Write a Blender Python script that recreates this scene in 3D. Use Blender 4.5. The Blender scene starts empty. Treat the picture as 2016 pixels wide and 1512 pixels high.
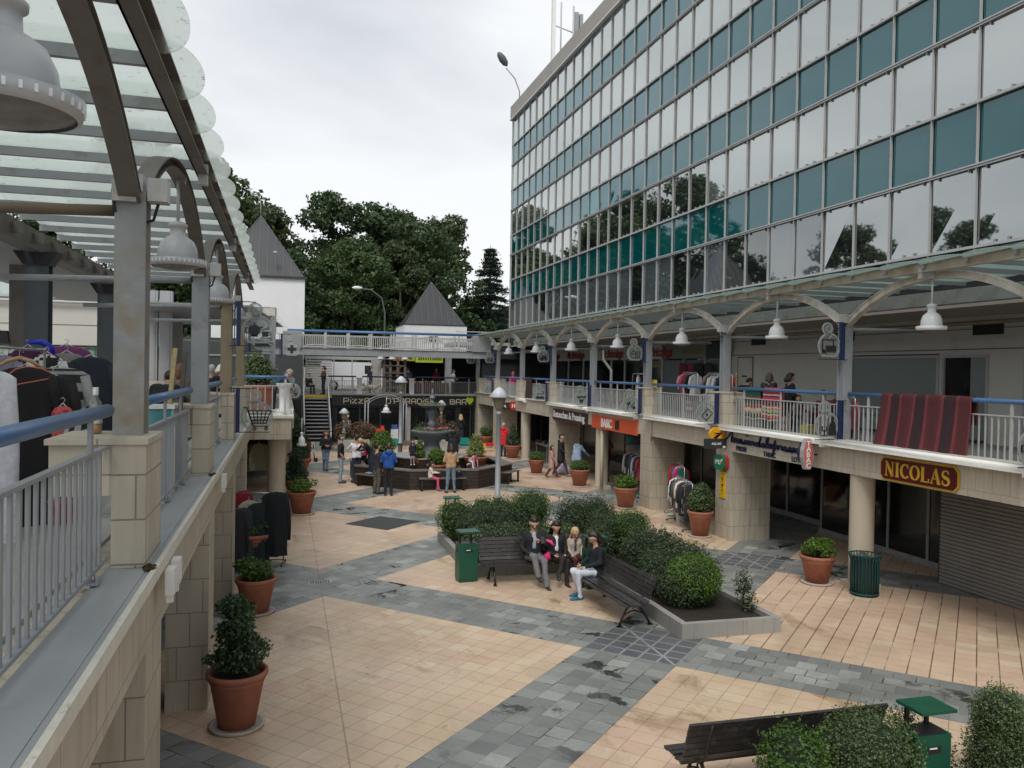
import bpy, math, random
import numpy as np
from mathutils import Vector, Matrix, noise
R = math.radians
S = bpy.context.scene
# ---------------------------------------------------------------- camera
def cam_axes(yaw, pitch, roll):
    f = Vector((math.sin(yaw)*math.cos(pitch), math.cos(yaw)*math.cos(pitch), -math.sin(pitch)))
    r = Vector((math.cos(yaw), -math.sin(yaw), 0)); u = r.cross(f)
    c, s = math.cos(roll), math.sin(roll)
    return c*r+s*u, -s*r+c*u, f
_r, _u, _f = cam_axes(0.26940, 0.01615, 0.01795)
cd = bpy.data.cameras.new('camera'); cam = bpy.data.objects.new('camera', cd); S.collection.objects.link(cam)
cam.matrix_world = Matrix(((_r.x, _u.x, -_f.x, 0), (_r.y, _u.y, -_f.y, 0), (_r.z, _u.z, -_f.z, 4.3), (0, 0, 0, 1)))
cd.sensor_width = 36; cd.lens = 1620/2016*36; cd.clip_start = 0.05; cd.clip_end = 2000
S.camera = cam
# ---------------------------------------------------------------- sky, sun, exposure
SUN_EL, SUN_AZ = R(52), R(205)
W = bpy.data.worlds.new('World'); S.world = W; W.use_nodes = True
nt = W.node_tree; nt.nodes.clear()
def wn(t, **k):
    n = nt.nodes.new(t)
    for a, b in k.items(): setattr(n, a, b)
    return n
out = wn('ShaderNodeOutputWorld'); bg = wn('ShaderNodeBackground'); sky = wn('ShaderNodeTexSky', sky_type='NISHITA', sun_disc=False)
sky.sun_elevation = SUN_EL; sky.sun_rotation = SUN_AZ; sky.air_density = 1.4; sky.dust_density = 3
bg.inputs['Strength'].default_value = 0.1
tc = wn('ShaderNodeTexCoord'); mp = wn('ShaderNodeMapping'); mp.inputs['Scale'].default_value = (1.0, 1.0, 3.2)
n1 = wn('ShaderNodeTexNoise'); n1.inputs['Scale'].default_value = 1.25; n1.inputs['Detail'].default_value = 6; n1.inputs['Roughness'].default_value = .5
n1.inputs['Distortion'].default_value = .25
nt.links.new(tc.outputs['Generated'], mp.inputs[0]); nt.links.new(mp.outputs[0], n1.inputs['Vector'])
rp = wn('ShaderNodeValToRGB'); e = rp.color_ramp.elements
e[0].position = .36; e[0].color = (4.75, 5.0, 5.45, 1); e[1].position = .62; e[1].color = (7.5, 7.6, 7.75, 1)
m = e.new if False else None
nt.links.new(n1.outputs['Fac'], rp.inputs[0])
mx = wn('ShaderNodeMix', data_type='RGBA'); mx.inputs[0].default_value = .93
nt.links.new(sky.outputs[0], mx.inputs[6]); nt.links.new(rp.outputs[0], mx.inputs[7])
nt.links.new(mx.outputs[2], bg.inputs[0]); nt.links.new(bg.outputs[0], out.inputs[0])
sd = bpy.data.lights.new('sun', 'SUN'); sd.energy = 1.5; sd.angle = R(25); sd.color = (1, .97, .92)
so = bpy.data.objects.new('sun', sd); S.collection.objects.link(so)
so.rotation_euler = (R(90)-SUN_EL, 0, math.pi-SUN_AZ+0)
so.rotation_euler = Vector((math.sin(SUN_AZ)*math.cos(SUN_EL), math.cos(SUN_AZ)*math.cos(SUN_EL), math.sin(SUN_EL))).to_track_quat('Z', 'Y').to_euler()
S.view_settings.view_transform = 'Standard'; S.view_settings.look = 'None'; S.view_settings.exposure = 0.42
S.render.engine = 'CYCLES'
S.cycles.max_bounces = 6; S.cycles.diffuse_bounces = 4; S.cycles.glossy_bounces = 3; S.cycles.transparent_max_bounces = 12; S.cycles.transmission_bounces = 4
S.cycles.caustics_reflective = False; S.cycles.caustics_refractive = False
rnd = random.Random(7)
# ---------------------------------------------------------------- materials
class NT:
    def __init__(s, name):
        s.m = bpy.data.materials.new(name); s.m.use_nodes = True; s.t = s.m.node_tree; s.t.nodes.clear()
        s.o = s.t.nodes.new('ShaderNodeOutputMaterial')
        s.b = s.t.nodes.new('ShaderNodeBsdfPrincipled'); s.t.links.new(s.b.outputs[0], s.o.inputs[0])
    def put(s, sock, v):
        if hasattr(v, 'is_linked') or isinstance(v, bpy.types.NodeSocket): s.t.links.new(v, sock)
        elif isinstance(v, (tuple, list)) and len(v) == 3 and len(getattr(sock, 'default_value', (0,)*3)) == 4: sock.default_value = (*v, 1)
        else: sock.default_value = v
    def n(s, t, outn=0, ins=(), **k):
        x = s.t.nodes.new(t)
        for a, b in k.items(): setattr(x, a, b)
        for a, b in (ins.items() if isinstance(ins, dict) else enumerate(ins)): s.put(x.inputs[a], b)
        return x.outputs[outn]
    def ma(s, op, a, b=0., c=0.): return s.n('ShaderNodeMath', 0, (a, b, c), operation=op)
    def mix(s, f, a, b, mode='MIX'): return s.n('ShaderNodeMix', 2, {0: f, 6: a, 7: b}, data_type='RGBA', blend_type=mode)
    def noise(s, vec, scale, det=4, rough=.55, dist=0): return s.n('ShaderNodeTexNoise', 0, {'Vector': vec, 'Scale': scale, 'Detail': det, 'Roughness': rough, 'Distortion': dist})
    def obj(s): return s.n('ShaderNodeTexCoord', 3)
    def pos(s): return s.n('ShaderNodeNewGeometry', 0)
    def ramp(s, f, lo, hi): return s.n('ShaderNodeMapRange', 0, {0: f, 1: lo, 2: hi, 3: 0., 4: 1.}, clamp=True)
    def bump(s, h, st=.3, d=.01): s.put(s.b.inputs['Normal'], s.n('ShaderNodeBump', 0, {'Strength': st, 'Distance': d, 'Height': h}))
    def fin(s, col, rough=.6, metal=0., spec=.5):
        s.put(s.b.inputs['Base Color'], col); s.put(s.b.inputs['Roughness'], rough); s.put(s.b.inputs['Metallic'], metal); s.put(s.b.inputs['Specular IOR Level'], spec)
        return s.m
MC = {}
def mat(name, col, rough=.6, var=.12, scale=6, metal=0., spec=.5, bump=0., dirt=None, dscale=1.5, dlo=.55, dhi=.75):
    if name in MC: return MC[name]
    N = NT(name); p = N.pos()
    f = N.noise(p, scale)
    a = tuple(min(1, c*(1+var)) for c in col); b = tuple(c*(1-var) for c in col)
    c = N.mix(N.ramp(f, .3, .7), b, a)
    if dirt:
        d = N.ramp(N.noise(p, dscale, 6, .65), dlo, dhi); c = N.mix(d, c, dirt)
    if bump: N.bump(f, bump, .01)
    MC[name] = N.fin(c, rough, metal, spec); return MC[name]
GREY = mat('grey painted steel', (.27, .285, .30), .45, .08, 3, dirt=(.2, .19, .17), dscale=4)
PALE = mat('pale grey steel', (.44, .45, .45), .5, .08, 3, dirt=(.33, .28, .2), dscale=3, dlo=.5, dhi=.8)
RUST = mat('grey steel with rust bloom', (.26, .27, .27), .55, .1, 8, dirt=(.23, .175, .10), dscale=3.2, dlo=.45, dhi=.72, bump=.15)
OCHRE = mat('ochre faded steel', (.24, .2, .13), .6, .1, 6, dirt=(.27, .17, .07), dscale=3)
BEAM = mat('brownish grey beam', (.14, .128, .115), .6, .12, 4, dirt=(.1, .075, .05), dscale=3)
CREAMB = mat('weathered cream beam', (.42, .37, .29), .55, .1, 4, dirt=(.28, .19, .11), dscale=2.4, dlo=.45, dhi=.75)
SLATE_ST = mat('dark slate steel', (.075, .09, .1), .5, .1, 4)
BLUE = mat('blue handrail paint', (.055, .14, .30), .35, .1, 5, spec=.5)
NAVY = mat('navy panel', (.012, .022, .085), .4, .1, 5)
BLACKM = mat('black metal', (.015, .016, .018), .4, .2, 5)
WHITE = mat('white render', (.78, .79, .79), .8, .03, 1.5, dirt=(.68, .69, .68), dscale=.6)
WHITEP = mat('white plastic', (.75, .75, .73), .4, .04, 5)
SOFFIT = mat('soffit plaster', (.40, .36, .32), .8, .08, 1.5)
SHOPW = mat('shop wall plaster', (.62, .59, .54), .8, .05, 1, dirt=(.5, .46, .41), dscale=.9)
CONC = mat('deck concrete', (.36, .35, .33), .75, .12, 3, dirt=(.2, .2, .19), dscale=1.2)
FLASH = mat('grey sheet flashing', (.34, .36, .37), .4, .07, 2, dirt=(.2, .2, .2), dscale=3, dlo=.62, dhi=.8)
EDGEW = mat('off white edge strip', (.66, .64, .55), .5, .08, 12, dirt=(.2, .19, .12), dscale=9, dlo=.64, dhi=.74)
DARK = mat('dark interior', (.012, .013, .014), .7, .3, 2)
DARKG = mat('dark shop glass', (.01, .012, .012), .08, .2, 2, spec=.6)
ZINC = mat('dark standing seam zinc', (.034, .036, .04), .45, .15, .8)
TERRA = mat('terracotta', (.33, .125, .075), .75, .14, 7, bump=.2, dirt=(.22, .085, .055), dscale=4)
TERRA2 = mat('terracotta saucer', (.42, .36, .31), .8, .1, 7)
SOIL = mat('soil', (.025, .018, .013), .95, .4, 20, bump=.8)
BARK = mat('bark', (.07, .055, .042), .9, .3, 9, bump=.6)
GREENM = mat('dark green enamel', (.004, .075, .04), .35, .12, 4, dirt=(.01, .05, .035), dscale=5)
GREENB = mat('blue green slatted steel', (.008, .05, .05), .45, .12, 4)
WOODD = mat('dark stained wood', (.032, .024, .02), .45, .3, 6, bump=.2)
WOODG = mat('weathered bench slat', (.032, .028, .028), .36, .25, 8, dirt=(.085, .08, .08), dscale=7)
TIMBER = mat('grey brown timber', (.16, .13, .1), .8, .2, 5)
def stone(name, c1, c2, bw, bh, streak=.5, mort=(.2, .18, .15)):
    N = NT(name); p = N.pos()
    sp = N.t.nodes.new('ShaderNodeSeparateXYZ'); N.t.links.new(p, sp.inputs[0])
    u = N.ma('ADD', sp.outputs[0], sp.outputs[1])
    v = N.n('ShaderNodeCombineXYZ', 0, (u, N.ma('ADD', sp.outputs[2], .04), 0.))
    br = N.t.nodes.new('ShaderNodeTexBrick'); N.t.links.new(v, br.inputs['Vector'])
    br.offset = .5
    for k, x in (('Color1', (*c1, 1)), ('Color2', (*c2, 1)), ('Mortar', (*mort, 1)), ('Scale', 1.), ('Mortar Size', .006), ('Mortar Smooth', .1), ('Bias', 0.), ('Brick Width', bw), ('Row Height', bh)): br.inputs[k].default_value = x
    sv = N.n('ShaderNodeMapping', 0, {'Vector': p, 'Scale': (5, 5, .5)})
    d = N.ramp(N.noise(sv, 1.6, 6, .65), .5, .78)
    c = N.mix(N.ma('MULTIPLY', d, streak), br.outputs[0], tuple(x*.42 for x in c1))
    c = N.mix(N.ma('MULTIPLY', N.ramp(N.noise(p, 1.3, 5), .4, .7), .3), c, tuple(x*.75 for x in c2))
    N.bump(br.outputs['Fac'], -.15, .004)
    return N.fin(c, .75)
STONE = stone('cream stone cladding', (.50, .445, .35), (.44, .39, .30), .3, .42, .6)
STONEB = stone('cream fascia stone', (.53, .475, .375), (.48, .43, .34), .34, .62, .75, (.34, .29, .22))
STONEP = stone('parapet pier stone', (.54, .49, .39), (.47, .42, .335), .5, .3, .55)
KERB = stone('grey kerb stone', (.33, .325, .3), (.27, .265, .245), .9, .6, .6)
# paving
def paving():
    N = NT('plaza paving of warm stone panels and slate bands'); p = N.pos()
    sp = N.t.nodes.new('ShaderNodeSeparateXYZ'); N.t.links.new(p, sp.inputs[0]); X, Y = sp.outputs[0], sp.outputs[1]
    k = 2**-.5
    A = N.ma('SUBTRACT', N.ma('MULTIPLY', N.ma('ADD', X, Y), k), 11.7-6.83*9); B = N.ma('SUBTRACT', N.ma('MULTIPLY', N.ma('SUBTRACT', Y, X), k), 3.78-6.83*9)
    P = 6.83; BW = 1.5
    def ax(v):
        q = N.ma('DIVIDE', v, P); i = N.ma('FLOOR', q); f = N.ma('MULTIPLY', N.ma('FRACT', q), P)
        band = N.ma('LESS_THAN', f, BW)
        u = N.ma('ADD', N.ma('MULTIPLY', band, N.ma('DIVIDE', f, .3)), N.ma('MULTIPLY', N.ma('SUBTRACT', 1., band), N.ma('ADD', N.ma('DIVIDE', N.ma('SUBTRACT', f, BW), .2961), 7.)))
        return i, band, u
    ia, ba, ua = ax(A); ib, bb, ub = ax(B)
    band = N.ma('MAXIMUM', ba, bb)
    # stagger the slates in the bands a little
    row = N.ma('FLOOR', N.ma('ADD', N.ma('MULTIPLY', ba, ua), N.ma('MULTIPLY', N.ma('SUBTRACT', 1., ba), ub)))
    off = N.ma('MULTIPLY', band, N.ma('FRACT', N.ma('MULTIPLY', row, .37)))
    only_b = N.ma('MULTIPLY', bb, N.ma('SUBTRACT', 1., ba)); only_a = N.ma('MULTIPLY', ba, N.ma('SUBTRACT', 1., bb))
    ua2 = N.ma('ADD', ua, N.ma('MULTIPLY', off, only_b)); ub2 = N.ma('ADD', ub, N.ma('MULTIPLY', off, only_a))
    fu, fv = N.ma('FRACT', ua2), N.ma('FRACT', ub2)
    cell = N.n('ShaderNodeCombineXYZ', 0, (N.ma('ADD', N.ma('FLOOR', ua2), N.ma('MULTIPLY', ia, 31.)), N.ma('ADD', N.ma('FLOOR', ub2), N.ma('MULTIPLY', ib, 31.)), 0.))
    h = N.n('ShaderNodeTexWhiteNoise', 0, {'Vector': cell}, noise_dimensions='2D')
    h2 = N.n('ShaderNodeTexWhiteNoise', 0, {'Vector': N.n('ShaderNodeVectorMath', 0, (cell, (7.3, 3.1, 0)), operation='ADD')}, noise_dimensions='2D')
    du = N.ma('ABSOLUTE', N.ma('SUBTRACT', fu, .5)); dv = N.ma('ABSOLUTE', N.ma('SUBTRACT', fv, .5))
    wob = N.ma('MULTIPLY', N.noise(p, 2.2, 3), .022)
    g = N.ma('GREATER_THAN', N.ma('ADD', N.ma('MAXIMUM', du, dv), wob), .496)
    # warm panels
    pan = N.n('ShaderNodeTexWhiteNoise', 0, {'Vector': N.n('ShaderNodeCombineXYZ', 0, (ia, ib, 0.))}, noise_dimensions='2D')
    pink = N.ramp(N.ma('ADD', N.noise(p, .35, 3), N.ma('MULTIPLY', N.ma('SUBTRACT', pan, .5), .25)), .44, .62)
    far = N.ramp(Y, 17., 26.)
    w = N.mix(N.ma('MINIMUM', N.ma('ADD', N.ma('MULTIPLY', pink, .7), N.ma('MULTIPLY', far, .45)), 1.), (.60, .465, .315), (.58, .415, .315))
    w = N.mix(N.ma('MULTIPLY', N.ramp(h, .78, 1.), .75), w, (.55, .375, .29)); w = N.mix(N.ma('MULTIPLY', N.ramp(h2, .82, 1.), .7), w, (.68, .575, .42))
    w = N.mix(N.ma('MULTIPLY', N.ramp(h2, 0., .3), .0), w, (.4, .3, .2))
    w = N.mix(N.ma('MULTIPLY', N.ma('SUBTRACT', 1., N.ramp(h, 0., .5)), .25), w, (.52, .4, .28))
    mott = N.ramp(N.noise(p, 9., 8, .7, .6), .5, .68); w = N.mix(N.ma('MULTIPLY', mott, .32), w, (.50, .36, .24))
    brown = N.ma('MULTIPLY', N.ramp(N.noise(N.n('ShaderNodeMapping', 0, {'Vector': p, 'Scale': (1., .55, 1)}), 1.1, 7, .7, .7), .53, .63), N.ramp(N.noise(p, .23, 2), .42, .55))
    w = N.mix(N.ma('MULTIPLY', brown, .75), w, (.26, .165, .085))
    w = N.mix(N.ma('MULTIPLY', N.ramp(N.noise(p, .45, 8, .68, .8), .44, .62), .55), w, (.38, .275, .185))
    w = N.mix(N.ma('MULTIPLY', N.ramp(N.noise(p, 5.5, 4, .6), .66, .7), .5), w, (.22, .16, .11))
    gap = N.ma('MULTIPLY', N.ma('GREATER_THAN', dv, .468), N.ma('GREATER_THAN', X, 7.))
    gap = N.ma('MULTIPLY', gap, N.ramp(N.noise(p, .8, 2), .42, .5)); gap = N.ma('MULTIPLY', gap, N.ma('LESS_THAN', Y, 19.))
    # slates
    s = N.mix(h, (.185, .195, .185), (.285, .295, .275)); s = N.mix(N.ma('MULTIPLY', N.ramp(h2, .8, 1.), .8), s, (.40, .42, .39)); s = N.mix(N.ma('MULTIPLY', N.ramp(h2, .16, .0), .7), s, (.14, .15, .15))
    s = N.mix(N.ma('MULTIPLY', N.ramp(N.noise(p, 14, 6, .7), .45, .7), .35), s, (.14, .145, .14))
    sq = N.ma('MULTIPLY', ba, N.ma('MULTIPLY', bb, N.ma('COMPARE', ib, 9., .1)))
    diag = N.ma('LESS_THAN', N.ma('ABSOLUTE', N.ma('SUBTRACT', N.ma('SUBTRACT', ua, 2.5), N.ma('MULTIPLY', N.ma('SUBTRACT', ub, 2.5), 1.))), .1)
    gs = N.ma('MAXIMUM', N.ma('GREATER_THAN', N.ma('ADD', N.ma('MAXIMUM', du, dv), N.ma('MULTIPLY', wob, 1.2)), .455), diag)
    sqc = N.mix(N.ma('MULTIPLY', gs, .8), N.mix(h, (.07, .075, .09), (.11, .115, .13)), (.36, .36, .34))
    s = N.mix(sq, s, sqc)
    wetm = N.ramp(N.noise(p, .33, 3, .6), .44, .52)
    wet = N.ma('MULTIPLY', N.ramp(N.noise(N.n('ShaderNodeMapping', 0, {'Vector': p, 'Scale': (1, 1, 1)}), 1.25, 9, .62, .35), .575, .61), wetm)
    wet2 = N.ma('MULTIPLY', N.ma('GREATER_THAN', N.ma('ADD', N.ma('MAXIMUM', du, dv), N.ma('MULTIPLY', N.noise(p, 3.1, 5), .12)), .535), N.ramp(N.noise(p, 1.6, 2), .5, .56))
    wt = N.ma('MAXIMUM', wet, N.ma('MULTIPLY', wet2, .8)); wt = N.ma('MULTIPLY', wt, N.ma('SUBTRACT', 1., N.ma('MULTIPLY', sq, .6)))
    s = N.mix(N.ma('MULTIPLY', N.ramp(N.noise(p, .6, 7, .65, .5), .45, .62), .5), s, (.11, .115, .11))
    s = N.mix(wt, s, (.036, .038, .033))
    col = N.mix(band, N.mix(N.ma('MULTIPLY', gap, .85), w, (.12, .07, .035)), s)
    col = N.mix(N.ma('MULTIPLY', g, N.ma('SUBTRACT', .62, N.ma('MULTIPLY', sq, .5))), col, (.13, .09, .055))
    # longitudinal joint along x = .73
    jn = N.ma('MULTIPLY', N.ma('LESS_THAN', N.ma('ABSOLUTE', N.ma('SUBTRACT', X, .73)), .009), N.ma('LESS_THAN', Y, 26.))
    col = N.mix(N.ma('MULTIPLY', jn, .55), col, (.14, .1, .06))
    rough = N.ma('SUBTRACT', .62, N.ma('MULTIPLY', N.ma('MAXIMUM', N.ma('MULTIPLY', wt, band), N.ma('MULTIPLY', brown, .3)), .4))
    rough = N.ma('SUBTRACT', rough, N.ma('MULTIPLY', N.ramp(N.noise(p, .5, 5, .6), .4, .6), .27))
    N.bump(N.ma('ADD', N.ma('MULTIPLY', g, -1.), N.ma('MULTIPLY', h, .8)), .25, .003)
    return N.fin(col, rough)
PAVE = paving()
def glass(name, base, tint, fac, rough=.02):
    N = NT(name); N.t.nodes.remove(N.b)
    d = N.n('ShaderNodeBsdfDiffuse', 0, {0: base}); g = N.n('ShaderNodeBsdfGlossy', 0, {0: tint, 1: rough})
    fr = N.n('ShaderNodeLayerWeight', 1, {0: .5})
    f = N.ma('MINIMUM', N.ma('ADD', fac, N.ma('MULTIPLY', N.ma('POWER', fr, 3.), .9*(1-fac))), 1.)
    N.t.links.new(N.n('ShaderNodeMixShader', 0, (f, d, g)), N.o.inputs[0]); return N.m
WIN = [glass('coated window pane %s' % n, b, (.86, .9, .87), f_) for n, b, f_ in (('clear', (.02, .024, .026), .5), ('blind', (.10, .115, .13), .26), ('pale blind', (.17, .185, .18), .5), ('dark', (.012, .014, .017), .22))]
TEAL = glass('teal spandrel glass', (.0, .082, .086), (.75, .88, .93), .105, .03)
TEAL2 = glass('brighter teal spandrel glass', (.0, .2, .19), (.8, .9, .93), .1, .05)
def thinglass(name, col, alpha, rough=.1, spk=0.):
    N = NT(name); N.t.nodes.remove(N.b)
    tr = N.n('ShaderNodeBsdfTransparent', 0, {0: (.93, .97, .95)}); 
    g = N.n('ShaderNodeBsdfGlossy', 0, {0: (.8, .8, .8), 1: rough}); d = N.n('ShaderNodeBsdfTranslucent', 0, {0: col}); d2 = N.n('ShaderNodeBsdfDiffuse', 0, {0: col})
    dd = N.n('ShaderNodeMixShader', 0, (.45, d, d2))
    a = N.n('ShaderNodeMixShader', 0, (alpha, tr, dd))
    sh = N.n('ShaderNodeMixShader', 0, (.06, a, g))
    if spk:
        p = N.pos(); q = N.ma('MULTIPLY', N.ramp(N.noise(N.n('ShaderNodeMapping', 0, {'Vector': p, 'Scale': (1, 2.2, 1)}), 16, 3), .66, .70), N.ramp(N.noise(p, .9, 2), .35, .6))
        dk = N.n('ShaderNodeBsdfDiffuse', 0, {0: (.03, .03, .025)})
        sh = N.n('ShaderNodeMixShader', 0, (N.ma('MULTIPLY', q, spk), sh, dk))
    N.t.links.new(sh, N.o.inputs[0]); return N.m
CGLASS = thinglass('frosted canopy glass', (.86, .90, .88), .42, .12, .85)
CGLASS2 = thinglass('grubby canopy glass', (.42, .52, .49), .5, .15, .3)
PERSPEX = thinglass('clear sign acrylic', (.6, .62, .61), .14, .1)
PERSRIM = thinglass('sign ring acrylic edge', (.5, .52, .52), .62, .2)
ACRY = mat('sign ring', (.47, .49, .5), .4, .05)
def leaf(name, c, c2, spec=.35, tl=.25):
    N = NT(name); p = N.pos()
    f = N.n('ShaderNodeObjectInfo', 5) if False else N.noise(p, 2.5, 3)
    r = N.n('ShaderNodeTexWhiteNoise', 0, {'Vector': N.n('ShaderNodeVectorMath', 0, (p, (9., 9., 9.)), operation='MULTIPLY')}, noise_dimensions='3D')
    isl = N.n('ShaderNodeNewGeometry', 8)
    c_ = N.mix(isl, c, c2); c_ = N.mix(N.ma('MULTIPLY', N.ramp(f, .35, .65), .5), c_, tuple(x*.62 for x in c))
    N.fin(c_, .5, 0., spec)
    N.put(N.b.inputs['Subsurface Weight'], 0.)
    t = N.n('ShaderNodeBsdfTranslucent', 0, {0: c2}); N.t.links.new(N.n('ShaderNodeMixShader', 0, (tl, N.b.outputs[0], t)), N.o.inputs[0])
    return N.m
LF_TREE = [leaf('tree leaves %s' % n, a, b) for n, a, b in (('dark', (.03, .058, .024), (.07, .12, .042)), ('mid', (.04, .075, .025), (.095, .155, .048)), ('olive', (.038, .06, .023), (.09, .12, .042)))]
LF_CEDAR = leaf('cedar needles', (.014, .034, .022), (.03, .06, .035))
LF_BOX = leaf('box leaves', (.04, .09, .018), (.115, .21, .035)); LF_DK = leaf('dark glossy leaves', (.02, .05, .02), (.06, .12, .035), .6)
LF_GREY = leaf('dull hedge leaves', (.036, .062, .03), (.095, .13, .058)); LF_BRT = leaf('bright shrub leaves', (.05, .11, .015), (.16, .27, .04))
LF_RUS = leaf('russet leaves', (.11, .075, .04), (.23, .15, .08)); LF_YEL = leaf('variegated leaves', (.06, .12, .02), (.38, .42, .13)); LF_HEDGE = leaf('box shrub leaves', (.042, .08, .02), (.125, .185, .05), .7)
# ---------------------------------------------------------------- mesh helpers
C = S.collection
class MB:
    def __init__(s): s.v = []; s.f = []; s.mi = []; s.m = 0; s.sm = []
    def add(s, vs, fs, sm=False):
        o = len(s.v); s.v += [tuple(v) for v in vs]; s.f += [tuple(i+o for i in f) for f in fs]; s.mi += [s.m]*len(fs); s.sm += [sm]*len(fs); return s
    def box(s, x0, y0, z0, x1, y1, z1):
        x0, x1 = sorted((x0, x1)); y0, y1 = sorted((y0, y1)); z0, z1 = sorted((z0, z1))
        return s.add([(x0, y0, z0), (x1, y0, z0), (x1, y1, z0), (x0, y1, z0), (x0, y0, z1), (x1, y0, z1), (x1, y1, z1), (x0, y1, z1)],
                     [(0, 3, 2, 1), (4, 5, 6, 7), (0, 1, 5, 4), (1, 2, 6, 5), (2, 3, 7, 6), (3, 0, 4, 7)])
    def obox(s, c, ax, h):
        c = Vector(c); a = [Vector(x).normalized()*k for x, k in zip(ax, h)]
        vs = [c+a[0]*i+a[1]*j+a[2]*k for k in (-1, 1) for j in (-1, 1) for i in (-1, 1)]
        return s.add(vs, [(0, 2, 3, 1), (4, 5, 7, 6), (0, 1, 5, 4), (1, 3, 7, 5), (3, 2, 6, 7), (2, 0, 4, 6)])
    def bar(s, p, q, w, h, up=(0, 0, 1)):
        p = Vector(p); q = Vector(q); d = (q-p); u = Vector(up); r = d.cross(u)
        if r.length < 1e-6: r = d.cross(Vector((1, 0, 0)))
        u = r.cross(d); return s.obox((p+q)/2, (d, r, u), (d.length/2, w/2, h/2))
    def tube(s, pts, rad, n=8, cap=True, flat=1.):
        pts = [Vector(p) for p in pts]; rad = rad if isinstance(rad, (list, tuple)) else [rad]*len(pts)
        vs = []; u0 = None
        for i, p in enumerate(pts):
            d = (pts[min(i+1, len(pts)-1)]-pts[max(i-1, 0)]); d = d.normalized() if d.length > 1e-9 else Vector((0, 0, 1))
            if u0 is None: u0 = Vector((0, 0, 1)) if abs(d.z) < .9 else Vector((1, 0, 0))
            r = d.cross(u0)
            if r.length < 1e-5: r = d.cross(Vector((0, 1, .1)))
            r.normalize(); u = r.cross(d).normalized(); u0 = u
            for k in range(n):
                a = 2*math.pi*k/n; vs.append(p+(r*math.cos(a)+u*math.sin(a)*flat)*rad[i])
        fs = [(i*n+k, i*n+(k+1) % n, (i+1)*n+(k+1) % n, (i+1)*n+k) for i in range(len(pts)-1) for k in range(n)]
        if cap: fs += [tuple(range(n-1, -1, -1)), tuple(range((len(pts)-1)*n, len(pts)*n))]
        return s.add(vs, fs, True)
    def lathe(s, prof, n=24, c=(0, 0, 0), sx=1., sy=1.):
        vs = [(c[0]+r*math.cos(2*math.pi*k/n)*sx, c[1]+r*math.sin(2*math.pi*k/n)*sy, c[2]+z) for r, z in prof for k in range(n)]
        fs = [(i*n+k, i*n+(k+1) % n, (i+1)*n+(k+1) % n, (i+1)*n+k) for i in range(len(prof)-1) for k in range(n)]
        return s.add(vs, fs, True)
    def prism(s, poly, z0, z1, fr=None):
        # polygon in a plane frame fr=(origin, u, v, n): extruded along n from z0 to z1 ; default xy plane
        fr = fr or ((0, 0, 0), (1, 0, 0), (0, 1, 0), (0, 0, 1)); o, u, v, n = [Vector(x) for x in fr]
        k = len(poly); vs = [o+u*a+v*b+n*z0 for a, b in poly]+[o+u*a+v*b+n*z1 for a, b in poly]
        ar = sum(poly[i][0]*poly[(i+1) % k][1]-poly[(i+1) % k][0]*poly[i][1] for i in range(k))
        top = tuple(range(k, 2*k)); bot = tuple(range(k-1, -1, -1)); sd = [(i, (i+1) % k, (i+1) % k+k, i+k) for i in range(k)]
        if ar < 0: top = top[::-1]; bot = bot[::-1]; sd = [f[::-1] for f in sd]
        return s.add(vs, [top, bot]+sd)
    def ring(s, c, r0, r1, z0, z1, fr, a0=0., a1=360., n=40):
        o, u, v, nn = [Vector(x) for x in fr]; vs = []; full = abs(a1-a0) >= 359
        for i in range(n+1):
            a = R(a0+(a1-a0)*i/n)
            for r in (r0, r1):
                for z in (z0, z1): vs.append(o+u*(c[0]+r*math.cos(a))+v*(c[1]+r*math.sin(a))+nn*z)
        fs = []
        for i in range(n):
            a, b = i*4, (i+1)*4
            fs += [(a, a+1, b+1, b), (a+1, a+3, b+3, b+1), (a+3, a+2, b+2, b+3), (a+2, a, b, b+2)]
        if not full: fs += [(0, 2, 3, 1), (n*4, n*4+1, n*4+3, n*4+2)]
        return s.add(vs, fs)
    def build(s, name, mats, parent=None, world=False, label=None):
        me = bpy.data.meshes.new(name); me.from_pydata(s.v, [], s.f)
        for m in (mats if isinstance(mats, (list, tuple)) else [mats]): me.materials.append(m)
        me.polygons.foreach_set('material_index', s.mi); me.polygons.foreach_set('use_smooth', s.sm); me.update()
        return put(name, me, parent, world, label)
def put(name, me, parent=None, world=False, label=None):
    o = bpy.data.objects.new(name, me); C.objects.link(o)
    if parent:
        o.parent = parent
        if world: o.matrix_parent_inverse = parent.matrix_basis.inverted()
    if label: o['label'] = label
    return o
def tag(o, label=None, cat=None, group=None, kind=None):
    for k, v in (('label', label), ('category', cat), ('group', group), ('kind', kind)):
        if v: o[k] = v
    return o
def thing(name, label, cat, loc=(0, 0, 0), rz=0., group=None, sc=1.):
    o = bpy.data.objects.new(name, None); C.objects.link(o); o.location = loc; o.rotation_euler = (0, 0, rz); o.scale = (sc,)*3; o.empty_display_size = .1
    return tag(o, label, cat, group)
KIDS = {}
def copy_tree(o, loc=None, rz=None, label=None, sc=None, parent=None, group=None):
    c = o.copy(); C.objects.link(c)
    if parent: c.parent = parent
    if loc is not None: c.location = loc
    if rz is not None: c.rotation_euler = (0, 0, rz)
    if sc is not None: c.scale = sc if isinstance(sc, (tuple, list)) else (sc,)*3
    if label: c['label'] = label
    if group: c['group'] = group
    for ch in list(o.children): copy_tree(ch, parent=c)
    return c
def hsv(r, g, b): return (r, g, b)
_tx = {}
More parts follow.
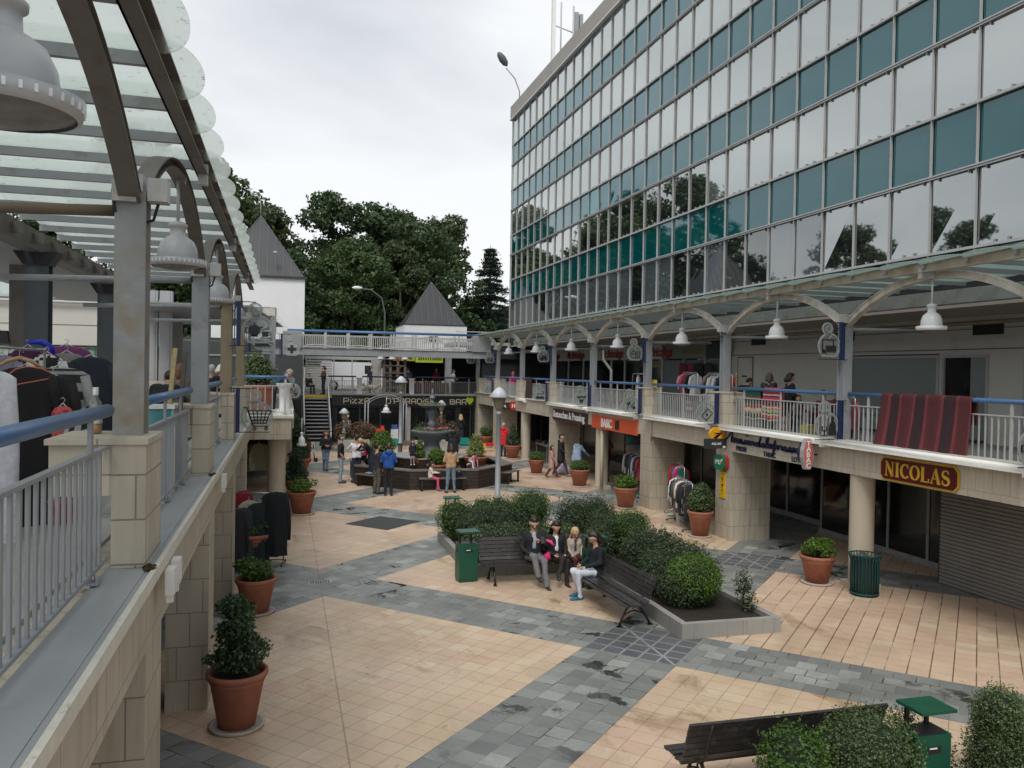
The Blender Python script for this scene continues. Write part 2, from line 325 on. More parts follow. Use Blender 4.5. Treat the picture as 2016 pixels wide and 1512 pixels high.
def textmesh(txt, size=1., ext=.01, bold=0., shear=0., sx=1., align='LEFT', sp=1.):
    cu = bpy.data.curves.new('t', 'FONT'); cu.body = txt; cu.size = size; cu.extrude = ext; cu.offset = bold*size; cu.shear = shear; cu.align_x = align; cu.space_character = sp; cu.resolution_u = 4
    o = bpy.data.objects.new('t', cu); C.objects.link(o); dg = bpy.context.evaluated_depsgraph_get(); dg.update()
    me = bpy.data.meshes.new_from_object(o.evaluated_get(dg)); vs = [(v.co.x*sx, v.co.y, v.co.z) for v in me.vertices]; fs = [tuple(p.vertices) for p in me.polygons]
    bpy.data.objects.remove(o); bpy.data.curves.remove(cu); bpy.data.meshes.remove(me)
    return vs, fs
def addtext(mb, txt, fr, **k):
    o, u, v, n = [Vector(x) for x in fr]; vs, fs = textmesh(txt, **k)
    mb.add([o+u*a+v*b+n*c for a, b, c in vs], fs); return max(a for a, b, c in vs) if vs else 0
def ribbon(mb, pts, w, fr, z0, z1):
    # polyline with width(s) in a plane frame
    P = [Vector((a, b)) for a, b in pts]; n = len(P); w = w if isinstance(w, (list, tuple)) else [w]*n
    L, Rr = [], []
    for i in range(n):
        d = (P[min(i+1, n-1)]-P[max(i-1, 0)]); d = d.normalized() if d.length else Vector((1, 0)); q = Vector((-d.y, d.x))
        if 0 < i < n-1:
            a = (P[i]-P[i-1]).normalized(); b = (P[i+1]-P[i]).normalized(); c = max(.5, math.sqrt(max(.01, (1+a.dot(b))/2))); q = q/c
        L.append(P[i]+q*w[i]/2); Rr.append(P[i]-q*w[i]/2)
    o, u, v, nn = [Vector(x) for x in fr]; vs = []
    for i in range(n):
        for p in (L[i], Rr[i]):
            for z in (z0, z1): vs.append(o+u*p.x+v*p.y+nn*z)
    fs = []
    for i in range(n-1):
        a, b = i*4, i*4+4; fs += [(a, b, b+1, a+1), (a+1, b+1, b+3, a+3), (a+3, b+3, b+2, a+2), (a+2, b+2, b, a)]
    fs += [(0, 1, 3, 2), (n*4-4, n*4-2, n*4-1, n*4-3)]
    mb.add(vs, fs)
def smooth_pts(pts, k=5):
    P = [Vector((*p,)) for p in pts]; out = []
    for i in range(len(P)-1):
        a = P[max(i-1, 0)]; b = P[i]; c = P[i+1]; d = P[min(i+2, len(P)-1)]
        for j in range(k):
            t = j/k; out.append(tuple(.5*((2*b)+(c-a)*t+(2*a-5*b+4*c-d)*t*t+(3*b-a-3*c+d)*t**3)))
    return out+[tuple(P[-1])]
XF = ((0, 0, 0), (0, -1, 0), (0, 0, 1), (-1, 0, 0))
def frX(x, y, z): return ((x, y, z), (0, -1, 0), (0, 0, 1), (-1, 0, 0))      # facing -X (right wall seen from the plaza): text runs towards the camera
def frY(x, y, z): return ((x, y, z), (1, 0, 0), (0, 0, 1), (0, -1, 0))       # facing -Y
# ================================================================ setting
g = MB(); g.box(-300, -60, -.6, 300, 400, -.03); tag(g.build('ground', mat('asphalt', (.05, .05, .05), .85, .2, 3)), kind='structure')
g = MB(); g.add([(-6, -4, 0), (30, -4, 0), (30, 60, 0), (-6, 60, 0)], [(0, 1, 2, 3)]); tag(g.build('plaza_paving', PAVE), kind='structure')
MATM = mat('charcoal ribbed mat', (.045, .047, .05), .8, .1, 30, bump=.3)
for c, nm in (((2.68, 22.95), 'charcoal square mat set in the paving by the left arcade'), ((8.95, 22.75), 'charcoal square mat set in the paving behind the hedge bed')):
    m_ = MB(); m_.prism([(c[0]-1.02, c[1]+.02), (c[0], c[1]-1.05), (c[0]+1.05, c[1]+.05), (c[0]+.02, c[1]+1.02)], .003, .012)
    tag(m_.build('floor_mat', MATM), nm, 'mat')
t = thing('drain_grate', 'small iron drain grate in the slate band at the left', 'grate', (.73, 16.82, 0), 0)
b = MB(); b.box(-.22, -.1, .002, .22, .1, .006); b.build('frame', PALE, t)
b = MB()
for i in range(8):
    for j in range(2): b.box(-.2+i*.05, -.085+j*.09, .007, -.165+i*.05, -.01+j*.09, .009)
b.build('slot', BLACKM, t)
RZ = 2.70
b = MB(); b.box(-70, 48.75, -.5, 90, 200, RZ-.004); tag(b.build('rear_terrace', mat('rear tarmac', (.12, .12, .115), .8, .2, 1)), kind='structure')
# ---- left gallery
LG = thing('left_gallery', 'cream stone arcade carrying the walkway on the left side of the plaza', 'arcade', (-.9, 10, 0))
FX = -.88
b = MB(); b.box(FX, -6, 2.36, FX-.45, 23.4, 2.9); b.build('fascia_beam', STONEB, LG, True)
b = MB(); b.box(FX-.452, -6, 2.37, -1.66, 23.4, 2.93); b.build('curb', CONC, LG, True)
b = MB(); b.box(-1.661, -6, 2.5, -30, 60, 2.70); b.box(-1.66, 27.5, 2.5, -.101, 60, 2.699); b.box(-1.34, 23.41, 2.885, .15, 27.5, 2.94); b.build('floor_slab', CONC, LG, True)
b = MB(); b.box(-.875, -6, 2.903, -1.13, 23.4, 2.935); b.box(-.83, -6, 2.84, -.874, 23.4, 2.93); b.build('sheet_flashing', FLASH, LG, True)
b = MB(); b.box(-.80, -6, 2.86, -.835, 23.3, 2.945); b.build('edge_strip', EDGEW, LG, True)
for k in range(-1, 4):
    y = 5.95+4.9*k
    b = MB(); b.box(FX-.001, y, -.02, FX-.5, y+.75, 2.358); b.build('pier', STONE, LG, True)
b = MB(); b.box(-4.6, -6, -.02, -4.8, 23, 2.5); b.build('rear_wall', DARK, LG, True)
for k in range(0, 4):
    y = 5.95+4.9*k
    b = MB(); b.box(-.89, y, 2.937, -1.1, y+.72, 3.76); b.box(-1.101, y+.02, 3.42, -1.48, y+.7, 3.759); b.box(-.875, y-.015, 3.762, -1.5, y+.735, 3.80); b.build('parapet_pier', STONEP, LG, True)
# white junction boxes clipped on the edge
for y in (6.25, 6.55, 11.6):
    b = MB(); b.box(-.80, y, 2.66, -.74, y+.16, 2.84); b.box(-.795, y+.03, 2.6, -.75, y+.08, 2.66); b.build('junction_box', WHITEP, LG, True)
# moss tufts
# ---- left balcony and rear-left block
LB = thing('balcony_block', 'stone balcony stepping out over a round column at the left', 'balcony', (0, 24.5, 0))
b = MB(); b.box(-1.34, 23.402, 2.3, .18, 27.5, 2.88); b.build('balcony_beam', STONEB, LB, True)
b = MB(); b.box(-1.4, 23.34, 2.882, .25, 27.5, 2.95); b.build('coping', EDGEW, LB, True)
b = MB(); b.lathe([(.25, 0), (.25, 2.3)], 28, (-.2, 24.35, 0)); b.box(-.5, 24.05, 0, .1, 24.65, .12); b.build('column', mat('cream column render', (.50, .44, .34), .7, .06, 1, dirt=(.4, .34, .25), dscale=1.5), LB, True)
b = MB(); b.box(.3, 27.502, 2.3, -.1, 48.2, 2.9); b.build('side_beam', STONEB, LB, True)
for y in (31, 36, 41): 
    b = MB(); b.box(.28, y, 0, -.2, y+.7, 2.3); b.build('pier', STONE, LB, True)
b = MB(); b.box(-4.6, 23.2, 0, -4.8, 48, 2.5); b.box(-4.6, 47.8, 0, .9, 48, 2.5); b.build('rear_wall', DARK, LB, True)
b = MB()
b.lathe([(.21, 0), (.21, .1), (.15, .16), (.15, .7), (.17, .74), (.23, .82), (.23, .88)], 8, (.0, 24.2, 2.95), 1, 1); b.build('white_pillar', WHITE, LB, True)
# ---- right gallery
RX = 11.13
RG = thing('right_gallery', 'cream stone arcade with shops under the walkway on the right side', 'arcade', (RX, 25, 0))
b = MB(); b.box(RX, -4, 2.32, RX+.45, 48.7, 2.94); b.build('fascia_beam', STONEB, RG, True)
b = MB(); b.box(RX+.452, -4, 2.45, RX+.64, 48.7, 2.93); b.build('curb', CONC, RG, True)
b = MB(); b.box(RX+.641, -4, 2.45, 34, 60, 2.70); b.build('floor_slab', CONC, RG, True)
b = MB(); b.box(RX-.07, -4, 2.942, RX+.3, 48.75, 2.985); b.build('sill', mat('pale sill', (.5, .49, .45), .6, .1, 2, dirt=(.3, .29, .26), dscale=2), RG, True)
for y in (18.9, 23.75, 33.3, 43.3, 47.9):
    b = MB(); b.box(RX-.003, y, -.01, RX+1.15, y+.78, 2.318); b.build('pier', STONE, RG, True)
for y in (9.4,):
    b = MB(); b.box(RX+1.6, y, -.01, RX+2.2, y+.5, 2.318); b.build('pier', STONE, RG, True)
COLM = MC['cream column render']
for y in (14.25, 28.55, 38.6):
    b = MB(); b.lathe([(.24, .1), (.24, 2.32)], 28, (RX+.27, y, 0)); b.box(RX+.0, y-.28, 0, RX+.54, y+.28, .12); b.build('column', COLM, RG, True)
b = MB(); b.tube([(RX+.05, 28.0, .12), (RX+.05, 28.0, 2.3)], .06, 10); b.tube([(RX-.03, 23.7, 2.2), (RX-.03, 23.7, 2.9)], .03, 8); b.build('downpipe', COLM, RG, True)
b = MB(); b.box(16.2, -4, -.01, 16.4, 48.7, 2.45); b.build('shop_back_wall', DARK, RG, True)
for y in (18.95, 23.8, 28.2, 34.4, 39.3, 44.2, 49.0):
    pass
for y in (19.75, 24.65, 34.4, 39.2, 44.2, 48.0):
    b = MB(); b.box(RX+.02, y-.33, 2.987, RX+.62, y+.33, 3.80); b.box(RX-.0, y-.35, 3.80, RX+.64, y+.35, 3.84); b.build('parapet_pier', STONEP, RG, True)
# maison glazing and shutters on the ground floor
SHUT = mat('brown grey roller shutter', (.24, .225, .205), .5, .1, 2)
b = MB(); n = 30
for i in range(n):
    z = .02+i*.08; b.box(13.3, 7.2, z, 13.335, 14.2, z+.055); b.box(13.33, 7.2, z+.055, 13.35, 14.2, z+.08)
b.build('roller_shutter', SHUT, RG, True)
b = MB()
for i in range(40):
    z = .02+i*.056; b.box(12.7, -2, z, 12.735, 8.1, z+.034); b.box(12.73, -2, z+.034, 12.75, 8.1, z+.056)
b.build('roller_shutter', SHUT, RG, True)
b = MB(); b.box(12.6, 8.2, 0, 12.75, 8.3, 2.45); b.box(13.1, 8.9, 0, 13.4, 9.1, 2.45); b.build('shutter_guide', PALE, RG, True)
b = MB()
for y in (14.35, 15.6, 16.9, 18.2, 19.5): b.box(14.3, y, 0, 14.36, y+.08, 2.45)
b.box(14.28, 14.3, 0, 14.38, 19.6, .12); b.build('shopfront_frame', GREY, RG, True)
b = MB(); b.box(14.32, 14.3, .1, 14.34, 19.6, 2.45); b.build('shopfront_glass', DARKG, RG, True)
b = MB(); b.box(13.36, 14.21, -.01, 14.3, 14.29, 2.45); b.build('cross_wall', DARK, RG, True)
b = MB()
for k in range(16): y = 20.2+k*1.8; b.box(14.9, y, 0, 14.96, y+.08, 2.45)
b.box(14.88, 20.2, 0, 14.98, 48.2, .15); b.box(14.89, 20.2, 2.05, 14.97, 48.2, 2.12); b.build('shopfront_frame', GREY, RG, True)
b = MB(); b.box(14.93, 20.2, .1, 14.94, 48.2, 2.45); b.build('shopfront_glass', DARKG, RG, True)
# white awning boxes under the sill
AW = mat('white awning box', (.80, .79, .74), .5, .05, 3, dirt=(.5, .48, .42), dscale=3, dlo=.6, dhi=.8)
for i, (y0, y1) in enumerate(((10.1, 14.95), (15.1, 19.3), (20.0, 24.0), (24.75, 29.0), (29.1, 34.0), (37.6, 39.0))):
    t = thing('awning_box', 'rolled up white awning box %s' % ('over the red and gold sign', 'over the navy script lettering', 'over the bare stone beam between two piers', 'over the orange sign', 'over the dark brown sign', 'beside the red hexagon sign')[i], 'awning', (RX-.1, (y0+y1)/2, 2.8))
    b = MB(); b.tube([(RX-.13, y0, 2.925), (RX-.13, y1, 2.925)], .055, 12); b.build('roll', AW, t, True)
    b = MB(); b.box(RX-.2, y0, 2.855, RX-.15, y1, 2.885); b.box(RX-.17, y0-.02, 2.8, RX-.003, y0, 2.93); b.box(RX-.17, y1, 2.8, RX-.003, y1+.02, 2.93); b.build('front_rail', AW, t, True)
# ---- upper right: shops behind the deck
SX = 16.7
US = thing('upper_shop_row', 'plastered shop row under the soffit on the right walkway', 'shops', (SX, 25, RZ))
def wallseg(b, y0, y1, z0, z1): b.box(SX, y0, z0, SX+.25, y1, z1)
b = MB()
wallseg(b, -4, 10.2, 2.68, 5.95); wallseg(b, 10.2, 15.4, 4.92, 5.95); wallseg(b, 15.4, 16.4, 2.68, 5.95); wallseg(b, 16.4, 17.9, 4.92, 5.95); wallseg(b, 17.9, 18.0, 2.68, 5.95); wallseg(b, 18.0, 21.6, 4.95, 5.95); wallseg(b, 21.6, 31.0, 2.68, 5.95)
wallseg(b, 31, 52, 5.1, 5.95)
for y in (31, 34.6, 38.9, 43.2, 47.4): wallseg(b, y, y+.3, 2.68, 5.1)
b.build('wall', SHOPW, US, True)
b = MB(); b.box(14.3, -4, 5.87, 20, 54, 5.94); b.build('soffit', SOFFIT, US, True)
b = MB(); b.box(SX-.02, -4, 5.04, SX-.001, 31, 5.06); b.box(SX-.02, -4, 5.55, SX-.002, 31, 5.565); b.build('wall_joint', mat('joint shadow gap', (.12, .11, .1), .8, .1, 1), US, True)
b = MB()
for y0, y1 in ((10.2, 15.4), (16.4, 17.9), (18.0, 21.6)):
    for a in (y0, y1-.08): b.box(SX-.03, a, 2.68, SX+.06, a+.08, 4.92)
    b.box(SX-.03, y0+.08, 4.84, SX+.06, y1-.08, 4.92)
b.build('window_frame', PALE, US, True)
b = MB(); b.box(SX+.03, 18.08, 2.76, SX+.05, 21.52, 4.84); b.box(SX+.03, 16.48, 2.76, SX+.05, 17.0, 4.84); b.build('whitewashed_pane', glass('whitewashed glass', (.24, .27, .26), (.7, .75, .73), .06, .25), US, True)
b = MB(); b.box(SX+.03, 17.0, 2.76, SX+.04, 17.9, 4.84); b.box(SX+.03, 10.3, 2.76, SX+.05, 15.3, 4.84); b.build('dark_pane', DARKG, US, True)
b = MB(); b.box(SX-.03, 27.0, 2.68, SX-.005, 28.0, 4.93); b.build('service_door', SHOPW, US, True)
b = MB(); b.box(SX-.045, 27.35, 4.22, SX-.03, 27.7, 4.28); b.box(SX-.045, 27.1, 3.9, SX-.03, 27.14, 4.0); b.build('door_plate', BLACKM, US, True)
b = MB(); b.box(SX-.04, 26.97, 2.68, SX-.03+.02, 26.995, 4.95); b.box(SX-.04, 28.005, 2.68, SX-.01, 28.03, 4.95); b.box(SX-.04, 26.97, 4.95, SX-.01, 28.03, 4.98); b.build('door_frame', mat('door frame', (.2, .19, .18), .6), US, True)
b = MB(); b.box(SX+2.5, -4, 2.66, SX+2.6, 52.3, 5.94); b.build('back_wall', DARK, US, True)
b = MB(); b.box(12.4, 52.3, 2.6, 20, 52.6, 5.93); b.box(SX, 47.7, 2.68, SX+.25, 52.3, 5.09); b.build('end_wall', DARK, US, True)
# green grey shop front (y 28.6-33.4) and hardware shop (33.4-48)
b = MB(); b.box(SX-.1, 28.9, 2.68, SX-.02, 34.4, 4.9); b.build('grey_shutter', mat('grey blue shutter', (.13, .15, .155), .5, .06, 2), US, True)
b = MB(); b.box(SX-.16, 28.9, 4.95, SX-.03, 30.2, 5.6); b.build('dark_green_panel', mat('dark green sign panel', (.012, .03, .025), .5), US, True)
b = MB()
for y in (30.3, 32.2, 34.3, 35.7, 38.6, 40.4, 42.9, 44.6, 47.2): b.box(SX-.14, y, 2.68, SX-.04, y+.12, 4.95)
b.box(SX-.13, 28.9, 4.4, SX-.06, 29.0, 4.5); b.build('shopfront_frame', PALE, US, True)
b = MB(); b.box(SX-.09, 34.45, 2.68, SX-.06, 47.9, 4.9); b.build('shop_window', DARKG, US, True)
HSIGN = mat('cream fascia board', (.48, .46, .41), .6, .05, 1)
b = MB(); b.box(SX-.2, 34.3, 4.95, SX-.03, 52, 5.62); b.build('fascia_board', HSIGN, US, True)
b = MB(); b.box(SX-.17, 30.25, 4.95, SX-.03, 34.25, 5.62); b.build('olive_fascia_board', mat('olive fascia board', (.17, .17, .14), .6, .08, 2), US, True)
b = MB()
for y in (9.5, 12.5, 16.0, 21.4, 26.2, 29.2): b.box(SX-.04, y, 5.4, SX-.003, y+.9, 5.75)
b.build('vent', DARK, US, True)
b = MB(); b.tube([(SX-.15, 28.55, 2.68), (SX-.15, 28.55, 5.0), (SX-.15, 28.4, 5.3), (SX-.15, 28.4, 5.85)], .08, 10); b.tube([(SX-.15, 28.55, 4.9), (SX-.15, 28.8, 5.2), (SX-.15, 28.8, 5.6)], .06, 8)
b.tube([(14.6, 35.6, 2.68), (14.6, 35.6, 4.4), (14.6, 36.6, 4.9), (14.6, 36.6, 5.6)], .07, 8); b.build('drain_pipe', PALE, US, True)
b = MB(); b.tube([(14.8, 8, 5.55), (14.8, 52, 5.55)], .05, 8); b.build('ceiling_pipe', mat('brown pipe', (.16, .12, .08), .6, .2, 2), US, True)
b = MB()
for k in range(18): b.box(15.2, 10.3+k*2.45, 5.866, 15.6, 10.34+k*2.45, 5.869)
b.build('ceiling_slot', DARK, US, True)
# ---- office building
GX = 14.3; PY = 1.32; Y0 = 14.52-1.32*9
OB = thing('office_building', 'long office block clad in teal spandrels and reflective glass on the right', 'building', (GX, 30, 6))
tops = [8.9, 11.93, 14.87, 17.85, 20.85]; sills = [7.15, 10.27, 13.2, 16.2, 19.15]
ncol = 38; YE = Y0+PY*ncol   # ends near 52.8
b = MB(); b.box(GX+.12, Y0, 5.95, GX+14, YE, 21.0); b.build('wall', DARK, OB, True)
b = MB(); b.box(GX-.12, Y0-.1, 20.9, GX+14, YE+.15, 21.75); b.build('parapet', mat('parapet concrete', (.36, .34, .31), .8, .06, 1, dirt=(.28, .27, .25), dscale=1), OB, True)
b = MB(); b.box(GX-.16, Y0-.1, 20.84, GX+.1, YE+.15, 20.895); b.build('parapet_trim', WHITEP, OB, True)
bands = [(6.55, 7.1)]+[(tops[i]+.03, sills[i+1]-.05) for i in range(4)]
r1 = random.Random(3)
for bi, (z0, z1) in enumerate(bands):
    b = MB(); b2 = MB()
    for i in range(ncol):
        y = Y0+i*PY; q = [r1.uniform(-.0035, .0035) for _ in range(3)]
        tgt = b2 if (bi == 2 and i == 26) else b
        tgt.add([(GX+.06+q[0], y+.03, z0), (GX+.06+q[1], y+PY-.03, z0), (GX+.06+q[2], y+PY-.03, z1), (GX+.06-q[0], y+.03, z1)], [(3, 2, 1, 0)])
    b.build('spandrel_band', TEAL, OB, True)
    if b2.v: b2.build('spandrel_panel', TEAL2, OB, True, 'brighter teal panel')
wins = []
for fi in range(5):
    for i in range(ncol):
        y = Y0+i*PY; z0, z1 = sills[fi]+.04, tops[fi]-.05
        wins.append((abs(y-20)+fi*2.5, fi, i, y, z0, z1))
vis = [w for w in wins if not (w[3] < 10.5 and w[1] > 0) and not (w[1] >= 3 and w[3] < 16)]
wins_sorted = sorted(vis, key=lambda w: w[0]); rest = MB()
vset = set(id(w) for w in wins_sorted[:100])
for w in wins:
    _, fi, i, y, z0, z1 = w; q = [r1.uniform(-.004, .004) for _ in range(4)]
    if fi == 0 and i in (8, 9, 10, 11, 12, 13, 14): q = [x*3.5 for x in q]
    P_ = [(GX+.05+q[0], y+.035, z0), (GX+.05+q[1], y+PY-.035, z0), (GX+.05+q[2], y+PY-.035, z1), (GX+.05+q[3], y+.035, z1)]
    mi = (0 if 5 < i < 13 else (3 if r1.random() < .4 else 1)) if fi == 0 else (0 if (fi == 1 and i > 17) else 2)
    if id(w) in vset:
        m_ = MB(); m_.add(P_, [(3, 2, 1, 0)]); m_.build('window', WIN[mi], OB, True)
    else: rest.m = mi; rest.add(P_, [(3, 2, 1, 0)])
o = rest.build('window', WIN, OB, True); o['kind'] = 'stuff'
for i in range(ncol+1):
    y = Y0+i*PY; b = MB(); b.box(GX-.002, y-.009, 6.5, GX+.05, y+.009, 20.84); b.box(GX-.014, y-.014, 6.5, GX-.002, y+.014, 20.84); b.build('mullion', PALE if i else PALE, OB, True)
for z, zz in zip(tops, sills):
    b = MB()
    b.box(GX-.03, Y0, z-.045, GX+.05, YE, z-.012); b.box(GX-.045, Y0, z+.004, GX+.05, YE, z+.04); b.build('head_rail', PALE, OB, True)
    b = MB(); b.box(GX-.03, Y0, zz-.03, GX+.05, YE, zz+.03); b.build('sill_rail', PALE, OB, True)
b = MB(); b.tube([(GX-.13, Y0, 6.87), (GX-.13, YE, 6.87)], .018, 6); b.build('guard_rail', WHITEP, OB, True)
b = MB()
for fi in range(5):
    for i in range(4, ncol):
        y = Y0+i*PY
        for d in (.45, .8): b.box(GX+.0, y+d, sills[fi]+.04, GX+.04, y+d+.035, sills[fi]+.1)
        for d in (.2, 1.05): b.box(GX+.0, y+d, tops[fi]-.11, GX+.04, y+d+.03, tops[fi]-.05)
o = b.build('pane_clip', mat('pane clip', (.3, .3, .29), .4), OB, True); o['kind'] = 'stuff'
t = thing('roof_antenna', 'white panel antenna mast on the office roof', 'antenna', (GX+.6, 46.2, 21.75))
b = MB(); b.box(-.12, -.1, 0, .1, .1, 4.4); b.build('panel', WHITEP, t)
b = MB(); b.tube([(.45, 0, 0), (.45, 0, 4.2)], .05, 8); b.tube([(.1, 0, 2.8), (1.3, 0, 2.5)], .035, 6); b.tube([(1.15, -.2, 0), (1.15, -.2, 4)], .06, 8); b.build('mast', PALE, t)
b = MB(); b.box(1.25, -.15, 2.0, 1.5, .15, 3.7); b.box(1.55, -.2, 1.8, 1.75, .1, 3.6); b.build('radio_unit', mat('grey radio unit', (.3, .31, .32), .5), t)
t = thing('roof_lamp', 'curved arm lamp with an oval head on the far corner of the office roof', 'lamp', (GX+.2, 51.9, 21.7))
b = MB(); b.tube([(0, 0, 0), (-.02, 0, .8), (-.35, 0, 1.6), (-.95, 0, 2.2)], .04, 8); b.build('arm', GREY, t)
b = MB(); b.lathe([(.02, -.55), (.2, -.35), (.25, 0), (.18, .35), (.05, .5)], 12); o = b.build('head', SLATE_ST, t); o.location = (-1.2, 0, 2.75); o.rotation_euler = (0, R(-38), 0)
# ================================================================ canopies, railings, lamps, signs
def arcpts(y0, y1, zs, zt, n=22, e=1.0):
    h = (y1-y0)/2; c = (y0+y1)/2; ri = zt-zs; Rr = (h*h+ri*ri)/(2*ri); out_ = []
    a1 = math.asin(h/Rr)
    for i in range(n+1):
        a = -a1+2*a1*i/n; out_.append((c+Rr*math.sin(a), zt-Rr+Rr*math.cos(a)))
    return out_
def canopy(side, cols, y0, y1, xcol, xbeam, xin, zb, lab, cmats, gm, colbase, bm, am, incols, npan):
    sg = -1 if side == 'L' else 1
    T = thing('glass_canopy', lab, 'canopy', (xcol, (y0+y1)/2, RZ), 0)
    for i, y in enumerate(cols):
        z0 = colbase[i]
        b = MB()
        for d in (-.1, .1): b.box(xcol-.1, y+d-.014, z0, xcol+.1, y+d+.014, 5.5)
        b.box(xcol-.05, y-.086, z0, xcol-.035, y+.086, 5.5); b.box(xcol+.035, y-.086, z0, xcol+.05, y+.086, 5.5)
        b.build('column', cmats[i], T, True)
        b = MB(); b.box(xcol-.11-(.0 if sg < 0 else .05), y-.17, 5.42, xcol-.115+.16, y-.12, 5.56); b.box(xcol-.08, y-.125, 5.5, xcol+.08, y+.13, 5.62)
        xo = xcol+.11 if sg < 0 else xcol-.25; b.box(xo, y-.12, 5.44, xo+.13, y+.03, 5.60); b.build('column_head', PALE, T, True)
        b = MB(); b.tube([(xo+.06, y, 5.46), (xo+.02, y+.03, 5.33), (xcol, y+.05, 5.28), (xcol-.1, y-.12, 5.36), (xcol-.11, y-.13, 5.5)], .012, 6); b.build('cable_loop', BLACKM, T, True)
        b = MB(); b.tube([(xcol, y, 5.38 if sg < 0 else 5.3), (xin, y+.4, 5.36 if sg < 0 else 5.35)], .04, 10); b.build('brace_tube', MC['brown pipe'] if i == 0 and sg < 0 else GREY, T, True)
    allc = [cols[0]-4.9]+list(cols)+[cols[-1]+4.9]
    for a, c in zip(allc[:-1], allc[1:]):
        if side == 'R' and c > cols[-1]+1: 
            pass
        pts = arcpts(a+.12, c-.12, 5.5, 6.24)
        pts = [p for p in pts if y0-.2 <= p[0] <= y1]
        if len(pts) < 4: continue
        b = MB(); fr = ((xcol-.07, 0, 0), (0, 1, 0), (0, 0, 1), (1, 0, 0)); am_ = .075 if sg < 0 else .125
        ribbon(b, pts, .014, fr, 0, .14); ribbon(b, [(p, q-am_) for p, q in pts], .014, fr, 0, .14); ribbon(b, [(p, q-am_/2) for p, q in pts], am_-.012, fr, .03 if sg > 0 else .062, .078)
        b.build('arch', am, T, True)
        m_ = (a+c)/2
        if y0 < m_ < y1: b = MB(); b.box(xbeam-.03, m_-.05, 6.1, xbeam+.06 if sg < 0 else xcol+.02, m_+.05, 6.3); b.build('arch_clamp', PALE, T, True)
    b = MB()
    if sg < 0:
        b.box(xbeam-.05, y0, zb-.1, xbeam-.035, y1, zb+.1); b.box(xbeam-.05, y0, zb-.1, xbeam+.06, y1, zb-.085); b.box(xbeam-.05, y0, zb+.085, xbeam+.06, y1, zb+.1)
    else:
        b.box(xbeam-.01, y0, zb-.085, xbeam+.03, y1, zb+.075); b.box(xbeam-.05, y0, zb+.078, xbeam+.06, y1, zb+.095); b.box(xbeam-.05, y0, zb-.1, xbeam+.06, y1, zb-.086)
    b.build('outer_beam', bm, T, True)
    b = MB(); b.box(xin-.05, y0, 5.93, xin+.05, y1, 6.22); b.box(xin-.1, y0, 5.915, xin+.1, y1, 5.929)
    nb = int((y1-y0)/.98)
    for k in range(nb): b.box(xin-sg*.052, y0+.45+k*.98, 6.0, xin-sg*.2, y0+.47+k*.98, 6.15)
    b.build('inner_beam', PALE if sg > 0 else BEAM, T, True)
    p0 = y0
    for k in range(npan):
        y = p0+k*.98
        b = MB(); xo = xbeam; b.box(xo-sg*.065 if sg > 0 else xo-.07, y-.025, zb-.04, xin, y+.025, zb+.045)
        b.build('purlin', GREY, T, True)
        # glass: long slip with half-ellipse end
        n = 18; cy = y+.49; hw = .5; e = xbeam-sg*.0; tip = .24 if sg < 0 else .42
        pl = [(xin, cy-hw), (xin, cy+hw)]
        xe = xbeam+.0
        arc = [(xe-sg*tip*math.cos(t), cy+hw*math.sin(t)) for t in [math.pi/2-math.pi*i/n for i in range(n+1)]]
        pl = [(xin, cy-hw), (xin, cy+hw)]+arc
        b = MB(); o, u, v = Vector((0, 0, 0)), None, None
        vs = []
        for lo in (0, 1):
            for (x, yy) in pl: vs.append((x, yy, zb+(.10 if sg < 0 else .06)+(cy-yy)*(.09 if sg < 0 else .05)+lo*.012))
        k_ = len(pl); fs = [tuple(range(k_)), tuple(range(2*k_-1, k_-1, -1))]+[(i, i+k_, (i+1) % k_+k_, (i+1) % k_) for i in range(k_)]
        b.add(vs, fs); b.build('glass_panel', gm, T, True)
    for (x, y) in incols:
        b = MB(); b.box(x-.16, y-.13, 2.93, x+.16, y-.105, 5.75); b.box(x-.16, y+.105, 2.93, x+.16, y+.13, 5.75); b.box(x-.02, y-.105, 2.93, x+.02, y+.105, 5.75); b.build('rear_column', SLATE_ST, T, True)
        b = MB(); b.prism([(-.17, 0), (.17, 0), (.3, .2), (-.3, .2)], y-.16, y+.16, ((x, 0, 5.73), (1, 0, 0), (0, 0, 1), (0, 1, 0))); b.build('rear_column_head', BLACKM, T, True)
    return T
mat('brown pipe', (.16, .12, .08), .6, .2, 2)
LX = -1.05
LCOL = [6.35, 11.25, 16.15, 21.05]
canopy('L', LCOL, 1.0, 21.6, LX, -.83, -3.55, 6.3, 'scallop edged glass canopy on grey and ochre posts over the left walkway', [RUST, GREY, OCHRE, OCHRE], CGLASS, [3.8]*4, BEAM, BEAM, [(-3.55, 13.7), (-3.55, 18.6), (-3.55, 8.8)], 21)
RXC = 11.4
RCOL = [5.1+4.9*k for k in range(1, 10)]
base = {10.0: 2.985, 14.9: 2.985, 19.8: 3.84, 24.7: 3.84, 29.6: 2.985, 34.5: 3.84, 39.4: 2.985, 44.3: 3.84, 49.2: 3.0}
canopy('R', RCOL, 5.5, 49.9, RXC, 11.10, 13.9, 6.31, 'scallop edged glass canopy with cream arches over the right walkway', [PALE if False else GREY]*9, CGLASS2, [base.get(round(y, 1), 2.985) for y in RCOL], CREAMB, mat('cream grey arch steel', (.60, .57, .50), .5, .1, 3, dirt=(.33, .25, .16), dscale=2.5, dlo=.48, dhi=.75), [], 45)
b = MB(); b.box(-3.72, -2, 5.93, -5.6, 24, 6.0); tag(b.build('soffit_slab', mat('grey soffit slab', (.26, .27, .27), .7, .05, 1)), 'flat grey soffit slab behind the left canopy', 'soffit')
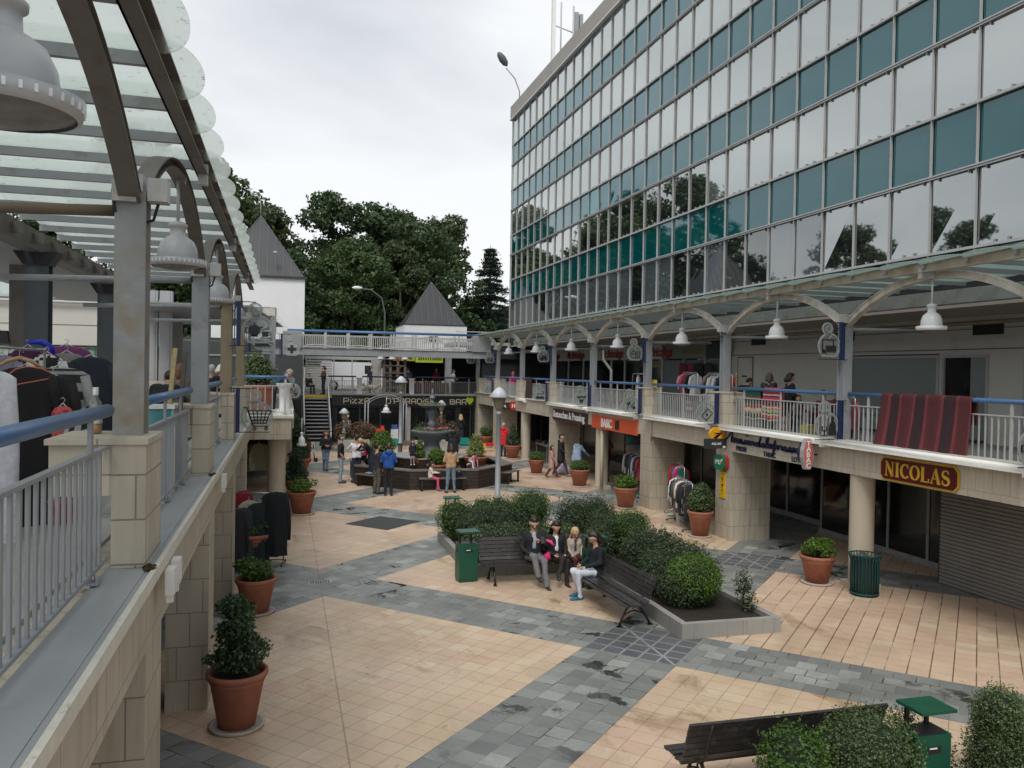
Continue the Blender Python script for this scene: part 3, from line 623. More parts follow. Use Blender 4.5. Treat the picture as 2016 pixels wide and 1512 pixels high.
# ---- pendant lamps
LAMPM = mat('grey enamel lamp', (.43, .44, .45), .38, .05, 6)
LAMPW = mat('white enamel lamp', (.66, .67, .67), .38, .04, 6)
def lampproto(m_, label):
    t = thing('pendant_lamp', label, 'lamp', (0, 0, 0), 0)
    b = MB(); b.lathe([(.175, .045), (.185, .12), (.175, .2), (.145, .275), (.1, .315), (.072, .335), (.07, .42), (.088, .43), (.09, .455), (.07, .475), (.03, .49), (.012, .5)], 28); b.build('shade', m_, t)
    b = MB(); b.lathe([(.235, .0), (.252, .012), (.262, .075), (.255, .078), (.245, .02), (.17, .05)], 40)
    b.build('rim', m_, t)
    b = MB()
    for k in range(36):
        a = 2*math.pi*k/36; c, s_ = math.cos(a), math.sin(a); b.obox((.2575*c, .2575*s_, .045), ((c, s_, .12), (-s_, c, 0), (0, 0, 1)), (.003, .0055, .016))
    b.build('rim_slots', mat('pale slot', (.75, .77, .77), .5), t)
    b = MB(); b.lathe([(.23, .012), (.12, -.03), (.0, -.045)], 28); b.build('diffuser', mat('cloudy lamp diffuser', (.2, .19, .18), .35, .3, 9, dirt=(.09, .085, .08), dscale=8), t)
    b = MB(); b.tube([(0, 0, .49), (0, 0, .98)], .016, 8); b.tube([(0, 0, .97), (.03, 0, 1.03), (.07, 0, .97), (.06, 0, .9)], .007, 6); b.build('rod', m_, t)
    return t
l0 = lampproto(LAMPM, ''); first = True
lab = ['huge near pendant lamp cropped by the top left corner', 'grey pendant lamp beyond the first rusty post', 'grey pendant lamp hanging between the second and third left posts', 'farthest grey pendant lamp under the left canopy']
for i, y in enumerate((3.9, 8.85, 13.75, 18.6)):
    if i == 0: l0.location = (-.96, 3.2, 5.15); l0.scale = (1.04, 1.04, .84); l0['label'] = lab[0]; l0['group'] = 'pendant lamps under the left canopy'
    else: copy_tree(l0, (LX, y, 5.28), 0, lab[i], (1.04, 1.04, .92))
ords = ['nearest', 'second', 'third', 'fourth', 'fifth', 'sixth', 'seventh', 'farthest']
w0 = lampproto(LAMPW, '')
for i in range(8):
    lb = 'white pendant lamp under the right canopy, %s from the camera' % ords[i]
    if i == 0: w0.location = (RXC-.05, 12.45, 5.17); w0['label'] = lb; w0['group'] = 'pendant lamps under the right canopy'
    else: copy_tree(w0, (RXC-.05, 12.45+4.9*i, 5.17), 0, lb)
# ---- railings
def railing(p, q, z, label, group, name='railing', posts=None, hr=.043, inset=0., panel=False, balw=.022, sp=.11, hm=None, bmv=None):
    # p,q: xy ends; z: deck level
    p = Vector((*p, z)); q = Vector((*q, z)); d = q-p; L = d.length; d.normalize(); bm_ = bmv or PALE
    t = thing(name, label, 'railing', p, 0, group)
    b = MB(); b.tube([p+d*inset+Vector((0, 0, 1.04)), q-d*inset+Vector((0, 0, 1.04))], hr, 14); b.build('handrail', hm or BLUE, t, True)
    b = MB(); up = Vector((0, 0, 1)); b.bar(p+up*.8, q+up*.8, .045, .022); b.bar(p+up*.06, q+up*.06, .045, .022); b.build('rails', bm_, t, True)
    b = MB(); n = int(L/sp)
    for i in range(1, n): b.obox(p+d*(L*i/n)+up*.43, (d, d.cross(up), up), (balw/2, .008, .36))
    b.build('balusters', bm_, t, True)
    for f in (posts or [.12, .5, .88]):
        b = MB(); c = p+d*(L*f); b.obox(c+up*.5, (d, d.cross(up), up), (.028, .012, .5)); b.obox(c+up*.008, (d, d.cross(up), up), (.05, .06, .008))
        for s_ in (-1, 1): b.lathe([(.012, 0), (.012, .04), (0, .045)], 6, c+d.cross(up)*.04*s_+up*.014)
        b.build('post', bm_, t, True)
    return t
RAILM = mat('grey railing paint', (.27, .285, .30), .45, .07, 4)
gl = 'walkway railings on the left side'
xr = -1.14
railing((xr, 2.2), (xr, 5.93), 2.945, 'nearest grey railing with blue handrail at the bottom left', gl, posts=[.34, .89], balw=.034, sp=.125, bmv=RAILM, inset=-.1)
railing((xr, 6.7), (xr, 10.83), 2.945, 'grey railing between the first and second left posts', gl, posts=[.1, .5, .8], balw=.03, sp=.12, bmv=RAILM, inset=-.1)
railing((xr, 11.6), (xr, 15.73), 2.945, 'grey railing between the second and third left posts', gl, balw=.03, sp=.12, bmv=RAILM, inset=-.1)
railing((xr, 16.5), (xr, 20.6), 2.945, 'grey railing between the third and fourth left posts', gl, balw=.03, sp=.12, bmv=RAILM, inset=-.1)
railing((-1.1, 23.9), (.05, 23.9), 2.96, 'short balcony railing in front of the potted tree', 'balcony railings', posts=[.97], sp=.19)
railing((-.0, 27.6), (-.0, 44.0), 2.95, 'long distant railing along the left terrace edge', 'terrace railings', posts=[.2, .5, .8])
gr = 'walkway railings on the right side'
rl = [((RXC+.02, 10.2), (RXC+.02, 14.7), 'right walkway railing behind the dark red quilt'), ((RXC+.02, 15.1), (RXC+.02, 19.35), 'right walkway railing draped with two striped blankets'),
      ((RXC+.02, 20.15), (RXC+.02, 24.25), 'right walkway railing in front of the crowded clothes racks'), ((RXC+.02, 25.1), (RXC+.02, 29.4), 'right walkway railing over the orange sign'),
      ((RXC+.02, 29.8), (RXC+.02, 34.0), 'right walkway railing over the dark brown sign'), ((RXC+.02, 34.9), (RXC+.02, 39.2), 'right walkway railing with the hung brown cloth'),
      ((RXC+.02, 39.7), (RXC+.02, 43.8), 'right walkway railing over the bare far beam'), ((RXC+.02, 44.65), (RXC+.02, 47.6), 'last short right walkway railing by the corner')]
for p, q, l in rl: railing(p, q, 2.9, l, gr, sp=.13 if p[1] < 20 else .12, inset=-.05, balw=.024)
# ---- pictogram signs
def P2(mb, pts, fr, w=None, z0=-.008, z1=.008):
    if w: ribbon(mb, pts, w, fr, z0, z1)
    else: mb.prism(pts, z0, z1, fr)
def disc(c, r, n=24, a0=0, a1=360, sx=1, sy=1): return [(c[0]+r*sx*math.cos(R(a0+(a1-a0)*i/n)), c[1]+r*sy*math.sin(R(a0+(a1-a0)*i/n))) for i in range(n if a1-a0 == 360 else n+1)]
def symbol(b, k, fr):
    c = (.33, .27)
    if k == 'teapot':
        P2(b, disc((.25, .27), .1), fr); P2(b, disc((.25, .39), .018, 10), fr); P2(b, [(.34, .29), (.40, .33), (.395, .345), (.33, .33)], fr)
        P2(b, [(.15, .31), (.1, .31), (.1, .22), (.16, .22)], fr, .016); P2(b, [(.19, .16), (.31, .16), (.31, .19), (.19, .19)], fr)
        P2(b, [(.38, .16), (.49, .16), (.49, .25), (.38, .25)], fr); P2(b, [(.49, .24), (.53, .23), (.53, .19), (.49, .18)], fr, .012); P2(b, [(.35, .13), (.53, .13), (.53, .148), (.35, .148)], fr)
        P2(b, [(.4, .28), (.44, .31), (.47, .29), (.5, .33)], fr, .012)
    elif k == 'cart':
        P2(b, [(.08, .43), (.14, .43), (.25, .1), (.50, .1)], fr, .022)
        for i in range(5): P2(b, [(.15+i*.016, .37-i*.055), (.56-i*.02, .37-i*.055)], fr, .02)
        for i in range(6): P2(b, [(.165+i*.077, .38), (.235+i*.045, .145)], fr, .018)
        for x in (.27, .47): b.ring((x, .055), .014, .034, -.008, .008, fr, n=16)
    elif k == 'fish':
        P2(b, [(.12, .12), (.5, .12), (.3, .28), (.12, .28)], fr); P2(b, disc((.47, .3), .04), fr); b.ring((.28, .2), .02, .035, .009, .014, fr, n=14); P2(b, [(.42, .22), (.52, .2), (.5, .14)], fr, .015)
    elif k == 'cross':
        P2(b, [(.27, .12), (.37, .12), (.37, .4), (.27, .4)], fr); P2(b, [(.18, .21), (.269, .21), (.269, .31), (.18, .31)], fr); P2(b, [(.371, .21), (.46, .21), (.46, .31), (.371, .31)], fr)
    elif k == 'tape':
        P2(b, [(.14, .17), (.14, .4), (.4, .4), (.4, .28)], fr, .022); P2(b, [(.22, .15), (.46, .15), (.46, .28), (.22, .28)], fr); P2(b, disc((.17, .15), .035, 10), fr); P2(b, [(.1, .1), (.17, .2), (.24, .1)], fr, .015)
        P2(b, [(.28, .18), (.32, .18), (.32, .25), (.28, .25)], fr, z0=.009, z1=.012) if False else None
    elif k == 'house':
        P2(b, [(.14, .26), (.25, .37), (.36, .26)], fr, .02); P2(b, [(.17, .12), (.17, .25), (.33, .25), (.33, .12)], fr, .014); P2(b, [(.38, .12), (.38, .33), (.46, .33), (.46, .12)], fr, .014); P2(b, [(.2, .13), (.5, .13)], fr, .014)
    elif k == 'car':
        P2(b, [(.14, .22), (.2, .24), (.26, .33), (.4, .33), (.45, .24), (.5, .22), (.5, .15), (.14, .15)], fr); 
        for x in (.22, .42): P2(b, disc((x, .14), .035, 12), fr)
    elif k == 'bottle':
        P2(b, [(.33, .08), (.52, .08), (.52, .13), (.5, .3), (.46, .36), (.46, .45), (.41, .45), (.41, .36), (.37, .3)], fr); P2(b, [(.2, .26), (.2, .17), (.3, .17), (.3, .26)], fr, .02); P2(b, [(.25, .17), (.25, .08)], fr, .016); P2(b, [(.18, .075), (.32, .075)], fr, .016)
    elif k == 'camera':
        P2(b, [(.2, .2), (.33, .08), (.5, .26), (.37, .38), (.2, .2)], fr, .018); P2(b, disc((.35, .23), .03, 14), fr)
    elif k == 'tools':
        P2(b, [(.14, .34), (.5, .34)], fr, .05); P2(b, [(.2, .34), (.3, .08)], fr, .02); P2(b, [(.44, .34), (.34, .1)], fr, .02); P2(b, disc((.32, .2), .06), fr)
    elif k == 'print':
        P2(b, [(.14, .1), (.5, .1), (.5, .2), (.14, .2)], fr); P2(b, [(.2, .2), (.2, .3), (.42, .32)], fr, .02); P2(b, [(.36, .3), (.48, .3), (.48, .4), (.36, .4)], fr, .015)
    else:
        P2(b, [(.2, .14), (.28, .38), (.34, .2), (.44, .36)], fr, .025); P2(b, disc((.42, .18), .05, 14), fr); P2(b, disc((.22, .3), .04, 12), fr)
PROTO = {}
def pictosign(k, loc, label, side, scl=1.):
    # side L: plate reaches +x from the post ; R: plate reaches -x
    key = (k, side)
    if key not in PROTO:
        t = thing('pictogram_sign', label, 'sign', (0, 0, 0), 0, 'pictogram signs fixed to the canopy posts')
        s_ = 1 if side == 'L' else -1
        fr = ((0, 0, 0), (1, 0, 0), (0, 0, 1), (0, -1, 0)) if side == 'L' else ((-.64, 0, 0), (1, 0, 0), (0, 0, 1), (0, -1, 0))
        b = MB(); b.box(s_*-.14, -.01, .76, s_*.3, .01, .775); b.box(s_*-.14, -.01, -.015, s_*.56, .01, 0); b.build('bracket_bar', BLACKM, t)
        b = MB(); b.box(s_*-.06, -.03, 0, s_*-.045, .03, .76); b.box(s_*-.02, -.02, .0, s_*.05, .02, .76); b.build('navy_panel', NAVY, t)
        b = MB(); cx = .34
        outl = disc((cx, .27), .27, 30, -52, 232); b.prism(outl, -.004, .004, fr); b.prism(disc((cx-.05, .63), .125, 26), -.004, .004, fr)
        b.build('acrylic_plate', PERSPEX, t)
        b = MB(); b.ring((cx, .27), .235, .275, -.009, .009, fr, -52, 232, 36); b.ring((cx-.05, .63), .10, .13, -.009, .009, fr, n=28); b.ring((cx-.02, .62), .05, .066, -.0095, .0095, fr, n=20)
        b.ring((cx+.1, .38), .1, .12, -.01, .01, fr, -10, 200, 18); P2(b, [(cx-.17, .058), (cx+.17, .058)], fr, .03, -.0092, .0092); b.build('ring', PERSRIM, t)
        b = MB(); fr2 = (tuple(Vector(fr[0])+Vector((.03, -.012, .0))), fr[1], fr[2], fr[3]); symbol(b, k, fr2); b.build('symbol', BLACKM, t)
        PROTO[key] = t; t.location = loc; t.scale = (scl,)*3; return t
    return copy_tree(PROTO[key], loc, 0, label, scl)
pictosign('teapot', (LX+.2, 16.0, 4.68), 'teapot and cup pictogram sign on the third left post', 'L', 1.05)
pictosign('cart', (LX+.2, 16.0, 3.08), 'shopping trolley pictogram sign below the teapot sign', 'L', 1.05)
pictosign('fish', (LX+.2, 20.9, 4.66), 'pictogram sign with a black wedge shape behind the teapot sign', 'L')
pictosign('cross', (-.15, 31.5, 4.66), 'small pharmacy cross pictogram sign at the far left post', 'L', 1.1)
pictosign('other', (-.1, 31.5, 3.1), 'round pictogram sign low beside the stair head', 'L', 1.1)
pictosign('tape', (RXC-.2, 14.75, 4.66), 'cassette and frame pictogram sign high on the nearest right post', 'R')
pictosign('bottle', (RXC-.2, 14.75, 2.99), 'wine bottle and glass pictogram sign at the foot of the nearest right post', 'R', 1.05)
pictosign('camera', (RXC-.35, 19.6, 2.99), 'tilted card pictogram sign beside the stone pier over the script lettering', 'R', 1.05)
pictosign('house', (RXC-.2, 24.6, 4.66), 'house pictogram sign high on the post between the white lamps', 'R')
pictosign('other', (RXC-.35, 24.5, 2.99), 'round pictogram sign beside the pier over the orange sign', 'R', 1.05)
pictosign('tools', (RXC-.2, 29.5, 2.99), 'ironing tools pictogram sign over the dark brown sign', 'R', 1.05)
pictosign('car', (RXC-.2, 34.4, 4.66), 'car pictogram sign high on a right post', 'R')
pictosign('print', (RXC-.35, 34.3, 2.99), 'machine pictogram sign low beside the hung brown cloth', 'R', 1.05)
pictosign('other', (RXC-.2, 44.2, 4.66), 'masks pictogram sign high on a far right post', 'R')
pictosign('camera', (RXC-.35, 44.1, 2.99), 'banknote pictogram sign low on the far right railing', 'R', 1.05)
pictosign('other', (RXC-.2, 49.0, 4.66), 'farthest pictogram sign on the corner post', 'R')
pictosign('teapot', (RXC-.2, 9.85, 2.99), 'pictogram sign cropped by the right edge of the photo', 'R', 1.05)
# ---- the terrace bridge
BR = thing('footbridge', 'grey steel footbridge with blue handrail crossing the far end', 'bridge', (5, 47, 5.3))
b = MB(); b.box(-1.2, 46.5, 4.98, 11.6, 46.56, 5.36); b.box(-1.2, 46.45, 5.34, 11.6, 46.62, 5.36); b.box(-1.2, 46.45, 4.965, 11.6, 46.62, 4.98); b.box(-1.2, 47.9, 4.98, 11.6, 47.96, 5.36); b.build('girder', GREY, BR, True)
b = MB(); b.box(-1.2, 46.57, 5.2, 11.6, 47.89, 5.3); b.build('deck', GREY, BR, True)
CORR = mat('ribbed grey cladding', (.34, .35, .36), .5, .06, 2)
for x0, x1 in ((-.15, .85), (10.4, 11.5)):
    b = MB()
    for i in range(9): b.box(x0, 46.36, 5.36+i*.1, x1, 46.42, 5.43+i*.1); b.box(x0, 46.38, 5.43+i*.1, x1, 46.41, 5.46+i*.1)
    b.build('ribbed_panel', CORR, BR, True)
for yy, z0, z1 in ((46.62, 6.24, 6.24), (47.85, 6.34, 6.34)):
    b = MB(); b.tube([(.1, yy, z0+.04), (11.2, yy, z1+.04)], .05, 10); b.build('handrail', BLUE, BR, True)
    b = MB(); b.box(.3, yy-.02, 6.06, 10.9, yy+.02, 6.1); b.box(.3, yy-.02, 5.42, 10.9, yy+.02, 5.46)
    for i in range(92): x = .4+i*.115; b.box(x-.014, yy-.01, 5.46, x+.014, yy+.01, 6.06)
    b.build('balusters', PALE, BR, True)
    b = MB()
    for i in range(9): b.box(.9+i*1.25-.05, yy-.03, 5.3, .9+i*1.25+.05, yy+.03, 6.26)
    b.build('posts', PALE, BR, True)
b = MB(); b.tube([(1+i*.5, 46.4, 5.47+.06*math.sin(i*1.3)+.03*math.sin(i*.5)) for i in range(20)], .03, 6); b.build('cable', PALE, BR, True)
b = MB()
for i in range(40): x = 5.5+i*.1; z = 5.45+min(i, 24)*.022; b.box(x, 47.2, z-.2 if i > 5 else 5.36, x+.03, 47.22, z+.18)
b.bar((5.3, 47.2, 5.6), (8.2, 47.2, 6.22), .04, .05); b.bar((8.2, 47.2, 6.22), (9.4, 47.2, 5.5), .04, .05); b.build('ramp_balusters', PALE, BR, True)
# ================================================================ vegetation
npr = np.random.RandomState(5)
def leafmesh(name, centers, size, mats, asp=.5, nf=1, up=.3, jit=.35, outn=None):
    # one small folded leaf (2 tris sharing an edge) or a clump per centre
    n = len(centers); r = npr
    d = r.normal(size=(n, 3)); 
    if outn is not None: d = d*.8+outn*1.0
    d[:, 2] += up; d /= np.linalg.norm(d, axis=1)[:, None]
    t = r.normal(size=(n, 3)); t -= (t*d).sum(1)[:, None]*d; t /= np.linalg.norm(t, axis=1)[:, None]; s = np.cross(d, t)
    L = size*(1+jit*r.uniform(-1, 1, n))[:, None]; w = L*asp
    fold = d*L*.18
    v = np.stack([centers-t*L, centers+s*w+fold, centers+t*L, centers-s*w+fold], 1).reshape(-1, 3)
    me = bpy.data.meshes.new(name); me.vertices.add(4*n); me.vertices.foreach_set('co', v.ravel())
    i = np.arange(n)*4; f = np.stack([i, i+1, i+2, i+3], 1)
    me.loops.add(4*n); me.loops.foreach_set('vertex_index', f.ravel()); me.polygons.add(n)
    me.polygons.foreach_set('loop_start', np.arange(n)*4); me.polygons.foreach_set('loop_total', np.full(n, 4)); me.update(calc_edges=True); me.validate()
    me.materials.append(mats); return me
def blobpts(n, blobs, shell=.55):
    # blobs: (c, (rx,ry,rz)) ; points biased to the outer shell, and outward normals
    vol = np.array([b[1][0]*b[1][1]+b[1][1]*b[1][2]+b[1][0]*b[1][2] for b in blobs]); k = npr.choice(len(blobs), n, p=vol/vol.sum())
    d = npr.normal(size=(n, 3)); d /= np.linalg.norm(d, axis=1)[:, None]
    rr = (shell+(1-shell)*npr.uniform(0, 1, n)**.6)*(1+npr.normal(0, .07, n))
    c = np.array([b[0] for b in blobs])[k]; r_ = np.array([b[1] for b in blobs])[k]
    return c+d*r_*rr[:, None], d
def noisecut(pts, nor, sc, th):
    keep = np.array([noise.noise(Vector(p)*sc) > th for p in pts]); return pts[keep], nor[keep]
def treecrown(seed, H, W, mats, n=15000, leafs=.16, form='round'):
    r = random.Random(seed); bl = []
    for i in range(75):
        h = r.uniform(.08, 1.); a = r.uniform(0, 6.283)
        prof = math.sin(min(1, (h-.02)*1.0)**.75*math.pi*.93+.25)**.65 if h < .99 else .25
        q = W*max(.12, prof)*math.sqrt(r.uniform(.15, 1)); s_ = r.uniform(.15, .27)*W*1.2
        bl.append(((q*math.cos(a), q*math.sin(a), H*h-s_*.4), (s_, s_, s_*r.uniform(.6, .85))))
    p, d = blobpts(n, bl, .5); p, d = noisecut(p, d, .9, -.16)
    p[:, 2] = np.maximum(p[:, 2], .4)
    return leafmesh('crown', p, leafs, mats, .62, outn=d), bl
def trunkmb(seed, H, r0, bl, k=9):
    r = random.Random(seed); b = MB(); b.tube([(0, 0, -.3), (.1, 0, H*.25), (-.1, .15, H*.5), (.05, 0, H*.8)], [r0*1.25, r0*.8, r0*.55, r0*.15], 9)
    for c, q in r.sample(bl, k):
        z = max(H*.2, c[2]*.6); b.tube([(0, 0, z), (c[0]*.5, c[1]*.5, (z+c[2])/2+.3), c], [r0*.4, r0*.22, r0*.06], 6)
    return b
TP = []
for i in range(4):
    H = (17.6, 16, 16.8, 15)[i]; me, bl = treecrown(20+i, H, (5.6, 6.0, 5.0, 6.2)[i], LF_TREE[i % 3], 30000, .19)
    t = thing('broadleaf_tree', '', 'tree', (0, 0, 0)); put('crown', me, t); trunkmb(i, H*.9, .42, bl).build('trunk', BARK, t); TP.append(t)
trees = [(-13, 80, 0, 1.3, 'tree rising behind the left canopy glass'), (-7.5, 84, 1, 1.34, 'tree behind the slate roof of the white tower, left side'), (-2, 80, 2, .98, 'dark tree directly right of the tower roof tip'),
         (3.5, 84, 0, 1.08, 'tall tree with the highest crown in the middle of the wood'), (8.5, 86, 3, 1.22, 'tall tree behind the curved street lamp'), (12.5, 90, 1, 1.18, 'large round tree just left of the small pyramid roof'),
         (17.2, 92, 2, 1.12, 'round headed tree beside the cedar'), (0.2, 74, 3, .78, 'lower front tree left of centre'), (5.6, 75, 1, .84, 'broad lower tree in front of the tallest one'), (10.4, 78, 2, .80, 'leafy tree behind the lamp arm'),
         (14.6, 82, 0, .90, 'tree whose foliage shows over the pyramid roof'), (-21, 82, 3, 1.0, 'far left tree seen between the canopy posts'), (-30, 74, 2, 1.02, 'tree beyond the pharmacy wall'), (-38, 68, 0, 1.05, 'outlying tree left of the pharmacy wall'),
         (-47, 60, 1, 1.0, 'second outlying tree mirrored in the office glass'), (-52, 50, 3, .95, 'third outlying tree mirrored in the office glass'), (-55, 40, 2, .8, 'fourth outlying tree mirrored in the office glass'), (27, 104, 1, .62, 'pale tree beside the office block edge'), (-10, 90, 2, 1.2, 'back row tree behind the left tower')]
for i, (x, y, k, s_, l) in enumerate(trees):
    lb = 'broadleaf '+l
    src = TP[k]
    if not src.get('label'): src.location = (x, y, 2.65); src.scale = (s_,)*3; src['label'] = lb; src['group'] = 'trees behind the centre'; src.rotation_euler = (0, 0, i*1.3)
    else: copy_tree(src, (x, y, 2.65), i*1.3, lb, s_, group='trees behind the centre')
# undergrowth masses between trunks
for i, (x, y, r_) in enumerate(((-2, 72, 3.4), (4, 71, 3.2), (9.5, 73, 3.3), (15.5, 74, 3.0), (21, 76, 3.2), (-8, 72, 3.2))):
    p, d = blobpts(3600, [((0, 0, 1.9), (r_, 1.8, 2.2)), ((r_*.5, .4, 2.6), (r_*.6, 1.5, 1.8)), ((-r_*.6, 0, 2.3), (r_*.6, 1.4, 2.2))], .5)
    o = put('bush', leafmesh('bush', p, .17, LF_TREE[i % 3], .6, outn=d)); o.location = (x, y, 2.65)
    tag(o, 'dark undergrowth bush %s' % ('under the wood, second from the left', 'below the tall trees in the middle', 'below the curved street lamp', 'beside the small pyramid roof tower', 'below the cedar', 'under the wood behind the left tower')[i], 'bush', 'undergrowth bushes')
# cedar
cp = []; r = random.Random(4); brs = []
for L_ in range(30):
    z = 1.6+L_*.44+r.uniform(-.15, .15); w0_ = 4.4*(1-(L_/31)**1.15)+.25
    for k in range(7):
        a = k*.9+L_*1.7+r.uniform(-.35, .35); w = w0_*r.uniform(.6, 1.15); n = int(170*(.3+w/4.5)); t_ = npr.uniform(.12, 1, n)**.8; dr = r.uniform(.05, .2); brs.append((z, a, w, dr))
        px = w*t_; sp_ = npr.normal(0, .12+.2*t_, n); x = px*math.cos(a)-sp_*math.sin(a); y = px*math.sin(a)+sp_*math.cos(a)
        cp.append(np.stack([x, y, z-px*dr-npr.exponential(.12, n)*t_+npr.normal(0, .05, n)], 1))
cp = np.concatenate(cp); t = thing('cedar_tree', 'tiered dark conifer beside the office block', 'tree', (20.6, 84, 2.65)); put('crown', leafmesh('crown', cp, .14, LF_CEDAR, .35, up=.5), t)
b = MB(); b.tube([(0, 0, 0), (0, 0, 8), (0, 0, 14.7)], [.35, .2, .03], 8)
for z, a, w, dr in brs[::3]: b.tube([(0, 0, z), (w*.8*math.cos(a), w*.8*math.sin(a), z-w*dr*.8)], [.05, .012], 5, False)
b.build('trunk', BARK, t)
# ---- shrubs in pots
def potmb(R0=.27, H=.5):
    b = MB(); k = R0/.27; h = H
    b.lathe([(0, .03), (.17*k, .03), (.245*k, h-.13), (.25*k, h-.125), (.26*k, h-.1), (.25*k, h-.09), (.275*k, h-.07), (.285*k, h-.03), (.28*k, h), (.255*k, h), (.245*k, h-.05), (.24*k, h-.1)], 30)
    return b
def potted(name, lab, loc, kind, s_=1., seed=0, R0=.27, H=.5, grp='terracotta potted shrubs', cat='potted shrub', fol=None):
    t = thing(name, lab, cat, loc, seed*.7, grp, s_)
    potmb(R0, H).build('pot', TERRA, t); k = R0/.27
    b = MB(); b.lathe([(0, .0), (.24*k, 0), (.26*k, .04), (.23*k, .045), (.22*k, .03), (0, .03)], 26); b.build('saucer', TERRA2, t)
    b = MB(); b.lathe([(0, H-.05), (.245*k, H-.07)], 20); b.build('soil', SOIL, t)
    b = MB(); r_ = random.Random(seed)
    for i in range(6): a = r_.uniform(0, 6.28); b.tube([(0, 0, H-.08), (.06*math.cos(a), .06*math.sin(a), H+.12), (.16*math.cos(a), .16*math.sin(a), H+.3)], [.014, .01, .005], 5, False)
    b.build('stem', BARK, t)
    m_ = {'low': LF_BRT, 'mound': LF_BOX, 'ball': LF_BOX, 'cone': LF_DK, 'tall': LF_DK, 'egg': LF_BOX, 'varieg': LF_YEL, 'spiral': LF_BRT}[kind] if fol is None else fol
    if kind == 'low':
        bl = [((r_.uniform(-.17, .17)*k, r_.uniform(-.17, .17)*k, H+r_.uniform(.06, .24)), (.13*k, .13*k, .12)) for i in range(14)]; n = 1500; ls = .03
    elif kind == 'mound': bl = [((0, 0, H+.1), (.30*k, .30*k, .21)), ((.1, .05, H+.16), (.2*k, .2*k, .15)), ((-.12, 0, H+.13), (.18*k, .2*k, .16))]; n = 1700; ls = .024
    elif kind == 'ball': bl = [((0, 0, H+.22), (.27*k, .27*k, .27))]; n = 1900; ls = .022
    elif kind == 'cone': bl = [((0, 0, H+.16), (.27*k, .27*k, .2)), ((0, 0, H+.36), (.2*k, .2*k, .2)), ((0, 0, H+.55), (.12*k, .12*k, .2)), ((0, 0, H+.72), (.05, .05, .13))]; n = 2000; ls = .024
    elif kind == 'varieg': bl = [((0, 0, H+.13), (.21*k, .21*k, .2)), ((0, 0, H+.36), (.17*k, .17*k, .22)), ((0, 0, H+.58), (.1*k, .1*k, .15))]; n = 1700; ls = .03
    elif kind == 'egg': bl = [((0, 0, H+.25), (.29*k, .29*k, .3)), ((.02, 0, H+.42), (.21*k, .21*k, .26))]; n = 2600; ls = .024
    elif kind == 'spiral': bl = [((0, 0, H+.12), (.2*k, .2*k, .17)), ((.02, 0, H+.33), (.15*k, .15*k, .1)), ((-.01, 0, H+.48), (.09*k, .09*k, .07))]; n = 1500; ls = .022
    else: bl = [((r_.uniform(-.07, .07), r_.uniform(-.07, .07), H+.08+i*.062), (max(.1, .27-.012*i)*k*r_.uniform(.8, 1.15),)*2+(.1,)) for i in range(13)]; n = 4200; ls = .026
    p, d = blobpts(n, bl, .6); put('foliage', leafmesh('foliage', p, ls, m_, .6, outn=d*.9, up=.5), t)
    if kind in ('ball', 'mound', 'egg'): cm = MB(); [cm.lathe([(r_[0]*.7*math.sin(a), c[2]-r_[2]*.7*math.cos(a)) for a in [math.pi*q/7 for q in range(8)]], 12, (c[0], c[1], 0)) for c, r_ in bl]; cm.build('dark_core', mat('dark foliage core', (.012, .022, .01), .9, .5, 12), t)  # solid dark core added inside the leaves so the shrub is not see-through
    return t
potted('potted_tree', 'tall dark shrub in the biggest terracotta pot at the lower left', (-.5, 10.25, 0), 'tall', 1., 1, .34, .68)
potted('potted_shrub', 'low leafy shrub in the second terracotta pot along the left arcade', (-.44, 14.95, 0), 'low', 1., 2, .34, .62, fol=LF_BOX)
potted('potted_shrub', 'low bright shrub in a terracotta pot right of the round left column', (.52, 24.75, 0), 'low', 1.12, 3, .36, .6)
potted('potted_tree', 'tall dark shrub in a wide pot behind the low bright one', (.42, 28.6, 0), 'tall', 1.15, 4, .36, .45, fol=LF_DK)
potted('potted_tree', 'tallest dark shrub under the balcony corner', (.50, 33.6, 0), 'tall', 1.55, 14, .34, .45, fol=LF_DK)
potted('potted_shrub', 'low shrub in a pot half hidden behind the hanging black coats', (-.62, 18.6, 0), 'low', 1.15, 5, .36, .6, fol=LF_BOX)
potted('potted_shrub', 'low glossy shrub in a pot between slatted bin and script sign', (10.72, 14.72, 0), 'low', 1.05, 6, .33, .56)
potted('potted_shrub', 'egg shaped shrub in a pot at the foot of the pier with the yellow plate', (10.66, 19.62, 0), 'egg', 1.1, 7, .30, .62, fol=LF_HEDGE)
potted('potted_shrub', 'bright low shrub in a pot at the pier left of the clothes rack', (10.5, 24.2, 0), 'low', 1.15, 8, .32, .58)
potted('potted_shrub', 'clipped round shrub in a pot by the round column under the orange sign', (10.72, 29.05, 0), 'mound', 1.12, 9, .33, .58)
potted('potted_shrub', 'clipped round shrub in a pot beside the woman and girl walking', (10.2, 32.85, 0), 'mound', 1.05, 10, .32, .58)
potted('potted_shrub', 'cone shaped shrub in a pot next to the person in red', (10.75, 38.6, 0), 'cone', 1.3, 11, .3, .52)
potted('potted_shrub', 'clipped shrub in a square looking pot near the far corner pier', (11.0, 45.0, 0), 'ball', 1.2, 12, .34, .5, fol=LF_HEDGE)
t = potted('potted_tree', 'bushy potted tree standing on the left balcony', (-.75, 25.1, 2.95), 'egg', 1.45, 13, .33, .55, fol=LF_HEDGE)
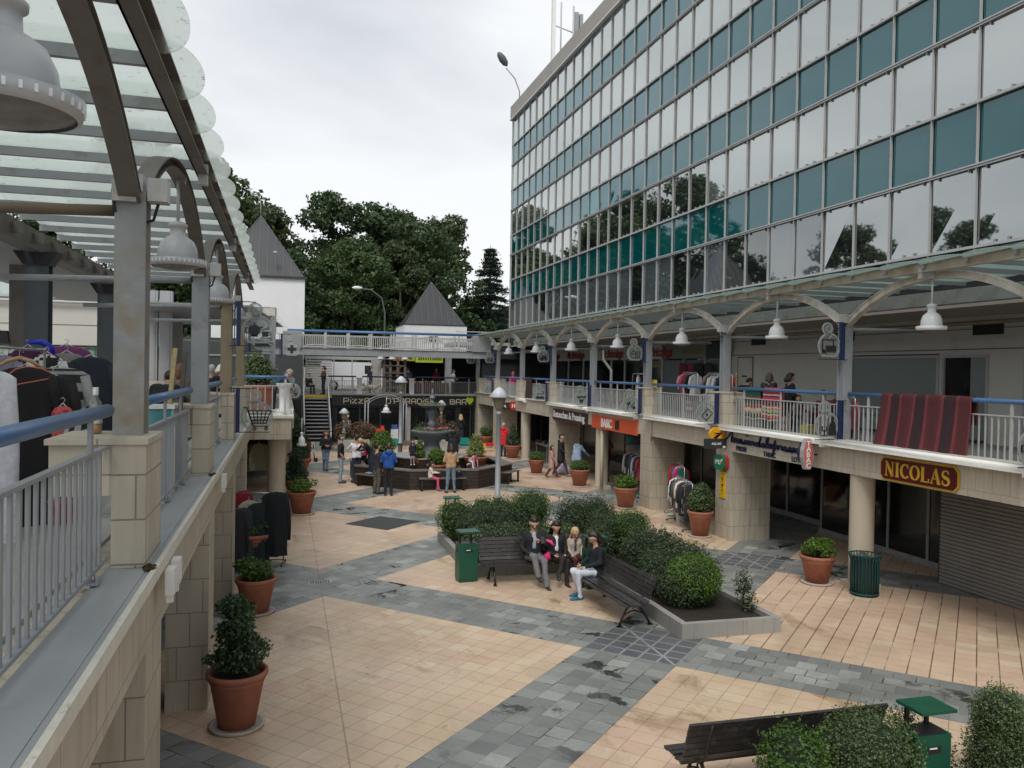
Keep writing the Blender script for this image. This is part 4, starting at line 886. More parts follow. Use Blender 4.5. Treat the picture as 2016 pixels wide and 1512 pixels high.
# ---- L-shaped hedge bed
BED = thing('hedge_bed', 'grey stone kerbed bed holding clipped hedges in the middle of the plaza', 'planter', (6, 16, 0))
def kerbrun(pts, h=.25, w=.09):
    b = MB()
    for (a, c) in zip(pts[:-1], pts[1:]):
        d = Vector((c[0]-a[0], c[1]-a[1])).normalized()
        b.bar((a[0]-d.x*0, a[1], h/2), (c[0], c[1], h/2), w, h)
    return b
K = [(3.8, 16.66), (3.8, 20.25), (8.0, 20.25), (8.0, 12.05), (6.3, 12.05), (6.3, 16.66)]
b = MB()
b.box(3.74, 16.6, 0, 3.86, 20.3, .25); b.box(3.861, 20.18, 0, 7.94, 20.3, .25); b.box(7.941, 12.0, 0, 8.06, 20.3, .25); b.box(6.24, 12.0, 0, 7.94, 12.11, .252); b.box(6.24, 12.111, 0, 6.36, 16.599, .25); b.box(3.861, 16.6, 0, 6.36, 16.72, .25)
b.build('kerb', KERB, BED, True)
b = MB(); b.box(3.861, 16.72, 0, 7.94, 20.18, .17); b.box(6.361, 12.111, 0, 7.94, 16.719, .172); b.build('soil', SOIL, BED, True)
def shrub(nm, lab, loc, bl, n, ls, m_, cat='shrub', grp=None, up=.5, shell=.6, spiky=0):
    p, d = blobpts(n, bl, shell)
    if spiky:
        q = []
        for i in range(spiky):
            c, r_ = bl[npr.randint(len(bl))]; a = npr.normal(size=3); a[2] = abs(a[2])+.5; a /= np.linalg.norm(a); m2 = 9; t_ = np.linspace(.8, 1.25, m2)[:, None]
            q.append(np.array(c)+a*np.array(r_)*t_+npr.normal(0, .012, (m2, 3)))
        q = np.concatenate(q); p = np.concatenate([p, q]); d = np.concatenate([d, np.tile([0, 0, 1.], (len(q), 1))])
    t = thing(nm, lab, cat, loc, 0, grp); put('foliage', leafmesh('foliage', p, ls, m_, .5, outn=d, up=up), t)
    if shell > .5: cm = MB(); [cm.lathe([(r_[0]*.72*math.sin(a), c[2]-r_[2]*.75*math.cos(a)) for a in [math.pi*k/7 for k in range(8)]], 12, (c[0], c[1], 0), 1, r_[1]/r_[0]) for c, r_ in bl]; cm.build('dark_core', mat('dark foliage core', (.012, .022, .01), .9, .5, 12), t)  # added dark filler blobs, solid, blocking the view through the foliage
    b = MB()
    for i in range(5):
        c, r_ = bl[i % len(bl)]; b.tube([(c[0]*.2, c[1]*.2, 0), (c[0]*.8, c[1]*.8, c[2])], [.02, .008], 5, False)
    b.build('stem', BARK, t); return t
gs = 'clipped shrubs in the hedge bed'
shrub('hedge', 'clipped green hedge at the back left corner of the bed', (4.45, 19.6, .15), [((-.4, 0, .55), (.5, .42, .5)), ((.3, 0, .6), (.5, .42, .48)), ((.8, .1, .55), (.5, .42, .5))], 9750, 0.0224, LF_BOX, grp=gs)
shrub('hedge', 'feathery grey green shrub filling the middle of the bed', (4.9, 18.6, .15), [((-.6, 0, .5), (.45, .5, .5)), ((0, 0, .52), (.5, .55, .5)), ((.55, .1, .5), (.45, .5, .5))], 7800, 0.0258, LF_GREY, grp=gs, spiky=60)
shrub('hedge', 'low clipped hedge right behind the left slatted bench', (5.0, 17.35, .15), [((-.8, 0, .4), (.5, .42, .42)), ((-.2, 0, .43), (.55, .42, .42)), ((.6, .1, .4), (.5, .42, .4)), ((1.1, .1, .38), (.4, .4, .38))], 9750, 0.0224, LF_HEDGE, grp=gs)
shrub('topiary_ball', 'tall clipped box ball by the near lamp post', (5.75, 18.9, .15), [((0, 0, .85), (.55, .55, .48)), ((0, 0, .45), (.42, .42, .4))], 7800, 0.0198, LF_BOX, grp=gs)
shrub('hedge', 'large loose grey green shrub behind the seated family', (7.0, 18.2, .15), [((-.4, 0, .6), (.5, .5, .6)), ((.3, .3, .6), (.5, .5, .55)), ((.1, -.6, .5), (.55, .5, .5))], 10500, 0.0258, LF_GREY, grp=gs, spiky=110)
shrub('topiary_ball', 'clipped box ball right of the green bin lid', (7.35, 16.55, .15), [((0, 0, .82), (.42, .42, .38)), ((0, 0, .5), (.36, .36, .36))], 7200, 0.0181, LF_BOX, grp=gs)
shrub('hedge', 'small golden green clump behind the blond girl', (6.7, 16.9, .15), [((0, 0, .42), (.42, .36, .36)), ((.4, 0, .4), (.3, .3, .3))], 4500, 0.0206, LF_HEDGE, grp=gs)
shrub('hedge', 'loose feathery shrub left of the second box ball', (6.95, 16.9, .15), [((0, 0, .45), (.45, .4, .45)), ((.3, -1.1, .4), (.5, .4, .42))], 6900, 0.0258, LF_GREY, grp=gs, spiky=110)
shrub('hedge', 'dense dark feathery shrub behind the second slatted bench', (7.25, 15.2, .15), [((0, 0, .5), (.62, .55, .5)), ((.1, -.7, .45), (.6, .5, .46))], 11250, 0.0258, LF_GREY, grp=gs, spiky=120)
shrub('hedge', 'dome of bright green box at the front end of the bed', (7.05, 13.15, .15), [((0, 0, .55), (.5, .5, .42))], 7800, 0.0181, LF_BRT, grp=gs)
shrub('hedge', 'loose willowy shrub around the bright green dome', (7.1, 13.5, .15), [((-.15, -.25, .38), (.58, .5, .38)), ((.3, .3, .45), (.5, .5, .45)), ((-.3, .5, .42), (.4, .5, .42))], 12000, 0.0224, LF_GREY, grp=gs, spiky=130)
shrub('sapling', 'thin leafy sapling at the tip of the bed', (7.8, 12.75, .15), [((0, 0, .45), (.16, .2, .36)), ((.05, -.15, .2), (.14, .12, .2))], 630, 0.0258, LF_GREY, shell=.2, grp=gs)
shrub('sapling', 'thin reddish sapling around the near lamp post', (6.0, 20.0, .15), [((-.25, 0, .85), (.16, .16, .3)), ((.4, 0, .8), (.14, .14, .3))], 390, 0.0301, LF_RUS, shell=.2, grp=gs)
# ---- near shrubs at the lower right
gn = 'shrubs of the nearest bed at the lower right'
shrub('topiary_ball', 'large clipped box ball at the bottom right in front of the bench', (5.58, 6.8, .0), [((0, 0, .58), (.53, .5, .46)), ((0, 0, .25), (.5, .46, .4))], 22500, 0.0142, LF_HEDGE, grp=gn)
shrub('topiary_column', 'clipped column shaped shrub by the bottom right corner', (7.12, 6.75, .0), [((0, 0, .84), (.28, .28, .33)), ((0, 0, .5), (.33, .33, .4)), ((.02, 0, .2), (.35, .35, .35))], 18000, 0.0142, LF_HEDGE, grp=gn)
shrub('hedge', 'loose bright leaved shrub left of the large box ball', (4.78, 6.85, .0), [((0, 0, .52), (.36, .36, .42)), ((-.15, -.2, .35), (.35, .35, .34)), ((0, 0, .2), (.35, .35, .3))], 7800, 0.0206, LF_BOX, grp=gn, spiky=70)
shrub('sapling', 'wispy shoots between the box ball and the green bin', (6.35, 7.15, 0), [((0, 0, .45), (.22, .2, .35)), ((.2, -.2, .3), (.25, .2, .3))], 1950, 0.0172, LF_GREY, grp=gn, shell=.3, spiky=60)
b = MB(); b.box(4.3, 5.6, 0, 8.6, 7.2, .02); tag(b.build('planting_bed', SOIL), 'dark soil strip under the nearest shrubs', 'planting bed')
# ---- benches
def benchproto(L, label):
    t = thing('slatted_bench', label, 'bench', (0, 0, 0))
    # bench faces -y, seat depth ~.5 ; profile of slats (y,z)
    prof = [(-.24, .40, 0), (-.16, .415, 0), (-.08, .415, 3), (0, .405, 8), (.08, .41, -20)]
    back = [(.135, .46, 55), (.165, .535, 72), (.19, .61, 74), (.215, .685, 74), (.24, .76, 72), (.27, .83, 66)]
    for nm, pr_ in (('seat', prof), ('backrest', back)):
        b = MB()
        for y, z, a in pr_:
            ca, sa = math.cos(R(a)), math.sin(R(a)); b.obox((0, y, z), ((1, 0, 0), (0, ca, sa), (0, -sa, ca)), (L/2, .033, .015))
        b.build(nm, WOODG, t)
    for x in (-L/2+.25, L/2-.25):
        b = MB()
        b.tube([(x, -.25, .39), (x, -.05, .39), (x, .09, .385), (x, .15, .46), (x, .2, .62), (x, .28, .84)], [.02, .02, .022, .02, .018, .015], 8)
        b.tube([(x, -.02, .38), (x, -.14, .3), (x, -.22, .14), (x, -.27, .015)], [.022, .02, .02, .026], 8); b.tube([(x, .05, .38), (x, .14, .28), (x, .24, .14), (x, .31, .015)], [.022, .02, .02, .026], 8)
        b.tube([(x, -.19, .2), (x, -.05, .26), (x, .04, .26), (x, .2, .2)], .013, 6); b.tube([(x, .04, .36), (x, -.02, .3), (x, .05, .25)], .011, 6); b.box(x-.03, -.31, 0, x+.03, -.22, .02); b.box(x-.03, .27, 0, x+.03, .36, .02)
        b.build('leg', BLACKM, t)
    return t
bn = benchproto(2.3, 'slatted dark bench with the man, woman and girl, backed by the hedge'); bn.location = (5.0, 16.1, 0)
b2 = copy_tree(bn, (5.72, 13.75, 0), R(-90+3), 'slatted dark bench seen from its end where the woman in black sits')
b3 = copy_tree(bn, (5.02, 7.52, 0), R(180), 'slatted dark bench seen from behind at the bottom edge')
# ---- bins
def greenbin(loc, rz, label, cp=None):
    if cp: return copy_tree(cp, loc, rz, label)
    t = thing('litter_bin', label, 'bin', loc, rz, 'green box bins with flat raised lids')
    b = MB(); b.box(-.2, -.14, .05, .2, .14, .78); b.box(-.19, -.13, 0, .19, .13, .05); b.build('body', GREENM, t)
    b = MB(); b.box(-.17, -.12, .781, .17, .12, .785); b.box(-.08, -.145, .6, .08, -.141, .67); b.box(-.203, -.05, .6, -.2, .05, .68); b.build('opening', BLACKM, t)
    b = MB(); b.box(-.06, -.148, .645, .03, -.146, .66); b.build('handle', WHITEP, t)
    b = MB()
    for x in (-.12, .12): b.box(x-.02, .09, .785, x+.02, .12, 1.0)
    b.build('lid_bracket', BLACKM, t)
    b = MB(); b.prism([(-.19, -.18), (.23, -.18), (.23, .18), (-.19, .18)], 1.0, 1.03); b.build('lid', GREENM, t)
    return t
gb = greenbin((3.62, 16.35, 0), R(6), 'green box bin at the left end of the family bench')
greenbin((4.15, 20.75, 0), R(-8), 'green box bin with only its lid showing behind the hedge', gb)
greenbin((6.0, 15.35, 0), R(5), 'green box bin with its lid showing behind the woman in black', gb)
gb3 = greenbin((6.22, 6.78, 0), 0, 'green box bin behind the big box ball at the bottom right', gb)
t = thing('slatted_bin', 'round dark green slatted litter bin beside the round right column', 'bin', (11.1, 13.75, 0))
b = MB(); b.lathe([(.24, .04), (.245, .72)], 30); b.lathe([(.2, 0), (.24, .04)], 30); b.build('liner', mat('bin liner dark', (.006, .02, .02), .6), t)
b = MB()
for k in range(26): a = 2*math.pi*k/26; c, s_ = math.cos(a), math.sin(a); b.tube([(.25*c, .25*s_, .04), (.262*c, .262*s_, .3), (.262*c, .262*s_, .68), (.30*c, .30*s_, .80)], .013, 5)
b.build('slats', GREENB, t)
b = MB(); b.ring((0, 0), .285, .315, .79, .81, ((0, 0, 0), (1, 0, 0), (0, 1, 0), (0, 0, 1))); b.ring((0, 0), .25, .275, .03, .07, ((0, 0, 0), (1, 0, 0), (0, 1, 0), (0, 0, 1))); b.build('rim', GREENB, t)
# ---- street lamps of the plaza
def plazalamp(loc, h, label):
    t = thing('plaza_lamp', label, 'lamp post', loc, 0, 'grey plaza lamp posts with pale caps')
    b = MB(); b.lathe([(.09, 0), (.088, .9), (.12, .92), (.12, .96), (.075, .98), (.062, h-.75), (.085, h-.73), (.085, h-.68), (.06, h-.64)], 18); b.build('post', GREY, t)
    b = MB(); b.lathe([(.05, h-.65), (.09, h-.6), (.12, h-.54), (.19, h-.3), (.2, h-.27)], 8); b.build('lantern', mat('frosted lantern glass', (.23, .2, .15), .3, .08, 4), t)
    b = MB(); b.lathe([(.27, h-.275), (.285, h-.26), (.10, h-.05), (.015, h), (0, h)], 16); b.lathe([(.0, h-.28), (.27, h-.277)], 16); b.build('cap', mat('pale zinc lamp cap', (.5, .52, .56), .4), t)
    return t
plazalamp((5.48, 21.1, 0), 3.86, 'nearest grey lamp post rising behind the hedge bed')
plazalamp((4.62, 33.9, .3), 3.7, 'second grey lamp post standing by the fountain')
plazalamp((3.0, 43.6, 0), 2.2, 'short lamp post among the russet shrubs')
plazalamp((8.3, 44.5, 0), 2.62, 'lamp post hidden behind the fountain top')
# ---- octagonal seat planter and fountain
OC = (5.55, 32.0)
oc = thing('octagonal_planter', 'dark timber octagonal planter seat around the fountain', 'planter', (*OC, 0))
def octpts(r_): return [(r_*math.cos(R(22.5+45*i)), r_*math.sin(R(22.5+45*i))) for i in range(8)]
ro = 3.25
b = MB(); P = octpts(ro); Q = octpts(ro-.06)
for i in range(8):
    a, c = P[i], P[(i+1) % 8]; a2, c2 = Q[i], Q[(i+1) % 8]
    for k in range(5): z0 = .0+k*.13; b.add([(*a, z0), (*c, z0), (*c2, z0), (*a2, z0), (*a, z0+.122), (*c, z0+.122), (*c2, z0+.122), (*a2, z0+.122)], [(0, 1, 5, 4), (1, 2, 6, 5), (2, 3, 7, 6), (3, 0, 4, 7), (4, 5, 6, 7), (3, 2, 1, 0)])
b.build('plank_wall', WOODD, oc)
b = MB(); Q = octpts(ro-.45); P = octpts(ro+.03)
for i in range(8):
    a, c, a2, c2 = P[i], P[(i+1) % 8], Q[i], Q[(i+1) % 8]; b.add([(*a, .655), (*c, .655), (*c2, .655), (*a2, .655), (*a, .70), (*c, .70), (*c2, .70), (*a2, .70)], [(0, 1, 5, 4), (1, 2, 6, 5), (2, 3, 7, 6), (3, 0, 4, 7), (4, 5, 6, 7), (3, 2, 1, 0)])
b.build('rim_boards', mat('worn grey decking', (.13, .12, .11), .5, .25, 6), oc)
b = MB(); b.prism(octpts(ro-.46), .3, .42); b.build('inner_floor', WOODD, oc)
b = MB()
for k in range(4): b.prism(octpts(1.55), .42+k*.12, .53+k*.12)
b.prism(octpts(1.62), .905, .94); b.build('inner_step', mat('pale wet step', (.3, .3, .29), .35, .2, 4), oc)
b = MB(); b.prism(octpts(1.58), .42, .9); b.build('step_riser', WOODD, oc)
fo = thing('fountain', 'grey two bowled stone fountain topped with a spire and planted with flowers', 'fountain', (5.62, 32.1, .9))
FST = mat('grey fountain stone', (.12, .13, .145), .6, .2, 5, bump=.3)
b = MB(); b.lathe([(.5, 0), (.5, .15), (.36, .2), (.3, .5), (.42, .66), (.72, .8), (.8, .92), (.82, .98), (.79, 1.0), (.74, .95), (.3, .9)], 32); b.build('lower_bowl', FST, fo)
b = MB(); b.lathe([(.2, .9), (.16, 1.05), (.13, 1.15), (.2, 1.25), (.15, 1.3), (.13, 1.4), (.2, 1.6), (.24, 1.72), (.2, 1.8), (.16, 1.84), (.3, 1.9), (.52, 1.96), (.56, 1.99), (.53, 2.0), (.3, 1.97)], 28); b.build('upper_bowl', FST, fo)
b = MB(); b.lathe([(.1, 1.97), (.07, 2.02), (.09, 2.1), (.05, 2.16), (.04, 2.2), (.12, 2.25), (.13, 2.29), (.05, 2.36), (.03, 2.42), (.07, 2.46), (.03, 2.52), (.008, 2.66), (0, 2.66)], 18); b.build('spire', mat('slate blue spire', (.15, .18, .23), .5), fo)
for nm, z, r_, cols in (('lower_flowers', 1.03, .7, 420), ('upper_flowers', 2.02, .46, 240)):
    th = npr.uniform(0, 6.28, cols); rr = r_*np.sqrt(npr.uniform(.12, 1, cols)); p = np.stack([rr*np.cos(th), rr*np.sin(th), z+npr.uniform(-.03, .07, cols)], 1)
    put(nm, leafmesh(nm, p, .035, LF_BRT if z < 2 else LF_YEL, .6, up=.6), fo)
for j, (c_, m2) in enumerate((((.5, .12, .2), 'pink'), ((.45, .2, .5), 'violet'), ((.6, .05, .04), 'red'))):
    th = npr.uniform(-2.6, -.3, 40)+j*.25; rr = .7*np.sqrt(npr.uniform(.4, 1, 40)); p = np.stack([rr*np.cos(th), rr*np.sin(th), 1.08+npr.uniform(0, .06, 40)], 1)
    put('blossom', leafmesh('blossom', p, .03, mat(m2+' petals', c_, .6), .8, up=.6), fo)
go = 'potted shrubs on the octagonal planter'
potted('potted_shrub', 'large egg shaped shrub in a pot at the left of the octagonal planter', (3.55, 30.75, .42), 'egg', 1.35, 21, .34, .5, grp=go, fol=LF_BRT)
potted('potted_shrub', 'spiral clipped shrub in a small pot in front of the fountain', (4.95, 30.9, .42), 'spiral', 1.25, 22, .26, .42, grp=go)
potted('potted_shrub', 'bright round clipped shrub in a pot before the fountain stem', (5.45, 30.0, .42), 'ball', 1.25, 23, .28, .3, grp=go, fol=LF_BRT)
potted('potted_shrub', 'yellow variegated shrub in a wide pot at the right of the octagonal planter', (7.15, 31.0, .42), 'varieg', 1.2, 24, .4, .46, grp=go)
def stool(loc, rz, lab, L=1.3):
    t = thing('backless_bench', lab, 'bench', loc, rz, 'small wooden benches around the octagonal planter')
    b = MB()
    for y in (-.18, -.06, .06, .18): b.box(-L/2, y-.052, .42, L/2, y+.052, .45)
    b.build('seat', mat('worn grey decking', (.13, .12, .11)), t)
    for x in (-L/2+.1, L/2-.1):
        b = MB(); b.box(x-.03, -.2, 0, x+.03, -.14, .42); b.box(x-.03, .14, 0, x+.03, .2, .42); b.box(x-.03, -.2, .0, x+.03, .2, .05); b.build('leg', BLACKM, t)
    return t
stool((3.0, 30.1, 0), R(-50), 'small wooden bench at the left side under the leaning girl', 1.0)
stool((5.45, 28.85, 0), 0, 'small wooden bench in front of the octagonal planter', 1.7)
stool((8.35, 30.4, 0), R(50), 'small wooden bench end showing behind the near lamp post', 1.1)
# ================================================================ people
def surfnets(F, org, vox):
    # F: 3-D field (negative inside)
    s = F < 0; nx, ny, nz = F.shape
    acc = np.zeros((nx-1, ny-1, nz-1, 3)); cnt = np.zeros((nx-1, ny-1, nz-1))
    edges = []
    for ax in range(3):
        sl0 = [slice(None)]*3; sl1 = [slice(None)]*3; sl0[ax] = slice(0, -1); sl1[ax] = slice(1, None)
        a, b = F[tuple(sl0)], F[tuple(sl1)]; cr = s[tuple(sl0)] != s[tuple(sl1)]
        I = np.argwhere(cr); t = (a[cr]/(a[cr]-b[cr])); p = I.astype(float); p[:, ax] += t
        o = [k for k in range(3) if k != ax]; edges.append((ax, I, s[tuple(sl0)][cr]))
        for da in (0, 1):
            for db in (0, 1):
                J = I.copy(); J[:, o[0]] -= da; J[:, o[1]] -= db
                ok = (J >= 0).all(1) & (J < np.array(acc.shape[:3])).all(1); J = J[ok]
                np.add.at(acc, tuple(J.T), p[ok]); np.add.at(cnt, tuple(J.T), 1)
    idx = -np.ones(cnt.shape, int); m_ = cnt > 0; idx[m_] = np.arange(m_.sum()); V = acc[m_]/cnt[m_][:, None]
    faces = []
    for ax, I, inside in edges:
        o = [k for k in range(3) if k != ax]; ok = (I[:, o[0]] > 0) & (I[:, o[1]] > 0) & (I[:, o[0]] < nx+ny+nz)
        I = I[ok]; ins = inside[ok]; q = []
        for da, db in ((0, 0), (1, 0), (1, 1), (0, 1)):
            J = I.copy(); J[:, o[0]] -= da; J[:, o[1]] -= db; J = np.minimum(J, np.array(idx.shape)-1); q.append(idx[tuple(J.T)])
        q = np.stack(q, 1); flip = ins if ax != 1 else ~ins
        q[flip] = q[flip][:, ::-1]; faces.append(q[(q >= 0).all(1)])
    return V*vox+org, np.concatenate(faces)[:, ::-1]
def sdfbody(prims, vox, k=.03):
    # prims: (p, q, r0, r1, mat, (sx,sy) squash) ; smooth union of round cones
    A = np.array([p[0] for p in prims]+[p[1] for p in prims]); Rm = max(max(p[2], p[3]) for p in prims)+.05
    lo = A.min(0)-Rm; hi = A.max(0)+Rm; n = np.ceil((hi-lo)/vox).astype(int)+1
    g_ = np.stack(np.meshgrid(*[lo[i]+np.arange(n[i])*vox for i in range(3)], indexing='ij'), -1)
    F = None
    for p, q, r0, r1, mi in prims:
        d = pd(g_, p, q, r0, r1); F = d if F is None else (lambda h: np.where(h > 0, np.minimum(F, d)-h*h*k*.25, np.minimum(F, d)))(np.maximum(k-np.abs(F-d), 0)/k)
    V, Q = surfnets(F, lo, vox); c = V[Q].mean(1)
    D = np.stack([pd(c, p, q, r0, r1) for p, q, r0, r1, mi in prims], 1); mi = np.array([p[4] for p in prims])[D.argmin(1)]
    return V, Q, mi
def pd(g_, p, q, r0, r1):
    p = np.array(p, float); q = np.array(q, float); ab = q-p; L = (ab*ab).sum(); w = g_-p
    t = np.clip((w@ab)/L, 0, 1) if L > 1e-9 else np.zeros(g_.shape[:-1])
    return np.linalg.norm(w-t[..., None]*ab, axis=-1)-(r0+(r1-r0)*t)
_sk = {'s': mat('skin light', (.52, .32, .23), .55, .04, 8), 't': mat('skin tan', (.36, .21, .14), .55, .04, 8)}
EYE = mat('eye dark', (.02, .015, .012), .2); LIP = mat('lip', (.35, .13, .11), .5)
def cloth(c, r=.85): 
    return mat('cloth %02x%02x%02x' % tuple(int(min(255, x*255)) for x in c), c, r, .14, 14, bump=.25)
def hairm(c): return mat('hair %02x%02x%02x' % tuple(int(x*255) for x in c), c, .5, .3, 40, bump=.4)
BASE = dict(pel=(0, 0, .96), wa=(0, 0, 1.12), ch=(0, .0, 1.32), nk=(0, -.01, 1.47), hd=(0, .01, 1.635),
            hl=(-.09, 0, .94), hr=(.09, 0, .94), kl=(-.10, .02, .52), kr=(.10, .02, .52), al=(-.10, -.02, .09), ar=(.10, -.02, .09), tl=(-.12, .15, .03), tr=(.12, .15, .03),
            sl=(-.18, 0, 1.41), sr=(.18, 0, 1.41), el=(-.235, -.02, 1.14), er=(.235, -.02, 1.14), wl=(-.23, .06, .91), wr=(.23, .06, .91))
POSES = {
 'stand': {},
 'walk': dict(kl=(-.08, .15, .53), al=(-.07, .28, .11), tl=(-.08, .44, .08), kr=(.09, -.05, .52), ar=(.09, -.30, .15), tr=(.10, -.16, .05), el=(-.23, -.12, 1.16), wl=(-.2, -.08, .93), er=(.23, .08, 1.16), wr=(.2, .25, .98)),
 'pocket': dict(er=(.27, -.06, 1.15), wr=(.17, .08, .96), el=(-.27, -.06, 1.15), wl=(-.17, .08, .96)),
 'hold': dict(el=(-.25, .02, 1.15), er=(.25, .02, 1.15), wl=(-.08, .24, 1.12), wr=(.08, .24, 1.12)),
 'drink': dict(el=(-.27, .16, 1.25), wl=(-.1, .26, 1.47), er=(.24, .0, 1.14), wr=(.14, .2, 1.1)),
 'crossed': dict(el=(-.25, .05, 1.17), er=(.25, .05, 1.17), wl=(.08, .2, 1.2), wr=(-.08, .22, 1.16)),
 'reach': dict(er=(.3, .16, 1.2), wr=(.35, .38, 1.02), wa=(0, .03, 1.12), ch=(0, .08, 1.3), nk=(0, .1, 1.45), hd=(0, .16, 1.6), sl=(-.18, .08, 1.39), sr=(.18, .08, 1.39), el=(-.24, .1, 1.13), wl=(-.2, .25, 1.0)),
 'lean': dict(wa=(0, .08, 1.1), ch=(0, .27, 1.24), nk=(0, .4, 1.34), hd=(0, .5, 1.46), sl=(-.18, .34, 1.3), sr=(.18, .34, 1.3), el=(-.25, .48, 1.1), er=(.25, .48, 1.1), wl=(-.12, .68, 1.06), wr=(.12, .68, 1.06)),
 'bend': dict(wa=(0, .12, 1.05), ch=(0, .36, 1.1), nk=(0, .52, 1.13), hd=(0, .64, 1.16), sl=(-.18, .44, 1.12), sr=(.18, .44, 1.12), el=(-.24, .52, .85), er=(.24, .52, .85), wl=(-.15, .66, .66), wr=(.15, .66, .66)),
 'sit': dict(pel=(0, 0, .53), wa=(0, -.02, .7), ch=(0, -.01, .9), nk=(0, 0, 1.05), hd=(0, .04, 1.21), hl=(-.09, .02, .53), hr=(.09, .02, .53), kl=(-.11, .44, .54), kr=(.11, .44, .54), al=(-.12, .46, .1), ar=(.12, .46, .1), tl=(-.13, .62, .035), tr=(.13, .62, .035),
             sl=(-.18, 0, .99), sr=(.18, 0, .99), el=(-.24, .04, .74), er=(.24, .04, .74), wl=(-.12, .28, .66), wr=(.12, .28, .66)),
}
def person(label, loc, face, h, top, bot, hair, pose='stand', shoe=(.03, .03, .03), skin='s', hstyle='short', sleeves=True, coat=0, female=False, over=None, hood=False, fat=1.1, vox=.019, glasses=False, hat=None, legskin=False, headturn=0, scarf=None, inner=None, cat='person'):
    J = dict(BASE); J.update(POSES[pose]); J.update(over or {}); s = h/1.755
    ang = math.atan2(-face[0], face[1]); t = thing('person', label, cat, loc, ang, 'people on the plaza and walkways')
    f_ = fat; kid = h < 1.35
    j = {k: np.array(v, float) for k, v in J.items()}
    if kid:
        pass
    hs = 1.0 if not kid else 1.22
    T_, B_, SK, SH = 1, 2, 0, 3; AR = T_ if sleeves else SK
    pr_ = []; add = lambda a, b, r0, r1, m_: pr_.append((tuple(a), tuple(b), r0, r1, m_))
    hw = .075 if not female else .08; side = (j['sr']-j['sl']); side /= np.linalg.norm(side)
    for g_ in (-1, 1):
        add(j['pel']+side*hw*g_*.8, j['wa']+side*.055*g_, .105*f_, .092*f_, B_)
        add(j['wa']+side*.06*g_, j['ch']+side*.085*g_, .098*f_, .108*f_, T_)
        S_ = j['sr'] if g_ > 0 else j['sl']; add(j['ch']+side*.08*g_+np.array([0, 0, .02]), S_-side*.03*g_, .09*f_, .06*f_, T_)
    for a in 'lr':
        H_, K_, A_, TT = j['h'+a], j['k'+a], j['a'+a], j['t'+a]
        add(H_, K_, .088*f_, .058*f_, B_); add(K_, A_, .060*f_, .052*f_ if not female else .042, SK if legskin else B_)
        add(A_+np.array([0, -.03, -.04]), TT+np.array([0, .02, .012]), .042, .038, SH)
        add(j['s'+a], j['e'+a], .054*f_, .043*f_, T_); add(j['e'+a], j['w'+a]*.97+j['e'+a]*.03, .043*f_ if sleeves else .036, .034 if sleeves else .025, AR)
    add(j['nk']-np.array([0, 0, .06]), j['nk']*.45+j['hd']*.55, .055, .052, SK)
    up = j['hd']-j['nk']; up /= np.linalg.norm(up); fw = np.array([math.sin(R(headturn))*-1, math.cos(R(headturn)), 0]); fw -= up*(fw@up); fw /= np.linalg.norm(fw); rt = np.cross(fw, up)
    if pose in ('hold', 'sit', 'bend', 'lean'): 
        fw2 = fw-up*.35; fw = fw2/np.linalg.norm(fw2); up = np.cross(rt, fw)
    hd = j['hd']
    add(hd+up*.035*hs-fw*.012, hd+up*.03*hs+fw*.012, .088*hs, .084*hs, SK); add(hd+up*.0+fw*.02, hd-up*.065*hs+fw*.045*hs, .068*hs, .042*hs, SK)
    add(hd+fw*.09*hs+up*.01, hd+fw*.108*hs-up*.018, .011, .016, SK)
    for g_ in (-1, 1): add(hd+rt*.085*hs*g_, hd+rt*.09*hs*g_-up*.02, .018, .014, SK)
    if coat:
        for g_ in (-1, 1): add(j['wa']+side*.06*g_, j['pel']*(1-coat)+np.array([j['pel'][0]*coat, j['pel'][1]*coat+.0, (j['pel'][2]-.34)*coat])+side*.095*g_, .11*f_, .125*f_, T_)
    else:
        for g_ in (-1, 1): add(j['wa']+side*.055*g_, j['pel']+side*.07*g_+np.array([0, 0, .03]), .1*f_, .112*f_, T_)
    if inner: add(j['ch']+np.array([0, .085, -.14]), j['ch']+np.array([0, .07, .1]), .035, .03, 4)
    pr_ = [(tuple(np.array(p)*s), tuple(np.array(q)*s), a*s, b*s, m_) for p, q, a, b, m_ in pr_]
    V, Q, mi = sdfbody(pr_, vox*max(s, .75), .035*s)
    vm = np.zeros(len(V)); vm[Q[(mi == 1) | (mi == 2)].ravel()] = 1; V = V+np.array([noise.noise_vector(Vector((v[0]*11, v[1]*11, v[2]*6+h*9)))[:] for v in V])*vm[:, None]*.014*s
    mb = MB(); mb.add(V.tolist(), [tuple(q) for q in Q.tolist()], True); mb.mi = [int(x) for x in mi]
    # hands: palm and five fingers continuing the forearm
    for a in 'lr':
        w = j['w'+a]*s; d = (j['w'+a]-j['e'+a]); d /= np.linalg.norm(d); inw = np.array([1. if a == 'l' else -1., .2, -.1]); inw -= d*(inw@d); inw /= np.linalg.norm(inw); sdv = np.cross(d, inw)
        mb.m = 0; c = w+d*.045*s; mb.tube([w-d*.01*s, w+d*.03*s, w+d*.085*s], [.024*s, .034*s, .03*s], 8, True, .55)
        for k_ in range(4):
            b0 = w+d*.08*s+sdv*(.024-.016*k_)*s; L_ = (.062, .07, .066, .052)[k_]*s; mb.tube([b0, b0+d*L_*.55+inw*.008*s, b0+d*L_*.85+inw*.03*s], [.0095*s, .0088*s, .0065*s], 5)
        b0 = w+d*.03*s+sdv*.03*s; mb.tube([b0, b0+(d*.03+sdv*.022+inw*.01)*s, b0+(d*.06+sdv*.02+inw*.02)*s], [.011*s, .0105*s, .008*s], 5)
    mb.m = 5
